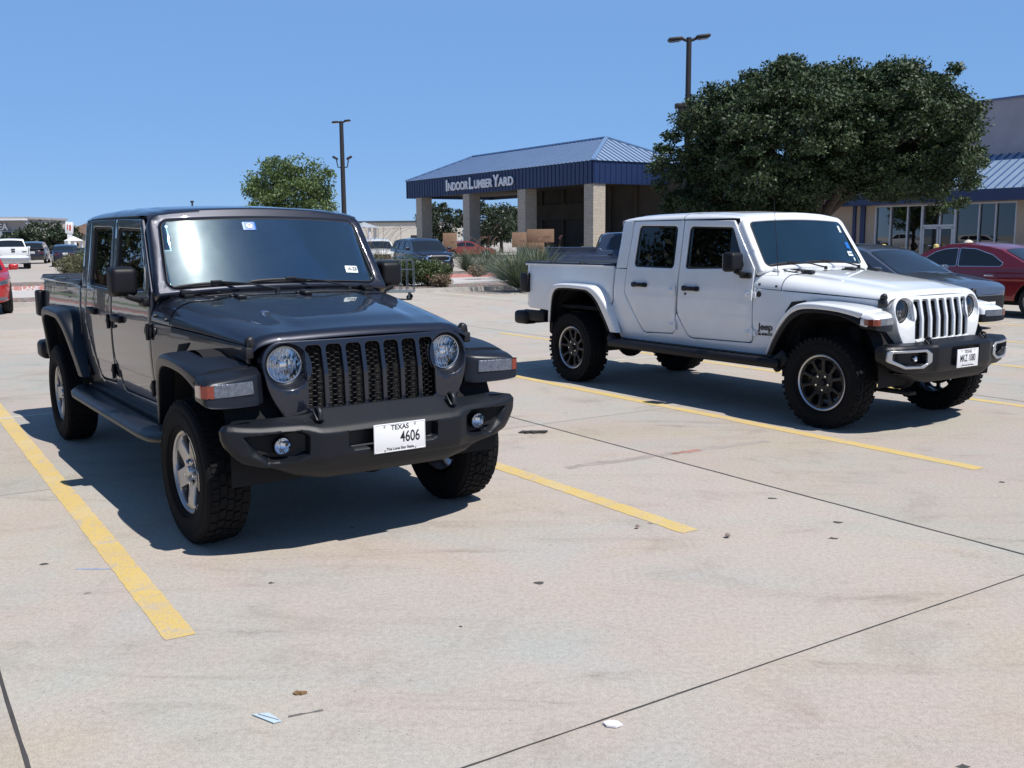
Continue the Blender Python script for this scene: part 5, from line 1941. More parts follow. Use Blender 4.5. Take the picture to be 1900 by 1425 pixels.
# big oak: crown seen between x 1198 and 1835, y 85 and 400
OY = 31.0
oc = at(1517, 443, OY)
def oak_shape(p):
    # broad dome: the left shoulder is lower and reaches farther down
    x, z = p[0], p[2]
    if x > -0.6 and z < 2.85: return False
    if z < 1.95: return False
    if x < -1.6 and z > 6.5 + (x + 1.6) * 0.25: return False
    if x > 3.2 and z > 6.9 - (x - 3.2) * 0.8: return False
    return True
tree('oak_tree', 'huge round dark green evergreen oak behind the white pickup', (oc.x, oc.y, 0), 4.75, 4.3, 1.85, 6.95, 0.27, LF_OAK, 0.057, 1250, 310000, 11, fork=2.35, spread=0.062, shape=oak_shape, hollow=0.45,
     extra=[(-4.7, 0, 4.3), (-5.0, -0.5, 3.9), (-5.0, -0.2, 3.2), (-4.5, 0.3, 2.7), (-4.0, -0.8, 2.5), (4.8, 0, 4.9), (4.95, 0.2, 4.2), (4.7, 0, 3.2), (4.2, 0, 5.7), (4.5, 0.2, 5.2), (-1.2, 0, 6.95), (-3.9, 0, 5.7), (-3.4, 0.4, 5.95), (-4.3, 0, 5.2), (-4.6, 0.2, 4.7), (-4.9, 0.2, 4.35), (-4.8, -0.4, 3.5), (-4.4, -0.6, 2.7), (-4.6, 0.4, 2.5), (-3.8, -1.0, 2.4), (-4.1, 0.6, 3.0), (-5.1, 0.1, 3.7), (-4.75, 0.5, 3.9), (4.2, -0.5, 2.6), (3.4, -1, 2.5), (-3.6, -0.8, 2.1), (-3.0, -1.2, 2.0), (-2.3, -1.4, 2.0), (-4.2, 0, 2.3), (-4.6, 0, 2.9)])
ec = at(538, 445, 62)
tree('elm_tree', 'light green bushy tree standing behind the grey pickup roof', (ec.x, ec.y, 0), 3.15, 2.7, 2.0, 6.9, 0.15, LF_ELM, 0.10, 190, 17000, 5, fork=2.0, spread=0.10, hollow=0.3)
for i, (px, Y, rx, zl, zh, lab) in enumerate([
    (86, 118, 3.6, 0.3, 4.3, 'dark round tree in front of the distant shops, left of the grey pickup'),
    (62, 112, 2.2, 0.2, 3.2, 'low dark tree left of the round one, above the rear facing white pickup'),
    (112, 110, 2.0, 0.2, 3.2, 'dark bushy tree just left of the white pavilion roof'),
    (10, 116, 2.6, 0.2, 3.0, 'small dark tree at the left edge below the shop sign')]):
    c = at(px, 447, Y)
    tree('shop_tree', lab, (c.x, c.y, 0), rx, rx * 0.8, zl, zh, 0.14, LF_DARK, 0.17, 60, 4200, 20 + i, 'trees by the distant shops', fork=0.8, spread=0.16)
for i, (px, Y, rx, zl, zh, lab) in enumerate([
    (818, 118, 2.7, 1.6, 6.1, 'dark tree seen between the two leftmost canopy columns'),
    (905, 112, 3.2, 0.9, 5.8, 'dense dark tree seen between the second and third canopy columns'),
    (930, 117, 2.4, 0.9, 5.4, 'dark tree close to the third canopy column, behind the dense one'),
    (975, 119, 2.0, 1.8, 5.6, 'narrow tree showing right of the third canopy column')]):
    c = at(px, 442, Y)
    tree('yard_tree', lab, (c.x, c.y, 0), rx, rx * 0.8, zl, zh, 0.2, LF_DARK, 0.17, 70, 5200, 40 + i, 'dark trees behind the canopy', fork=1.4, spread=0.15)
# trees out of frame to the left, mirrored in the pickups' sides
for i, (x, y, rx, zh) in enumerate([(-17, 12, 3.4, 6.2), (-24, 5, 3.8, 6.8), (-15, 0, 3.2, 5.4), (-30, 17, 4.2, 6.6), (-19, 22, 2.6, 4.8), (-12, -9, 3.6, 6.0)]):
    if x / max(y, 0.1) > -0.60 and y > 0:
        continue
    tree('lot_tree', 'shade tree %s, outside the left of the picture' % ['nearest the red hatchback', 'standing farthest left of all', 'beside the camera row', 'farthest back on the left', 'behind the red hatchback', 'behind the camera'][i], (x, y, 0), rx, rx, 0.9, zh, 0.16, LF_DARK, 0.11, 70, 6500, 60 + i, 'shade trees left of the picture', fork=1.4, spread=0.15)

def blades(name, label, loc, n, L, w, m, rng, cat='plant', group=None, arch=0.35, upr=0.7, stalks=0, sh=1.8, flower=None, lean=(0, 0)):
    """a clump of narrow arching blades rising from one crown; optional flower stalks"""
    root = empty(name, loc, 0, label, cat, group)
    vs, fs = [], []
    for i in range(n):
        a = rng.uniform(0, 6.283)
        el = rng.uniform(0.15, 1.75) * upr
        l = L * rng.uniform(0.6, 1.1)
        h = np.array([math.cos(a), math.sin(a)])
        base = np.array([h[0], h[1], 0]) * rng.uniform(0, 0.10)
        side = np.array([-h[1], h[0], 0]) * w
        for s in range(4):
            t = s / 3
            e = el * (1 - arch * t)
            r = l * t
            p = base + np.array([h[0] * math.cos(el + 0.25) * r * (1 + 0.4 * t), h[1] * math.cos(el + 0.25) * r * (1 + 0.4 * t), r * math.sin(el + 0.25) - arch * r * r / L * 0.7])
            p[2] = max(p[2], 0.01)
            k = (1 - t) * 0.9 + 0.1
            vs += [tuple(p - side * k), tuple(p + side * k)]
        b = len(vs) - 8
        fs += [(b, b + 1, b + 3, b + 2), (b + 2, b + 3, b + 5, b + 4), (b + 4, b + 5, b + 7, b + 6)]
    me = D.meshes.new('blades')
    me.from_pydata(vs, [], fs)
    link('blades', me, root, [m])
    for j in range(stalks):
        mb = MB()
        a = rng.uniform(0, 6.283)
        R_ = sh * rng.uniform(0.25, 0.75)
        pts = []
        for s in range(8):
            t = s / 7
            pts.append((math.cos(a) * R_ * t ** 1.6, math.sin(a) * R_ * t ** 1.6, sh * rng.uniform(0.97, 1.0) * (t - 0.30 * t ** 4)))
        mb.tube(pts, 0.006, 5)
        for s in range(26):
            t = rng.uniform(0.5, 1)
            p = Vector(pts[int(t * 7)]).lerp(Vector(pts[min(7, int(t * 7) + 1)]), t * 7 % 1)
            mb.box(p + Vector(rng.normal(size=3) * 0.02), (0.012, 0.012, 0.022), tuple(rng.uniform(0, 3, 3)), mi=1)
        mb.build('flower_stalk', [LF_DRY, flower or LF_DRY], root, fixn=False)
    return root
FLW = mat('pink_flowers', (0.30, 0.13, 0.11), 0.7, var=0.25, vs=20)
rngp = np.random.default_rng(77)
# the clumps right of the kerb gap, behind the white pickup bed
for i, (px, py, n, L, lab) in enumerate([
    (962, 534, 620, 1.75, 'large grey green yucca clump beside the white pickup tailgate'),
    (1000, 530, 620, 1.8, 'arching yucca clump directly behind the white pickup bed'),
    (935, 520, 460, 1.5, 'yucca clump left of the large one, near the kerb'),
    (985, 512, 520, 1.9, 'upright green yucca below the stacked cartons'),
    (905, 505, 460, 1.7, 'spiky grey yucca between the red kerb and the canopy'),
    (868, 503, 420, 1.6, 'spiky yucca just right of the dark blue crossover'),
    (1035, 515, 460, 1.5, 'yucca clump in front of the blue grey pickup tail')]):
    g = gnd(px, py, 0.12)
    blades('yucca_plant', lab, (g.x, g.y, 0.12), n, L, 0.016, LF_GREY, rngp, group='yuccas on the gravel strip', stalks=2 if i in (3, 4, 5, 6) else 0, sh=2.3, flower=FLW)
for i, (px, py, lab) in enumerate([
    (690, 505, 'pale wispy grass clump with arching pink stalks right of the grey pickup windshield'),
    (712, 500, 'pale grass clump with pink stalks in front of the white crossover'),
    (672, 500, 'pale grass clump with pink stalks close to the windshield corner')]):
    g = gnd(px, py, 0.12)
    blades('grass_clump', lab, (g.x, g.y, 0.12), 520, 1.5, 0.013, LF_DRY if i == 1 else LF_GREY, rngp, group='grass clumps with pink stalks', stalks=5, sh=3.0, flower=FLW)
def bush(name, label, px, py, r, h, n, m, seed, group=None, ls=0.05):
    rng = np.random.default_rng(seed)
    g = gnd(px, py, 0.12)
    root = empty(name, (g.x, g.y, 0.12), 0, label, 'shrub', group)
    a = rng.normal(size=(n, 3))
    a /= np.linalg.norm(a, axis=1)[:, None]
    rr = rng.uniform(0.25, 1.0, n) ** 0.5
    lump = 1 + 0.2 * np.sin(a[:, 0] * 6 + seed) * np.sin(a[:, 1] * 5 + a[:, 2] * 4)
    C = a * (rr * lump)[:, None] * np.array([r, r * 0.8, h * 0.5]) + np.array([0, 0, h * 0.5])
    C[:, 2] = np.maximum(C[:, 2], 0.02)
    leaves_mesh('foliage', C, ls, m, root, rng, aspect=0.28, up=1.0)
    mb = MB()
    for k in range(12):
        p = C[rng.integers(0, n)]
        mb.tube([(0, 0, 0), tuple(p * np.array([0.5, 0.5, 0.6])), tuple(p)], [0.018, 0.012, 0.005], 5)
    mb.build('stems', BARK, root)
    return root
bush('rosemary_bush', 'bright green feathery bush right of the shopping cart', 795, 530, 0.75, 0.85, 5200, LF_BUSH, 3)
bush('rosemary_bush', 'bright green bush directly behind the shopping cart', 752, 530, 0.60, 0.95, 4200, LF_BUSH, 4)
bush('dry_bush', 'low brown twiggy bush at the right foot of the green bush', 818, 532, 0.36, 0.40, 1500, LF_DRY, 5)
bush('dry_bush', 'small brown ball shaped bush in front of the spiky yuccas', 886, 514, 0.42, 0.50, 1500, LF_DRY, 6)
bush('wild_bush', 'loose olive coloured bush behind the grey pickup bed', 143, 519, 0.85, 1.05, 3200, leafmat('olive_leaves', (0.06, 0.07, 0.035), (0.20, 0.19, 0.10), 0.2, 0.6, 6), 8, ls=0.06)
bush('wild_bush', 'olive coloured bush half hidden by the grey pickup cab', 165, 516, 0.8, 1.2, 2600, LF_BUSH, 9, ls=0.06)
gb = band('lawn', Kd(-30.0, 30) , -18, 8, 10.0, 0.04, mat('lawn_green', (0.10, 0.16, 0.05), 0.9, var=0.3, vs=3))
# ================================================================== other vehicles
CG = mat('car_glass', (0.012, 0.016, 0.020), 0.03, 0.0, coat=0.3, var=0.0, spec=0.5)
TRD = mat('car_tyre', (0.008, 0.008, 0.008), 0.8, var=0.2, vs=14)
def simple_wheel(Rt, wd, rimr, m, spokes=5):
    w = empty('wheel', (0, 0, 0))
    mb = MB()
    h = wd / 2
    mb.lathe([(rimr, -h * 0.9), (Rt - 0.04, -h), (Rt - 0.008, -h * 0.75), (Rt, -h * 0.4), (Rt, h * 0.4), (Rt - 0.008, h * 0.75), (Rt - 0.04, h), (rimr, h * 0.9)], 40)
    mb.build('tyre', TRD, w)
    mb = MB()
    for s in (-1, 1):
        mb.lathe([(0.0, s * h * 0.35), (rimr * 0.9, s * h * 0.3)], 32, mi=1)
        mb.lathe([(rimr * 0.88, s * h * 0.5), (rimr * 0.93, s * h * 0.86), (rimr, s * h * 0.9)], 40)
        for k in range(spokes):
            a = 6.2832 * k / spokes
            p0 = Vector((rimr * 0.08 * math.cos(a), s * h * 0.78, rimr * 0.08 * math.sin(a)))
            p1 = Vector((rimr * 0.92 * math.cos(a), s * h * 0.72, rimr * 0.92 * math.sin(a)))
            mb.tube([p0, p1], [rimr * 0.17, rimr * 0.11], 6, up=(0, 1, 0), flat=0.4)
        mb.cyl((0, s * h * 0.5, 0), (0, s * h * 0.82, 0), rimr * 0.22, rimr * 0.2, 16)
    mb.build('rim', [m, M['ink']], w, ang=40)
    return w

def make_car(name, label, cat, loc, rz, P, L=4.8, Wd=1.84, H=1.45, wb=2.8, foh=0.95, zc=0.22, Rt=0.33, nexp=4.5,
             prof=None, green=None, wins=None, belt=0.92, tumble=0.34, group=None, rim=None, head=None, tail=None, grille=None,
             front_plate=False, rear_plate=False, plates=None, doors=(), bed=None, spokes=5, trim=None, mirror=True, extra=None, lower=None):
    """x forward, origin under the middle of the car. prof: (x, z) top edge of the body. green: ((x,z)...) cabin side profile front to rear"""
    root = empty(name, loc, rz, label, cat, group)
    a, b = L / 2, Wd / 2
    T = np.linspace(0, math.pi, 900)
    ex = 2 / nexp
    X = a * np.sign(np.cos(T)) * np.abs(np.cos(T)) ** ex
    Y = b * np.abs(np.sin(T)) ** ex
    S = np.r_[0, np.cumsum(np.hypot(np.diff(X), np.diff(Y)))]
    TX, TY = np.gradient(X, S), np.gradient(Y, S)
    px, pz = [p[0] for p in prof][::-1], [p[1] for p in prof][::-1]
    def ztop(x): return interp(x, px, pz)
    def sc(z): return 1 - 0.045 * ((z - 0.60) / 0.42) ** 2 if z > 0.60 else 1 - 0.035 * ((0.60 - z) / 0.4) ** 2
    xf = a - foh
    xr = xf - wb
    def u_of(x): return float(np.interp(-x, -X, S))
    def mp(u, z, w, sg):
        x, y = interp(u, S, X), interp(u, S, Y)
        tx, ty = interp(u, S, TX), interp(u, S, TY)
        k = sc(z)
        # crease along the side
        cr = 0.012 * math.exp(-((z - (belt - 0.16)) / 0.03) ** 2)
        nx, ny = -ty, tx
        if nx * x + ny * y < 0: nx, ny = -nx, -ny
        return (x * (k * 0.5 + 0.5) + nx * (w + cr), sg * (y * k + ny * (w + cr)), z)
    Umax = float(S[-1])
    top = []
    for u in np.linspace(0, Umax, 70):
        top.append((u, ztop(interp(u, S, X))))
    def arch(xc, r):
        uc = u_of(xc)
        return [(uc + r * math.cos(t), max(zc + 0.001, Rt + r * math.sin(t))) for t in np.linspace(math.pi, 0, 18)]
    ra = Rt + 0.065
    out = top[::-1] + [(0, zc)] + [p for p in arch(xf, ra)] + [p for p in arch(xr, ra)] + [(Umax, zc)]
    for sg in (-1, 1):
        f = lambda u, v, w: mp(u, v, w, sg)
        plate('body_side', out, [], 0.03, 0.006, f, P, root, cut=(0.07, 0.09))
        # thin dark liner behind the arches
        ln = MB()
        for xc in (xf, xr):
            n = 14
            vs = []
            for k in range(n + 1):
                t = math.pi * k / n
                vs += [(xc + (ra + 0.02) * math.cos(t), sg * (b - 0.36), Rt + (ra + 0.02) * math.sin(t)), (xc + (ra + 0.02) * math.cos(t), sg * (b - 0.03), Rt + (ra + 0.02) * math.sin(t))]
            ln.add(vs, [(2 * k, 2 * k + 1, 2 * k + 3, 2 * k + 2) for k in range(n)])
            ln.add(vs[::2], [tuple(range(n + 1))])
        ln.build('wheel_housing', M['void'], root, ang=60)
        if lower:
            plate('sill_trim', rpoly([(u_of(xf) + ra + 0.02, zc - 0.01, 0.02), (u_of(xr) - ra - 0.02, zc - 0.01, 0.02), (u_of(xr) - ra - 0.02, zc + lower, 0.02), (u_of(xf) + ra + 0.02, zc + lower, 0.02)]), [], 0.02, 0.004, lambda u, v, w: mp(u, v, w + 0.008, sg), M['black'], root, cut=(0.2, 0))
        for (nm, poly, mm, off) in (head or []) + (tail or []):
            plate(nm, rpoly(poly), [], 0.02, 0.004, lambda u, v, w: mp(u if u >= 0 else Umax + u, v, w + off, sg), mm, root, cut=(0.05, 0.1))
        for x in doors:
            u = u_of(x)
            plate('door_gap', [(u - 0.004, zc + 0.06), (u + 0.004, zc + 0.06), (u + 0.004, belt - 0.02), (u - 0.004, belt - 0.02)], [], 0.01, 0.001, lambda q, v, w: mp(q, v, w + 0.0015, sg), M['void'], root, cut=(0, 0.08))
        for x in doors[1:]:
            hb = MB()
            p = mp(u_of(x + 0.16), belt - 0.10, 0.015, sg)
            hb.rbox(p, (0.20, 0.025, 0.030), 0.010)
            hb.build('door_handle', trim or P, root)
    # hood, deck
    mb = MB()
    yt = lambda x: max(0.0, float(np.interp(-x, -X, Y)) * sc(ztop(x)))
    xs = [(a - 0.006) * math.cos(t) for t in np.linspace(0.02, math.pi - 0.02, 70)]
    gx0, gx1 = green[0][0], green[-1][0]
    def toppt(x, t):
        z = ztop(x)
        y = yt(x) * (2 * t - 1)
        cr = 0.045 * (1 - (2 * t - 1) ** 2) * min(1, (a - abs(x)) / 0.3)
        bonnet = 0.012 * sstep(0.72, 0.60, abs(2 * t - 1)) if False else 0.0
        return Vector((x * (sc(z) * 0.5 + 0.5), y, z + cr - 0.004))
    N = len(xs)
    rows = [[toppt(x, t) for t in np.linspace(0, 1, 25)] for x in xs]
    vs = [p for r in rows for p in r]
    fs = []
    for i in range(N - 1):
        if bed and bed[0] > xs[i] > bed[1]:
            continue
        for k in range(24):
            fs.append((i * 25 + k, i * 25 + k + 1, (i + 1) * 25 + k + 1, (i + 1) * 25 + k))
    mb.add(vs, fs)
    mb.build('hood', P, root, ang=50)
    if bed:
        bb = MB()
        zb = ztop((bed[0] + bed[1]) / 2)
        bb.box(((bed[0] + bed[1]) / 2, 0, zb - 0.48), (bed[0] - bed[1], Wd * 0.86, 0.04))
        for sg in (-1, 1):
            bb.box(((bed[0] + bed[1]) / 2, sg * (b * 0.90), zb - 0.25), (bed[0] - bed[1], 0.05, 0.48))
            bb.rbox(((bed[0] + bed[1]) / 2, sg * (b * 0.925), zb + 0.0), (bed[0] - bed[1], 0.10, 0.03), 0.01)
        bb.rbox((bed[1], 0, zb - 0.24), (0.06, Wd * 0.84, 0.50), 0.01)
        bb.build('bed', [P], root)
    # greenhouse
    gxs, gzs = [g[0] for g in green][::-1], [g[1] for g in green][::-1]
    yb = (b * sc(belt)) - 0.035
    def yg(z): return yb - tumble * max(0, z - belt)
    def gz(x): return interp(x, gxs, gzs)
    mb = MB()
    def gpt(s, t):
        x = gx0 + (gx1 - gx0) * s
        z = gz(x)
        tt = abs(2 * t - 1)
        sg = 1 if t >= 0.5 else -1
        yk = min(1.0, 0.80 + 0.2 * min(1, min(abs(x - gx0), abs(x - gx1)) / 0.7))
        if tt > 0.62:
            q = (tt - 0.62) / 0.38
            z1 = z + (belt - 0.06 - z) * q
            y = yg(max(z1, belt))
            return Vector((x, sg * y, z1))
        q = tt / 0.62
        r = 0.035 * (1 - q * q)
        # soft roof edge
        edge = max(0, (q - 0.9) / 0.1)
        return Vector((x, sg * yg(z) * q, z + r * min(1, (z - belt) / 0.3) - 0.010 * edge ** 2))
    mb.grid(64, 48, lambda s, t: gpt(s, t))
    mb.build('roof', P, root, ang=40)
    for sg in (-1, 1):
        for wpoly in (wins or []):
            if trim:
                plate('window_trim', inset(rpoly(wpoly), -0.016), [inset(rpoly(wpoly), -0.002)], 0.012, 0.003, lambda x, z, w: (x, sg * (yg(z) + 0.008 + w), z), trim, root, cut=(0.15, 0.1))
            plate('side_window', rpoly(wpoly), [], 0.010, 0.002, lambda x, z, w: (x, sg * (yg(z) + 0.006 + w), z), CG, root, cut=(0.15, 0.1))
    # windshield and rear window on the slopes
    for nm, (x0, z0), (x1, z1) in (('windshield', green[0], green[1]), ('rear_window', green[-1], green[-2])):
        L_ = math.hypot(x1 - x0, z1 - z0)
        if L_ < 0.15: continue
        vx, vz = (x1 - x0) / L_, (z1 - z0) / L_
        nx, nz = (vz, -vx) if nm == 'windshield' else (-vz, vx)
        if nz < 0: nx, nz = -nx, -nz
        w0, w1 = yg(z0 + 0.06) - 0.06, yg(z1) - 0.07
        o_ = rpoly([(-w0, 0.05, 0.06), (w0, 0.05, 0.06), (w1, L_ - 0.04, 0.08), (-w1, L_ - 0.04, 0.08)])
        def gf(u, v, w):
            q = min(1, abs(u) / max(0.01, yg(z0 + vz * v)))
            zz = z0 + vz * v
            r = 0.035 * (1 - q * q) * min(1, max(0, zz - belt) / 0.3)
            return (x0 + vx * v + nx * (w + 0.008), u, zz + nz * (w + 0.008) + r)
        plate(nm, o_, [], 0.010, 0.002, gf, CG, root, cut=(0.12, 0.12))
    if mirror:
        for sg in (-1, 1):
            mm = MB()
            mm.rbox((green[0][0] - 0.32, sg * (b + 0.09), belt + 0.09), (0.11, 0.21, 0.145), 0.045, seg=3)
            mm.rbox((green[0][0] - 0.32, sg * (b - 0.01), belt + 0.04), (0.07, 0.10, 0.045), 0.015)
            mm.build('side_mirror', P, root, ang=50)
    # nose and tail pieces that cross the middle: (name, polygon in (y, z), x side, material, offset)
    for nm, poly, fs_, mm, off in (grille or []):
        def cf(y, z, w):
            k = sc(z)
            q = min(0.999, abs(y) / (b * k))
            xx = a * (1 - q ** nexp) ** (1 / nexp)
            xx = xx * (k * 0.5 + 0.5)
            return (fs_ * (xx + off + w), y, z)
        plate(nm, rpoly(poly), [], 0.02, 0.004, cf, mm, root, cut=(0.06, 0.1))
    if plates:
        for fs_, y, z in plates:
            pm = MB()
            pm.rbox((fs_ * (a + 0.012), y, z), (0.012, 0.305, 0.152), 0.003)
            po = pm.build('licence_plate', M['white'], root)
            t_ = MB()
            for k in range(6):
                t_.box((fs_ * (a + 0.0195), y - 0.10 + 0.04 * k, z - 0.01), (0.002, 0.026, 0.06))
            t_.build('plate_marks', M['ink'], po)
    fl = MB()
    fl.box((0, 0, zc + 0.10), (L * 0.86, Wd * 0.80, 0.16))
    fl.build('underbody', M['void'], root)
    rimm = rim or M['alloy']
    w0 = simple_wheel(Rt, 0.225, Rt * 0.68, rimm, spokes)
    first = True
    for x in (xf, xr):
        for sg in (-1, 1):
            w = w0 if first else copy_tree(w0)
            first = False
            w.parent = root
            w.location = (x, sg * (b - 0.135), Rt - 0.004)
            w.rotation_euler = (0, random.uniform(0, 1), 0)
    if extra:
        extra(root, a, b)
    return root

SEDAN_PROF = [(2.4, 0.62), (2.33, 0.72), (2.1, 0.80), (1.7, 0.87), (1.15, 0.945), (0.9, 0.96), (-1.2, 0.985), (-1.75, 1.03), (-2.2, 1.02), (-2.33, 0.98), (-2.4, 0.88)]
SEDAN_GREEN = [(1.20, 0.93), (0.42, 1.345), (0.10, 1.425), (-0.30, 1.445), (-0.85, 1.40), (-1.15, 1.335), (-1.82, 1.02)]
SEDAN_WINS = [[(0.78, 0.985, 0.03), (0.30, 1.27, 0.08), (0.10, 1.33, 0.1), (-0.20, 1.355, 0.02), (-0.24, 1.00, 0.02)], [(-0.30, 1.0, 0.02), (-0.26, 1.355, 0.02), (-0.60, 1.34, 0.2), (-1.00, 1.22, 0.15), (-1.26, 1.06, 0.06), (-1.20, 1.01, 0.04)]]
def headl(m=None):
    return [('headlight', [(0.42, 0.58, 0.02), (0.95, 0.66, 0.04), (1.22, 0.74, 0.03), (0.85, 0.735, 0.04), (0.40, 0.665, 0.02)], M['clearlens'], 0.004)]
def taill():
    return [('tail_light', [(-1.10, 0.80, 0.03), (-0.35, 0.79, 0.03), (-0.35, 0.885, 0.03), (-1.05, 0.915, 0.03)], M['redlens'], 0.004)]
# grey sedan just beyond the white pickup's nose
def place(center_front, heading, L):
    h = Vector((math.cos(heading), math.sin(heading), 0))
    c = Vector(center_front) - h * (L / 2)
    return (c.x, c.y, 0), heading
GP = paint('slate_blue_paint', (0.075, 0.088, 0.115), 0.5, 0.35, flake=0.2)
nose = gnd(1832, 606)
loc, rz = place(Vector((8.15, 16.75, 0)), A_G1 + 0.02, 4.8)
make_car('parked_car', 'slate blue grey sedan right behind the white pickup hood, facing the aisle', 'car', loc, rz, GP, L=4.8, prof=SEDAN_PROF, green=SEDAN_GREEN, wins=SEDAN_WINS,
         head=headl(), tail=taill(), doors=(0.95, -0.27, -1.20), grille=[('grille', [(-0.62, 0.36, 0.06), (0.62, 0.36, 0.06), (0.52, 0.60, 0.06), (-0.52, 0.60, 0.06)], 1, M['black'], 0.004), ('lower_grille', [(-0.7, 0.25, 0.02), (0.7, 0.25, 0.02), (0.62, 0.32, 0.02), (-0.62, 0.32, 0.02)], 1, M['black'], 0.004)],
         rim=M['darkalloy'], plates=[(1, 0, 0.42)])
MP = paint('maroon_paint', (0.20, 0.006, 0.013), 0.3, 0.35, flake=0.15)
MG = [(x + 0.38, z) for x, z in SEDAN_GREEN]
MW = [[(q[0] + 0.38,) + tuple(q[1:]) for q in w_] for w_ in SEDAN_WINS]
loc, rz = place(Vector((11.36, 18.85, 0)) - G1 * 4.8, A_G1 + math.pi - 0.02, 4.8)
make_car('parked_car', 'maroon sedan at the right edge with its tail towards the aisle', 'car', loc, rz, MP, L=4.8, wb=3.0, foh=1.0, prof=SEDAN_PROF, green=MG, wins=MW, head=headl(), tail=taill(),
         doors=(1.33, 0.11, -0.82), trim=M['chrome'], grille=[('rear_valance', [(-0.72, 0.24, 0.03), (0.72, 0.24, 0.03), (0.66, 0.40, 0.03), (-0.66, 0.40, 0.03)], -1, M['black'], 0.004)], plates=[(-1, 0, 0.66)])
# bright red hatchback at the left edge
RP = paint('red_paint', (0.42, 0.010, 0.012), 0.2, 0.35, flake=0.15)
HATCH_PROF = [(2.1, 0.66), (2.05, 0.76), (1.85, 0.84), (1.5, 0.91), (1.0, 0.98), (0.8, 1.0), (-1.5, 1.05), (-2.0, 1.05), (-2.1, 0.98)]
HATCH_GREEN = [(1.10, 0.96), (0.35, 1.36), (0.0, 1.46), (-0.5, 1.485), (-1.2, 1.44), (-1.55, 1.40), (-2.02, 1.03)]
HATCH_WINS = [[(0.72, 1.01, 0.03), (0.26, 1.28, 0.08), (0.0, 1.37, 0.1), (-0.30, 1.39, 0.02), (-0.32, 1.05, 0.02)], [(-0.38, 1.05, 0.02), (-0.36, 1.39, 0.02), (-1.0, 1.36, 0.1), (-1.42, 1.18, 0.06), (-1.40, 1.08, 0.04)]]
loc, rz = place((-12.02, 21.9, 0), A_G1 - 0.05, 4.2)
make_car('parked_car', 'bright red hatchback cut off by the left edge of the picture', 'car', loc, rz, RP, L=4.2, Wd=1.78, H=1.5, wb=2.6, foh=0.85, prof=HATCH_PROF, green=HATCH_GREEN, wins=HATCH_WINS, belt=0.97,
         head=[('headlight', [(0.38, 0.64, 0.02), (0.90, 0.70, 0.04), (1.25, 0.80, 0.03), (0.85, 0.80, 0.04), (0.36, 0.72, 0.02)], M['clearlens'], 0.004), ('fog_light', [(0.50, 0.33, 0.03), (0.85, 0.33, 0.03), (0.88, 0.40, 0.03), (0.50, 0.41, 0.03)], M['clearlens'], 0.006), ('bumper_slot', [(0.98, 0.36, 0.02), (1.10, 0.36, 0.02), (1.12, 0.54, 0.02), (1.00, 0.50, 0.02)], M['black'], 0.003)],
         tail=taill(), doors=(0.75, -0.35, -1.30), grille=[('grille', [(-0.45, 0.50, 0.04), (0.45, 0.50, 0.04), (0.40, 0.64, 0.04), (-0.40, 0.64, 0.04)], 1, M['black'], 0.004)])
# dark blue crossover facing the camera
SUV_PROF = [(2.32, 0.78), (2.27, 0.92), (2.05, 1.00), (1.6, 1.06), (1.05, 1.12), (0.9, 1.13), (-1.9, 1.17), (-2.25, 1.16), (-2.32, 1.08)]
SUV_GREEN = [(1.25, 1.09), (0.55, 1.53), (0.20, 1.63), (-0.6, 1.665), (-1.6, 1.62), (-1.95, 1.56), (-2.28, 1.15)]
SUV_WINS = [[(0.85, 1.14, 0.03), (0.42, 1.45, 0.06), (0.15, 1.53, 0.1), (-0.20, 1.55, 0.02), (-0.22, 1.17, 0.02)], [(-0.28, 1.17, 0.02), (-0.26, 1.55, 0.02), (-1.02, 1.54, 0.02), (-1.05, 1.19, 0.02)], [(-1.12, 1.19, 0.02), (-1.10, 1.535, 0.02), (-1.55, 1.50, 0.1), (-1.85, 1.25, 0.06)]]
NP = paint('navy_paint', (0.003, 0.004, 0.014), 0.0, 0.4, flake=0.2)
SUVKW = dict(L=4.64, Wd=1.84, H=1.66, wb=2.72, foh=0.93, Rt=0.36, prof=SUV_PROF, green=SUV_GREEN, wins=SUV_WINS, belt=1.12, zc=0.26, tumble=0.28)
c = at(815, 500, 44.0)
loc, rz = place((c.x, c.y, 0), R(-66), 4.64)
make_car('parked_car', 'dark navy crossover with a chrome ringed grille, facing the camera beyond the bushes', 'car', loc, rz, NP,
         head=[('headlight', [(0.45, 0.80, 0.02), (1.05, 0.86, 0.04), (1.30, 0.95, 0.03), (0.90, 0.91, 0.04), (0.45, 0.85, 0.02)], M['clearlens'], 0.006), ('fog_light', [(0.60, 0.48, 0.03), (0.90, 0.48, 0.03), (0.90, 0.53, 0.03), (0.60, 0.53, 0.03)], M['clearlens'], 0.006)],
         tail=taill(), doors=(0.95, -0.24, -1.08), grille=[('grille_frame', [(-0.50, 0.66, 0.10), (0.50, 0.66, 0.10), (0.62, 0.80, 0.08), (0.50, 0.88, 0.06), (-0.50, 0.88, 0.06), (-0.62, 0.80, 0.08)], 1, M['chrome'], 0.010), ('grille', [(-0.45, 0.695, 0.08), (0.45, 0.695, 0.08), (0.54, 0.80, 0.06), (0.45, 0.85, 0.05), (-0.45, 0.85, 0.05), (-0.54, 0.80, 0.06)], 1, M['black'], 0.018)],
         trim=M['black'], plates=[(1, 0, 0.55)], lower=0.10, **SUVKW)
c = at(700, 490, 56.0)
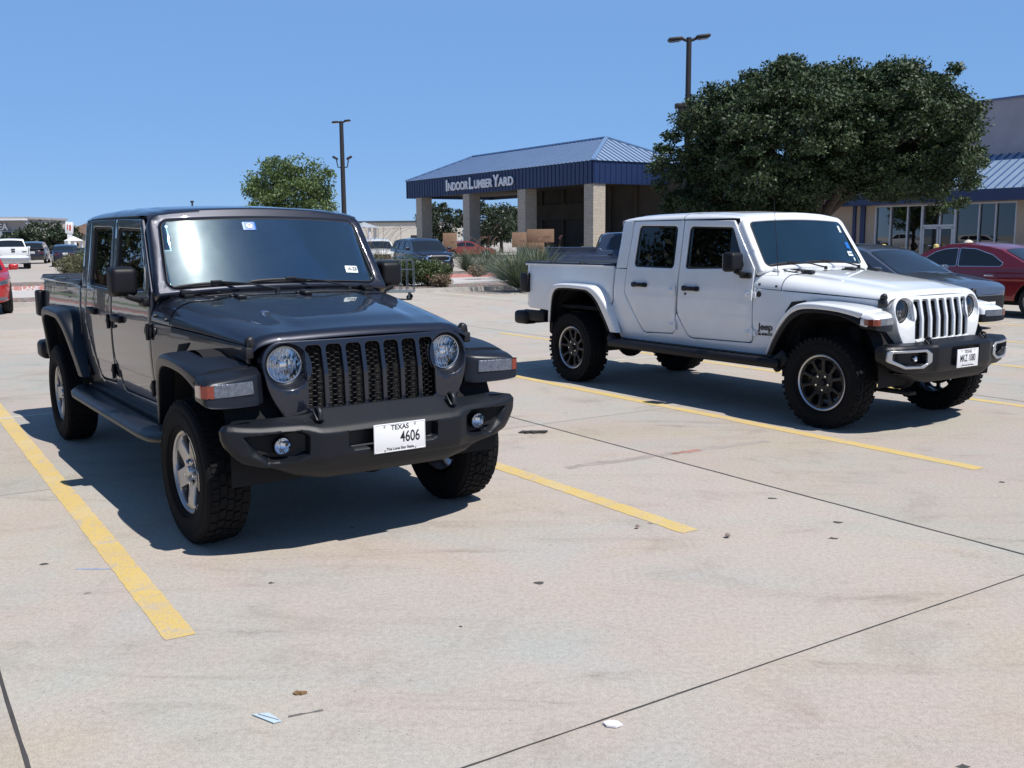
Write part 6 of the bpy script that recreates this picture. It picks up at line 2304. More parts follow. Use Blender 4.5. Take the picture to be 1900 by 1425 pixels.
make_car('parked_car', 'white crossover seen past the pink stalked grasses, behind the navy one', 'car', (c.x, c.y, 0), R(-75), paint('cream_white_paint', (0.62, 0.62, 0.60)), head=headl(), tail=taill(), doors=(0.95, -0.24, -1.08),
         grille=[('grille', [(-0.45, 0.62, 0.04), (0.45, 0.62, 0.04), (0.45, 0.84, 0.04), (-0.45, 0.84, 0.04)], 1, M['black'], 0.01)], plates=[(1, 0, 0.55)], lower=0.10, **SUVKW)
c = at(868, 490, 84.0)
make_car('parked_car', 'orange red low car beyond the yuccas, between the canopy columns', 'car', (c.x, c.y, 0), R(8), paint('orange_red_paint', (0.20, 0.024, 0.014), 0.1), L=4.8, prof=SEDAN_PROF, green=SEDAN_GREEN, wins=SEDAN_WINS, head=headl(), tail=taill(), doors=(0.95, -0.27, -1.20))
c = at(852, 485, 92.0)
make_car('parked_car', 'black sedan just behind the orange red car', 'car', (c.x, c.y, 0), R(190), paint('black_paint', (0.008, 0.008, 0.010)), L=4.8, prof=SEDAN_PROF, green=SEDAN_GREEN, wins=SEDAN_WINS, head=headl(), tail=taill(), doors=(0.95, -0.27, -1.20))
# pickups
PU_PROF = [(2.85, 0.90), (2.80, 1.05), (2.5, 1.14), (1.9, 1.18), (1.35, 1.20), (-0.92, 1.26), (-1.0, 1.34), (-2.75, 1.36), (-2.85, 1.35)]
PU_GREEN = [(1.50, 1.16), (0.95, 1.68), (0.60, 1.80), (0.0, 1.86), (-0.60, 1.84), (-0.82, 1.78), (-1.00, 1.28)]
PU_WINS = [[(1.12, 1.24, 0.04), (0.78, 1.62, 0.06), (0.55, 1.72, 0.08), (0.28, 1.75, 0.02), (0.26, 1.26, 0.02)], [(0.19, 1.26, 0.02), (0.21, 1.75, 0.02), (-0.48, 1.73, 0.08), (-0.62, 1.32, 0.06)]]
PUKW = dict(L=5.7, Wd=1.98, H=1.9, wb=3.6, foh=0.98, Rt=0.39, nexp=9, prof=PU_PROF, green=PU_GREEN, wins=PU_WINS, belt=1.21, zc=0.36, tumble=0.26, bed=(-1.02, -2.80))
c = at(1068, 505, 35.5)
make_car('parked_pickup', 'blue grey pickup seen from the side, beyond the white pickup bed', 'pickup truck', (c.x + 1.75, c.y, -0.06), R(-1), paint('steel_blue_paint', (0.040, 0.055, 0.095), 0.5), tail=[('tail_light', [(-1.06, 0.98, 0.02), (-0.86, 0.98, 0.02), (-0.86, 1.25, 0.02), (-1.06, 1.25, 0.02)], M['redlens'], 0.006)], head=headl(), doors=(1.2, 0.24, -0.75), trim=M['black'], lower=0.08, **PUKW)
def f150(root, a, b):
    mb = MB()
    mb.rbox((-a - 0.06, 0, 0.62), (0.16, 1.86, 0.16), 0.03)
    mb.build('rear_bumper', M['satin'], root)
    mb = MB()
    mb.rbox((-a - 0.010, 0, 1.22), (0.03, 0.22, 0.07), 0.01)
    mb.rbox((-a - 0.012, 0, 1.08), (0.02, 0.20, 0.07), 0.03)
    mb.rbox((-a - 0.006, -0.62, 1.08), (0.02, 0.26, 0.035), 0.008)
    mb.build('tailgate_badge', M['ink'], root)
    mb = MB()
    mb.box((-a + 0.8, 0, 0.50), (1.2, 1.2, 0.2))
    mb.cyl((-a + 1.12, -0.8, 0.39), (-a + 1.12, 0.8, 0.39), 0.06)
    mb.build('rear_axle', M['void'], root)
c = at(27, 497, 61.0)
make_car('parked_pickup', 'white full size pickup seen from behind at the left edge', 'pickup truck', (c.x + 2.85 * math.cos(R(119)), c.y + 2.85 * math.sin(R(119)), 0), R(119), paint('bright_white_paint', (0.70, 0.71, 0.72)),
         tail=[('tail_light', [(-1.08, 0.86, 0.02), (-0.84, 0.86, 0.02), (-0.84, 1.22, 0.02), (-1.08, 1.22, 0.02)], M['redlens'], 0.010)], head=headl(), doors=(1.2, 0.24, -0.75), plates=[(-1, 0, 0.64)], extra=f150, **PUKW)
c = at(176, 490, 48.0)
make_car('parked_pickup', 'slate blue pickup half hidden behind the grey pickup cab and a bush', 'pickup truck', (c.x + 2.2, c.y, 0), R(15), paint('dusty_blue_paint', (0.07, 0.095, 0.13), 0.4), tail=[('tail_light', [(-1.06, 0.98, 0.02), (-0.86, 0.98, 0.02), (-0.86, 1.25, 0.02), (-1.06, 1.25, 0.02)], M['redlens'], 0.006)], head=headl(), doors=(1.2, 0.24, -0.75), **PUKW)
c = at(98, 494, 66.0)
make_car('parked_car', 'dark blue sedan seen from behind below the round tree', 'car', (c.x, c.y + 2.2, 0), R(112), paint('dark_blue_paint', (0.010, 0.014, 0.035), 0.4), L=4.8, prof=SEDAN_PROF, green=SEDAN_GREEN, wins=SEDAN_WINS, head=headl(), tail=taill(), doors=(0.95, -0.27, -1.20), plates=[(-1, 0, 0.85)])
c = at(68, 489, 78.0)
make_car('parked_car', 'black crossover between the white pickup and the dark blue sedan', 'car', (c.x, c.y, 0), R(110), paint('black_suv_paint', (0.009, 0.009, 0.012)), head=headl(), tail=taill(), doors=(0.95, -0.24, -1.08), plates=[(-1, 0, 0.85)], lower=0.10, **SUVKW)
# neighbour outside the left edge, mirrored in the grey pickup's doors
loc, rz = place(Vector((-1.04, 5.7, 0)) - G2 * 5.7 - G1 * 0.2, A_G1, 4.8)
make_car('parked_car', 'dark sedan parked two bays left of the grey pickup, outside the picture', 'car', loc, rz, paint('dark_green_paint', (0.012, 0.020, 0.016), 0.3), L=4.8, prof=SEDAN_PROF, green=SEDAN_GREEN, wins=SEDAN_WINS, head=headl(), tail=taill(), doors=(0.95, -0.27, -1.20))
# ================================================================== buildings
def stucco(name, col, var=0.08, vs=1.2):
    return mat(name, col, 0.9, var=var, vs=vs, bs=0.2, bscale=30, bd=0.01)
NAVY = mat('navy_metal', (0.011, 0.026, 0.085), 0.45, 0.1, var=0.08, vs=0.8)
ROOFM = mat('blue_roof_metal', (0.25, 0.34, 0.45), 0.42, 0.2, var=0.07, vs=0.6)
TAN = stucco('tan_stucco', (0.36, 0.29, 0.225))
GREYW = stucco('grey_stucco', (0.33, 0.31, 0.33))
STONE = None
def stonemat():
    m, t, b = newmat('split_stone')
    co = coord(t)
    br = t.nodes.new('ShaderNodeTexBrick')
    br.inputs['Color1'].default_value = (0.42, 0.37, 0.30, 1)
    br.inputs['Color2'].default_value = (0.37, 0.33, 0.275, 1)
    br.inputs['Mortar'].default_value = (0.30, 0.265, 0.22, 1)
    br.inputs['Scale'].default_value = 1.0
    br.inputs['Brick Width'].default_value = 0.42
    br.inputs['Row Height'].default_value = 0.21
    br.inputs['Mortar Size'].default_value = 0.012
    sx = t.nodes.new('ShaderNodeSeparateXYZ')
    lk(t, co, sx.inputs[0])
    ad = t.nodes.new('ShaderNodeMath')
    lk(t, sx.outputs[0], ad.inputs[0]); lk(t, sx.outputs[1], ad.inputs[1])
    cx = t.nodes.new('ShaderNodeCombineXYZ')
    lk(t, ad.outputs[0], cx.inputs[0]); lk(t, sx.outputs[2], cx.inputs[1])
    lk(t, cx.outputs[0], br.inputs['Vector'])
    n = nz(t, 9, 5, 0.7, 0.3, co)
    lk(t, mixc(t, 0.5, br.outputs[0], n.outputs[0], 'OVERLAY'), b.inputs['Base Color'])
    b.inputs['Roughness'].default_value = 0.92
    bump(t, b, n.outputs[0], 0.8, 0.04)
    return m
STONE = stonemat()
def frame_at(o, ux):
    """local frame: u along ux, v up, w outwards (to the right hand side of ux)"""
    ux = Vector(ux).normalized()
    n = Vector((ux.y, -ux.x, 0))
    return lambda u, v, w=0.0: Vector(o) + ux * u + n * w + Vector((0, 0, v))
def fbox(mb, F, u0, u1, v0, v1, w0, w1, mi=0):
    vs = [F(u, v, w) for w in (w0, w1) for v in (v0, v1) for u in (u0, u1)]
    mb.add(vs, [(0, 1, 3, 2), (4, 6, 7, 5), (0, 4, 5, 1), (2, 3, 7, 6), (0, 2, 6, 4), (1, 5, 7, 3)], mi)

# ---- canopy over the yard entrance
CN = Vector((6.2, 75.0, 0))
CL, CW = 30.5, 10.0
Z0, Z1, ZR = 5.68, 7.38, 9.66
canopy = empty('entrance_canopy', tuple(CN), 0, 'long blue metal hipped canopy on square columns in the background', 'canopy')
A_ = -G1           # away along the long front
B_ = G2
P3 = lambda s, t, z: A_ * s + B_ * t + Vector((0, 0, z))
mb = MB()
h = 4.7
r1, r2 = P3(h, CW / 2, ZR), P3(CL - h, CW / 2, ZR)
c00, c10, c11, c01 = P3(-0.1, -0.1, Z1), P3(CL + 0.1, -0.1, Z1), P3(CL + 0.1, CW + 0.1, Z1), P3(-0.1, CW + 0.1, Z1)
mb.add([c00, c10, c11, c01, r1, r2], [(0, 1, 5, 4), (1, 2, 5), (2, 3, 4, 5), (3, 0, 4)])
mb.build('roof', ROOFM, canopy, ang=5)
# standing seams, shade lines put into their darker colour
sm = MB()
def seam(p, q, w=0.11, hh=0.045):
    d = (q - p)
    x = d.normalized().cross(Vector((0, 0, 1))).normalized() * (w / 2)
    up = Vector((0, 0, hh))
    sm.add([p - x, p + x, q + x, q - x, p - x + up, p + x + up, q + x + up, q - x + up], [(0, 1, 2, 3), (4, 7, 6, 5), (0, 4, 5, 1), (2, 6, 7, 3), (1, 5, 6, 2), (0, 3, 7, 4)])
k = 0.25
while k < CL:
    top = min(k, CL - k, h) / h
    # front slope: runs from the eave up to hip or ridge
    seam(P3(k, -0.1, Z1), P3(k, -0.1 + (CW / 2 + 0.1) * top, Z1 + (ZR - Z1) * top))
    k += 0.52
k = 0.3
while k < CW:
    top = min(k, CW - k) / (CW / 2)
    seam(P3(-0.1, k, Z1), P3(-0.1 + (h + 0.1) * top, k, Z1 + (ZR - Z1) * top))
    k += 0.52
sm.build('roof_seams', mat('seam_shade_metal', (0.06, 0.11, 0.24), 0.45, 0.2, var=0.05), canopy, fixn=False, ang=10)
sm = MB()
for a, b in ((c00, r1), (r1, r2), (c10, r2), (c01, r1)):
    seam(a, b, 0.30, 0.10)
sm.build('ridge_cap', mat('cap_metal', (0.20, 0.32, 0.50), 0.35, 0.35, var=0.05), canopy, fixn=False, ang=10)
# fascia with ribs, their shadow lines painted as a darker rib colour
Ff = frame_at(CN * 0 + P3(CL, 0, 0), -A_)    # front: u runs towards the near corner
mb = MB()
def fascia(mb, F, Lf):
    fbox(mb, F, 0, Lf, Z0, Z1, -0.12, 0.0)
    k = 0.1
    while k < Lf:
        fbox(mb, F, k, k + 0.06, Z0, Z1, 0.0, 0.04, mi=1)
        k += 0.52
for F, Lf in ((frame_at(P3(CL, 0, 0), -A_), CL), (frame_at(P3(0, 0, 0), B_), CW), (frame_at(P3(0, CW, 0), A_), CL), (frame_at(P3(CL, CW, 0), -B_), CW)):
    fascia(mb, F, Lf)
mb.build('fascia', [NAVY, mat('rib_shade_navy', (0.010, 0.022, 0.075), 0.5, var=0.05)], canopy, fixn=False, ang=10)
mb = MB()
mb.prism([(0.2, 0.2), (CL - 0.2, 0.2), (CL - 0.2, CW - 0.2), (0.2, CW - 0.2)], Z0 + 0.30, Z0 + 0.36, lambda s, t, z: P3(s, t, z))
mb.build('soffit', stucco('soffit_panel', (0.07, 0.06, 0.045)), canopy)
for i, s in enumerate([0.1, 9.3, 18.4, 27.6]):
    for t in ((0.1, CW - 1.3) if i == 0 else (0.1,)):
        mb = MB()
        mb.prism([(s, t), (s + 1.15, t), (s + 1.15, t + 1.15), (s, t + 1.15)], 0, Z0 + 0.02, lambda a, b, z: P3(a, b, z))
        mb.prism([(s - 0.06, t - 0.06), (s + 1.21, t - 0.06), (s + 1.21, t + 1.21), (s - 0.06, t + 1.21)], 0, 0.9, lambda a, b, z: P3(a, b, z))
        mb.build('column', STONE, canopy)
# channel letters
F = frame_at(P3(CL, 0, 0), -A_)
def onF(u, z, w=0.09):
    o = F(u, z, w)
    ux = (-A_).normalized()
    n = Vector((ux.y, -ux.x, 0))
    return Matrix(((ux.x, 0, n.x, o.x), (ux.y, 0, n.y, o.y), (0, 1, 0, o.z), (0, 0, 0, 1)))
def u_at_px(px):
    best = None
    for i in range(0, 1220):
        u = i * 0.025
        p = CN + F(u, 6.5)
        x = p.x / p.y * CAM_F + 950
        if best is None or abs(x - px) < best[0]:
            best = (abs(x - px), u)
    return best[1]
LET = mat('white_letter_face', (0.74, 0.74, 0.76), 0.35, var=0.03)
for big, small_, pa, pb in (('I', 'NDOOR', 834, 875), ('L', 'UMBER', 876, 919), ('Y', 'ARD', 921, 957)):
    ua, ub = u_at_px(pa), u_at_px(pb)
    o1 = text_obj('sign_letter', big, 1.36, 0.05, LET, canopy, onF(ua, 6.10), off=0.05, align='LEFT', sx=(1.15 if big != 'Y' else 0.95))
    w1 = max(v.co.x for v in o1.data.vertices)
    bb = [((v.co - F(0, 0)).dot((-A_).normalized())) for v in o1.data.vertices]
    u1 = max(bb) + (0.12 if big != 'Y' else -0.05)
    o2 = text_obj('sign_letter', small_, 1.00, 0.05, LET, canopy, onF(u1, 6.10), off=0.03, align='LEFT')
    bb2 = [((v.co - F(0, 0)).dot((-A_).normalized())) for v in o2.data.vertices]
    k = (ub - u1) / max(0.1, max(bb2) - u1)
    ux = (-A_).normalized()
    for v in o2.data.vertices:
        d = (v.co - F(u1, 0)).dot(ux)
        v.co += ux * (d * (k - 1))

# ---- the store on the right: wall under the awning, shop front, roof slope, upper wall
SO = Vector((23.7, 62.0, 0))
FS = frame_at((0, 0, 0), G1)      # u = 0 at SO, u grows towards the aisle (right), w outwards to the car park
store = empty('store_building', tuple(SO), 0, 'large tan store with a blue metal awning roof behind the oak', 'store')
def s_u(px, Y0=None):
    best = None
    for i in range(-2250, 1300):
        u = i * 0.02
        p = SO + G1 * u
        if p.y < 5: continue
        x = p.x / p.y * CAM_F + 950
        if best is None or abs(x - px) < best[0]:
            best = (abs(x - px), u)
    return best[1]
ZW, ZF, ZE, ZT = 3.46, 3.50, 4.14, 6.25
mb = MB()
uw0, uw1 = s_u(1617), s_u(1875)
ud0, ud1 = s_u(1703), s_u(1764)
fbox(mb, FS, s_u(1330), uw0, 0, ZE + 0.5, -0.3, 0)
fbox(mb, FS, uw1, 22, 0, ZE + 0.5, -0.3, 0)
fbox(mb, FS, uw0, uw1, ZW, ZE + 0.5, -0.3, 0)
fbox(mb, FS, uw0, ud0, 0, 0.45, -0.3, 0)
fbox(mb, FS, ud1, uw1, 0, 0.30, -0.3, 0)
mb.build('wall', TAN, store, fixn=False)
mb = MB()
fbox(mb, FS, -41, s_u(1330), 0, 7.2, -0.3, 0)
mb.build('yard_wall', stucco('shaded_yard_wall', (0.045, 0.038, 0.030), 0.35, 0.4), store, fixn=False)  # same store wall, with the canopy's shade painted into its colour
mb = MB()
fbox(mb, FS, s_u(1000), s_u(1090), 3.3, 4.7, 0.003, 0.25)
for k in range(7):
    fbox(mb, FS, -38 + k * 3.4, -37.75 + k * 3.4, 0, 7.0, 0.003, 0.2)
mb.build('yard_wall_trim', stucco('yard_beam', (0.055, 0.046, 0.034), 0.3, 0.6), store, fixn=False)
mb = MB()
for k in range(4):
    fbox(mb, FS, -30 + k * 3.0, -28.2 + k * 3.0, 0, 1.2 + 0.5 * (k % 2), 0.6, 1.6)
mb.build('yard_door', stucco('roller_door', (0.09, 0.075, 0.055), 0.3, 2.0), store, fixn=False)
mb = MB()
for px0, px1 in ((1578, 1583), (1592, 1600)):
    fbox(mb, FS, s_u(px0), s_u(px1), 0, ZF, 0.003, 0.12)
mb.build('downpipe', NAVY, store, fixn=False)
gl = glass('shop_glass', (0.10, 0.11, 0.12), mirror=1.6)
mb = MB()
fbox(mb, FS, uw0, uw1, 0.3, ZW, -0.14, -0.12)
mb.build('shop_window', gl, store, fixn=False)
mb = MB()
fbox(mb, FS, uw0 - 1, uw1 + 1, 0.0, ZW + 0.5, -6.0, -5.9)
fbox(mb, FS, uw0 - 1, uw1 + 1, 0.01, 0.03, -6.0, -0.3)
mb.build('shop_interior', mat('dark_interior', (0.03, 0.03, 0.032), 0.8, var=0.4, vs=0.5), store, fixn=False)
FRM = mat('aluminium_frame', (0.45, 0.46, 0.48), 0.4, 0.5, var=0.05)
mb = MB()
for px in (1618, 1645, 1676, 1807, 1838, 1875):
    u = s_u(px)
    fbox(mb, FS, u - 0.035, u + 0.035, 0.3, ZW, -0.10, 0.01)
for px in (1703, 1764):
    u = s_u(px)
    fbox(mb, FS, u - 0.06, u + 0.06, 0, ZW, -0.10, 0.03)
u = s_u(1735.5)
fbox(mb, FS, u - 0.035, u + 0.035, 2.2, ZW, -0.10, 0.01)
fbox(mb, FS, uw0, uw1, ZW - 0.08, ZW, -0.10, 0.012)
fbox(mb, FS, ud0, ud1, 2.12, 2.25, -0.10, 0.012)
fbox(mb, FS, uw0, ud0, 0.45, 0.53, -0.10, 0.012)
mb.build('window_frame', FRM, store, fixn=False)
um = s_u(1735.5)
for a, b in ((ud0 + 0.08, um - 0.02), (um + 0.02, ud1 - 0.08)):
    mb = MB()
    for u0, u1, v0, v1 in ((a, a + 0.12, 0, 2.1), (b - 0.12, b, 0, 2.1), (a, b, 2.0, 2.1), (a, b, 0, 0.25)):
        fbox(mb, FS, u0, u1, v0, v1, -0.02, 0.02)
    dr = mb.build('door', FRM, store, fixn=False)
    mb = MB()
    fbox(mb, FS, a + 0.10, b - 0.10, 0.2, 2.02, -0.012, -0.004)
    mb.build('door_glass', CG, dr, fixn=False)
    mb = MB()
    fbox(mb, FS, (a + b) / 2 - 0.12, (a + b) / 2 + 0.12, 0.98, 1.04, 0.0, 0.03)
    mb.build('door_handle', FRM, dr, fixn=False)
# posters inside the left window
mb = MB()
for z in (1.95, 2.2, 2.45):
    fbox(mb, FS, s_u(1637) - 0.3, s_u(1637) + 0.15, z, z + 0.17, -0.18, -0.17)
mb.build('window_notice', M['white'], store, fixn=False)
mb = MB()
fbox(mb, FS, s_u(1400), 22, ZF, ZE, 0.0, 1.5)
mb.build('awning_fascia', NAVY, store, fixn=False)
mb = MB()
ua_ = s_u(1400)
mb.add([FS(ua_, ZE, 1.52), FS(22, ZE, 1.52), FS(22, ZT, -2.4), FS(ua_, ZT, -2.4)], [(0, 1, 2, 3)])
mb.build('awning_roof', ROOFM, store, fixn=False)
mb = MB()
k = ua_
while k < 22:
    mb.add([FS(k, ZE, 1.54), FS(k + 0.05, ZE, 1.54), FS(k + 0.05, ZT, -2.4), FS(k, ZT, -2.4)] + [FS(k, ZE + 0.07, 1.54), FS(k + 0.05, ZE + 0.07, 1.54), FS(k + 0.05, ZT + 0.07, -2.4), FS(k, ZT + 0.07, -2.4)], [(4, 5, 6, 7), (0, 4, 7, 3), (1, 2, 6, 5), (0, 1, 5, 4)])
    k += 0.52
mb.build('awning_seams', mat('awning_seam_metal', (0.05, 0.10, 0.24), 0.45, 0.2, var=0.05), store, fixn=False, ang=10)
mb = MB()
uu_ = s_u(1500)
fbox(mb, FS, uu_, 24, 0, 9.38, -22, -2.42)
mb.build('upper_wall', GREYW, store, fixn=False)
mb = MB()
fbox(mb, FS, uu_, 24, 9.38, 9.50, -22, -2.3)
mb.build('parapet_cap', mat('blue_band', (0.10, 0.14, 0.26), 0.5, var=0.05), store, fixn=False)
# bollards in front of the store
BY = mat('bollard_yellow', (0.62, 0.50, 0.18), 0.6, var=0.1, vs=8)
for i, (px, lab) in enumerate(((1640, 'pale yellow bollard before the shop window, left of the doors'), (1737, 'pale bollard cap seen over the maroon car roof, by the doors'))):
    u = s_u(px)
    p = SO + G1 * u + Vector((G1.y, -G1.x, 0)).normalized() * 4.2
    mb = MB()
    mb.cyl((0, 0, 0), (0, 0, 0.88), 0.15, n=20)
    mb.lathe([(0.15, 0.88), (0.135, 0.95), (0.09, 0.99), (0.0, 1.01)], 20, axis='z')
    o = mb.build('bollard', BY)
    o.location = at(px, 460, 59 if i == 0 else 57)
    o.location.z = 0.12
    tag(o, lab, 'bollard', 'bollards in front of the store')
c = at(1797, 450, 44)
mb = MB()
bm = bmesh.new()
bmesh.ops.create_uvsphere(bm, u_segments=24, v_segments=16, radius=0.225)
mb.addbm(bm, (0, 0, 1.19))
mb.cyl((0, 0, 0), (0, 0, 1.02), 0.20, 0.16, 20)
o = mb.build('stone_globe', mat('cast_stone', (0.55, 0.50, 0.42), 0.8, var=0.12, vs=5))
o.location = (c.x, c.y, 0)
tag(o, 'round cast stone globe on a pedestal, showing above the maroon car roof', 'bollard')

# ---- cartons and timber packs under the canopy
CB = mat('cardboard', (0.22, 0.135, 0.085), 0.85, var=0.12, vs=2)
def carton(px0, px1, py0, py1, Y, label, dep=1.1, m=None, z0=None):
    a, b = at(px0, py1, Y), at(px1, py0, Y)
    w = b.x - a.x
    zb = max(a.z, 0.0) if z0 is None else z0
    hh = b.z - zb
    mb = MB()
    mb.rbox((0, dep / 2, hh / 2), (w, dep, hh), 0.01)
    o = mb.build('carton', m or CB)
    o.location = ((a.x + b.x) / 2, Y, zb)
    t_ = MB()
    t_.box((w * 0.22, -0.004, hh * 0.42), (w * 0.3, 0.006, hh * 0.10))
    t_.build('printed_mark', mat('carton_print', (0.15, 0.09, 0.06), 0.8, var=0.1), o)
    tag(o, label, 'carton', 'cartons stacked by the canopy')
    return o
carton(822, 846, 432, 462, 66, 'tall brown carton left of the second canopy column')
o1 = carton(950, 977, 431, 459, 66, 'brown carton with printed marks at the left of the large stack')
carton(978, 1028, 425, 450, 67.5, 'widest brown carton on top, at the right of the stack')
carton(978, 1010, 450, 462, 67.3, 'low brown carton under the widest one')
mb = MB()
for k in range(7):
    for j in range(3):
        mb.box((0, 0.5 + 0.02 * j, 0.1 + k * 0.14), (4.2 - 0.1 * (k % 3), 1.0, 0.10), None)
    mb.box((-1.2, 0.5, 0.17 + k * 0.14), (0.1, 0.9, 0.04))
    mb.box((1.2, 0.5, 0.17 + k * 0.14), (0.1, 0.9, 0.04))
o = mb.build('timber_pack', mat('lumber', (0.34, 0.27, 0.18), 0.8, var=0.25, vs=3))
c = at(1050, 470, 70)
o.location = (c.x, c.y, 0)
tag(o, 'pack of pale boards right of the brown cartons under the canopy', 'timber pack')
mb = MB()
for k in range(4):
    mb.box((0, 0.5, 0.06 + k * 0.13), (3.2, 1.1, 0.02))
    for q in (-1.5, 0, 1.5):
        mb.box((q, 0.5, 0.0 + k * 0.13), (0.1, 1.1, 0.10))
o = mb.build('pallet_stack', mat('pallet_wood', (0.28, 0.20, 0.12), 0.85, var=0.25, vs=4))
c = at(985, 466, 65.5)
o.location = (c.x, c.y, 0)
tag(o, 'stack of wooden pallets under the brown cartons', 'pallets')

# ---- lamp poles
DKM = mat('dark_pole_metal', (0.035, 0.030, 0.030), 0.55, 0.3, var=0.12)
def lamp_pole(label, px, Y, ztop, r, heads, cams=None):
    c = at(px, 440, Y)
    root = empty('lamp_pole', (c.x, c.y, 0), 0, label, 'lamp pole', 'twin head lamp poles in the car park')
    mb = MB()
    mb.tube([(0, 0, 0), (0, 0, ztop * 0.5), (0, 0, ztop)], [r * 1.15, r, r * 0.85], 14)
    mb.cyl((0, 0, 0), (0, 0, 0.7), 0.30, 0.30, 20)
    mb.build('pole', DKM, root)
    for sg in (-1, 1):
        mb = MB()
        mb.rbox((sg * heads * 0.72, 0, ztop - 0.02 + 0.05 * (1 if sg > 0 else -0.6)), (heads * 0.75, 0.36, 0.10), 0.04, (0, -0.12 if sg > 0 else -0.10, 0))
        mb.tube([(0, 0, ztop - 0.12), (sg * heads * 0.4, 0, ztop - 0.02)], 0.05, 8)
        hd = mb.build('lamp_head', DKM, root)
        mb = MB()
        mb.box((sg * heads * 0.74, 0, ztop - 0.09 + 0.05 * (1 if sg > 0 else -0.6)), (heads * 0.5, 0.26, 0.015), (0, -0.12 if sg > 0 else -0.10, 0))
        mb.build('lens', M['clearlens'], hd)
    if cams:
        for sg in (-1, 1):
            mb = MB()
            zc = cams
            mb.tube([(0, 0, zc - 0.45), (sg * 0.28, 0, zc - 0.42), (sg * 0.34, 0, zc - 0.1), (sg * 0.34, 0, zc + 0.05)], 0.035, 8)
            mb.rbox((sg * 0.42, -0.05, zc + 0.12), (0.36, 0.14, 0.14), 0.04, (0, -0.5 * sg, 0))
            mb.build('camera_arm', DKM, root)
    return root
lamp_pole('tall dark lamp pole with camera arms standing between the elm and the canopy', 640, 60, 8.60, 0.14, 0.50, cams=6.35)
lp = lamp_pole('tall dark lamp pole rising in front of the big oak, left side', 1272, 33, 8.0, 0.10, 0.62)
mb = MB()
mb.rbox((-0.24, 0, 5.86), (0.36, 0.25, 0.16), 0.03)
mb.cyl((-0.20, 0, 5.53), (-0.20, 0, 5.78), 0.12, 0.12, 14)
mb.tube([(0, 0, 5.43), (-0.2, 0, 5.43), (-0.22, 0, 5.75)], 0.03, 8)
mb.build('camera_box', DKM, lp)

# ---- lumber cart
def cart():
    c = gnd(748, 556)
    root = empty('lumber_cart', (c.x, c.y, 0), R(2), 'grey tubular flatbed shopping cart standing beyond the grey pickup mirror', 'shopping cart')
    sx = 0.62
    CM = mat('cart_steel', (0.10, 0.12, 0.14), 0.45, 0.6, var=0.1)
    mb = MB()
    mb.rbox((-0.25, 0, 0.235), (1.15, 0.62, 0.055), 0.02)
    deck = mb.build('deck', mat('cart_deck', (0.16, 0.19, 0.20), 0.5, 0.3, var=0.1), root)
    for y in (-0.28, 0.28):
        mb = MB()
        mb.tube([(0.30, y, 0.24), (0.30, y, 1.00), (0.26, y, 1.07), (0.18, y, 1.08), (-0.72, y, 1.08), (-0.78, y, 1.04), (-0.78, y, 0.24)], 0.014, 8)
        for x in (0.12, -0.06, -0.24):
            mb.tube([(x, y, 0.24), (x, y, 1.075)], 0.012, 8)
        mb.tube([(-0.76, y, 0.82), (0.28, y, 0.82)], 0.010, 6)
        mb.build('side_rail', CM, root)
    mb = MB()
    for z in (1.0, 0.82, 0.5):
        mb.tube([(0.30, -0.28, z), (0.30, 0.28, z)], 0.011, 6)
    mb.build('cross_bar', CM, root)
    for x in (0.18, -0.66):
        for y in (-0.24, 0.24):
            mb = MB()
            mb.cyl((x, y - 0.018, 0.075), (x, y + 0.018, 0.075), 0.075, n=20)
            w = mb.build('caster', M['rubber'], root)
            mb = MB()
            mb.box((x, y, 0.16), (0.05, 0.06, 0.10))
            mb.cyl((x, y - 0.022, 0.075), (x, y + 0.022, 0.075), 0.03, n=12)
            mb.build('fork', CM, w)
    return root
cart()

# ---- distant buildings
def block(name, label, px0, px1, pyt, Y, m, dep=10, trim=None, th=0.5, fn=None, cat='building'):
    a, b = at(px0, 440, Y), at(px1, 440, Y)
    zt = at((px0 + px1) / 2, pyt, Y).z
    root = empty(name, ((a.x + b.x) / 2, Y, 0), 0, label, cat)
    w = b.x - a.x
    mb = MB()
    mb.box((0, dep / 2, zt / 2), (w, dep, zt))
    mb.build('wall', m, root)
    mb = MB()
    mb.box((0, dep / 2, zt + th / 2), (w + 0.4, dep + 0.4, th))
    mb.build('parapet', trim or m, root)
    if fn: fn(root, w, zt)
    return root
def whitefn(root, w, zt):
    mb = MB()
    for k in range(5):
        mb.box((-w / 2 + w * (k + 0.5) / 5, -0.03, zt / 2), (0.12, 0.06, zt))
    mb.build('pilaster', stucco('pilaster', (0.5, 0.47, 0.42)), root)
    mb = MB()
    mb.box((w * 0.12, -0.02, 1.1), (1.2, 0.05, 2.2))
    mb.build('door', DKM, root)
block('warehouse', 'long low cream warehouse behind the canopy and the navy crossover', 640, 850, 413, 140, stucco('cream_stucco', (0.56, 0.52, 0.45)), 14, mat('dark_coping', (0.05, 0.06, 0.07), 0.6, var=0.1), 0.25, whitefn)
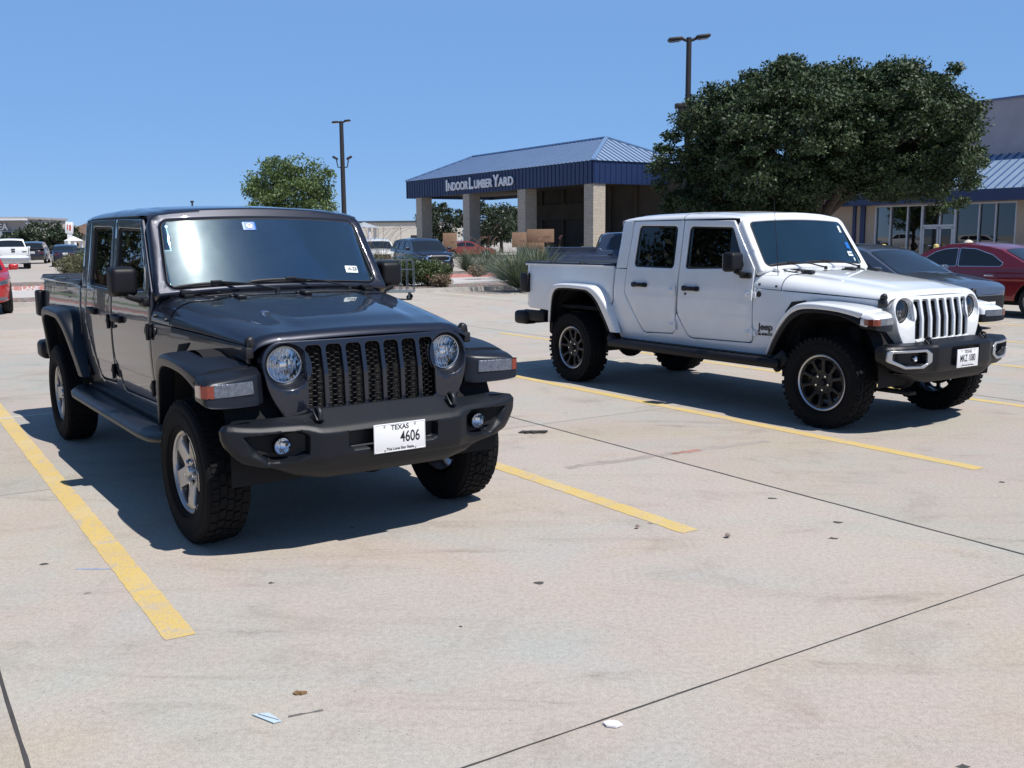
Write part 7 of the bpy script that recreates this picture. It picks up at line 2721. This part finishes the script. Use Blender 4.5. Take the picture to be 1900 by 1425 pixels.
def shopfn(root, w, zt):
    mb = MB()
    mb.box((w * 0.20, -0.15, 1.9), (3.4, 0.3, 2.4))
    mb.build('entry_wall', M['white'], root)
    mb = MB()
    mb.box((w * 0.20, -0.32, 2.8), (1.2, 0.04, 0.5))
    mb.box((w * 0.20 + 1.2, -0.32, 2.8), (0.8, 0.04, 0.5))
    mb.box((w * 0.20, -0.32, 1.0), (2.4, 0.04, 1.4))
    mb.build('window', CG, root)
    mb = MB()
    mb.box((0, -0.6, zt - 0.05), (w + 0.8, 1.2, 0.22))
    mb.build('canopy_edge', M['white'], root)
    text_obj('shop_sign', 'GCEA', 1.15, 0.06, M['white'], root, Matrix(((1, 0, 0, w * 0.02), (0, 0, -1, -0.2), (0, 1, 0, 3.6), (0, 0, 0, 1))), off=0.03)
block('shop_building', 'grey shop with a white roof edge and white letters at the far left', -60, 48, 407, 130, stucco('shop_grey', (0.30, 0.29, 0.29)), 12, None, 0.3, shopfn)
block('shop_building', 'tan low shop partly hidden by trees right of the white lettered one', 46, 66, 421, 133, stucco('shop_tan', (0.40, 0.36, 0.33)), 9)
block('shop_building', 'long pale low shop far behind the round tree', 60, 172, 425, 150, stucco('shop_pale', (0.50, 0.48, 0.46)), 9)
# gabled house
c = at(168, 440, 120)
root = empty('gabled_building', (c.x, c.y, 0), 0, 'building with a brown gabled roof behind the grey pickup cab', 'building')
mb = MB()
mb.box((0, 4, 1.3), (7.0, 8, 2.6))
mb.build('wall', stucco('gable_wall', (0.40, 0.34, 0.28)), root)
mb = MB()
mb.prism([(-3.8, 2.55), (3.8, 2.55), (0.3, 4.1)], -0.3, 8.4, lambda u, v, h: (u, h, v))
mb.build('roof', mat('brown_shingles', (0.28, 0.19, 0.14), 0.9, var=0.15, vs=3), root)
# totem sign
c = at(130, 440, 100)
root = empty('totem_sign', (c.x, c.y, 0), R(12), 'white tower sign with red strokes above the small pavilion', 'sign')
mb = MB()
mb.rbox((0, 0, 3.05), (0.70, 0.5, 1.15), 0.03, (0, 0.08, 0))
mb.build('sign_box', M['white'], root)
mb = MB()
mb.box((-0.12, -0.26, 3.1), (0.09, 0.03, 0.55), (0, 0.08, 0))
mb.box((0.12, -0.26, 3.05), (0.16, 0.03, 0.55), (0, 0.08, 0))
mb.build('sign_strokes', mat('sign_red', (0.50, 0.08, 0.07), 0.5, var=0.05), root)
mb = MB()
mb.box((0.0, 0, 1.3), (0.42, 0.4, 2.4))
mb.build('post', M['white'], root)
# small pavilion
def pavilion(label, px, Y, w, ze, zr, m):
    c = at(px, 440, Y)
    root = empty('pavilion', (c.x, c.y, 0), 0, label, 'pavilion')
    mb = MB()
    n = 8
    vs = [(w / 2 * math.cos(6.2832 * k / n), w / 2 * math.sin(6.2832 * k / n), ze) for k in range(n)] + [(0, 0, zr)]
    mb.add(vs, [(k, (k + 1) % n, n) for k in range(n)] + [tuple(range(n))[::-1]])
    mb.build('roof', m, root, ang=5)
    for k in range(4):
        mb = MB()
        a = 6.2832 * k / 4 + 0.6
        mb.cyl((w * 0.36 * math.cos(a), w * 0.36 * math.sin(a), 0), (w * 0.36 * math.cos(a), w * 0.36 * math.sin(a), ze), 0.13, n=12)
        mb.build('post', M['white'], root)
    return root
pavilion('little pavilion with a white pointed roof below the tower sign', 136, 88, 1.75, 1.75, 2.15, M['white'])
pavilion('small pavilion with a dark eave beside the grey pickup windshield', 676, 78, 2.6, 2.55, 3.0, mat('pavilion_roof', (0.30, 0.33, 0.36), 0.6, var=0.1))
# distant poles
for px, Y, zt, lab in ((360, 150, 7.5, 'thin far pole showing just above the grey pickup roof'), (98, 140, 4.4, 'thin far pole behind the round tree')):
    c = at(px, 440, Y)
    mb = MB()
    mb.tube([(0, 0, 0), (0, 0, zt)], [0.16, 0.13], 8)
    mb.rbox((0, 0, zt), (0.5, 0.3, 0.25), 0.05)
    o = mb.build('far_pole', DKM)
    o.location = (c.x, c.y, 0)
    tag(o, lab, 'pole')
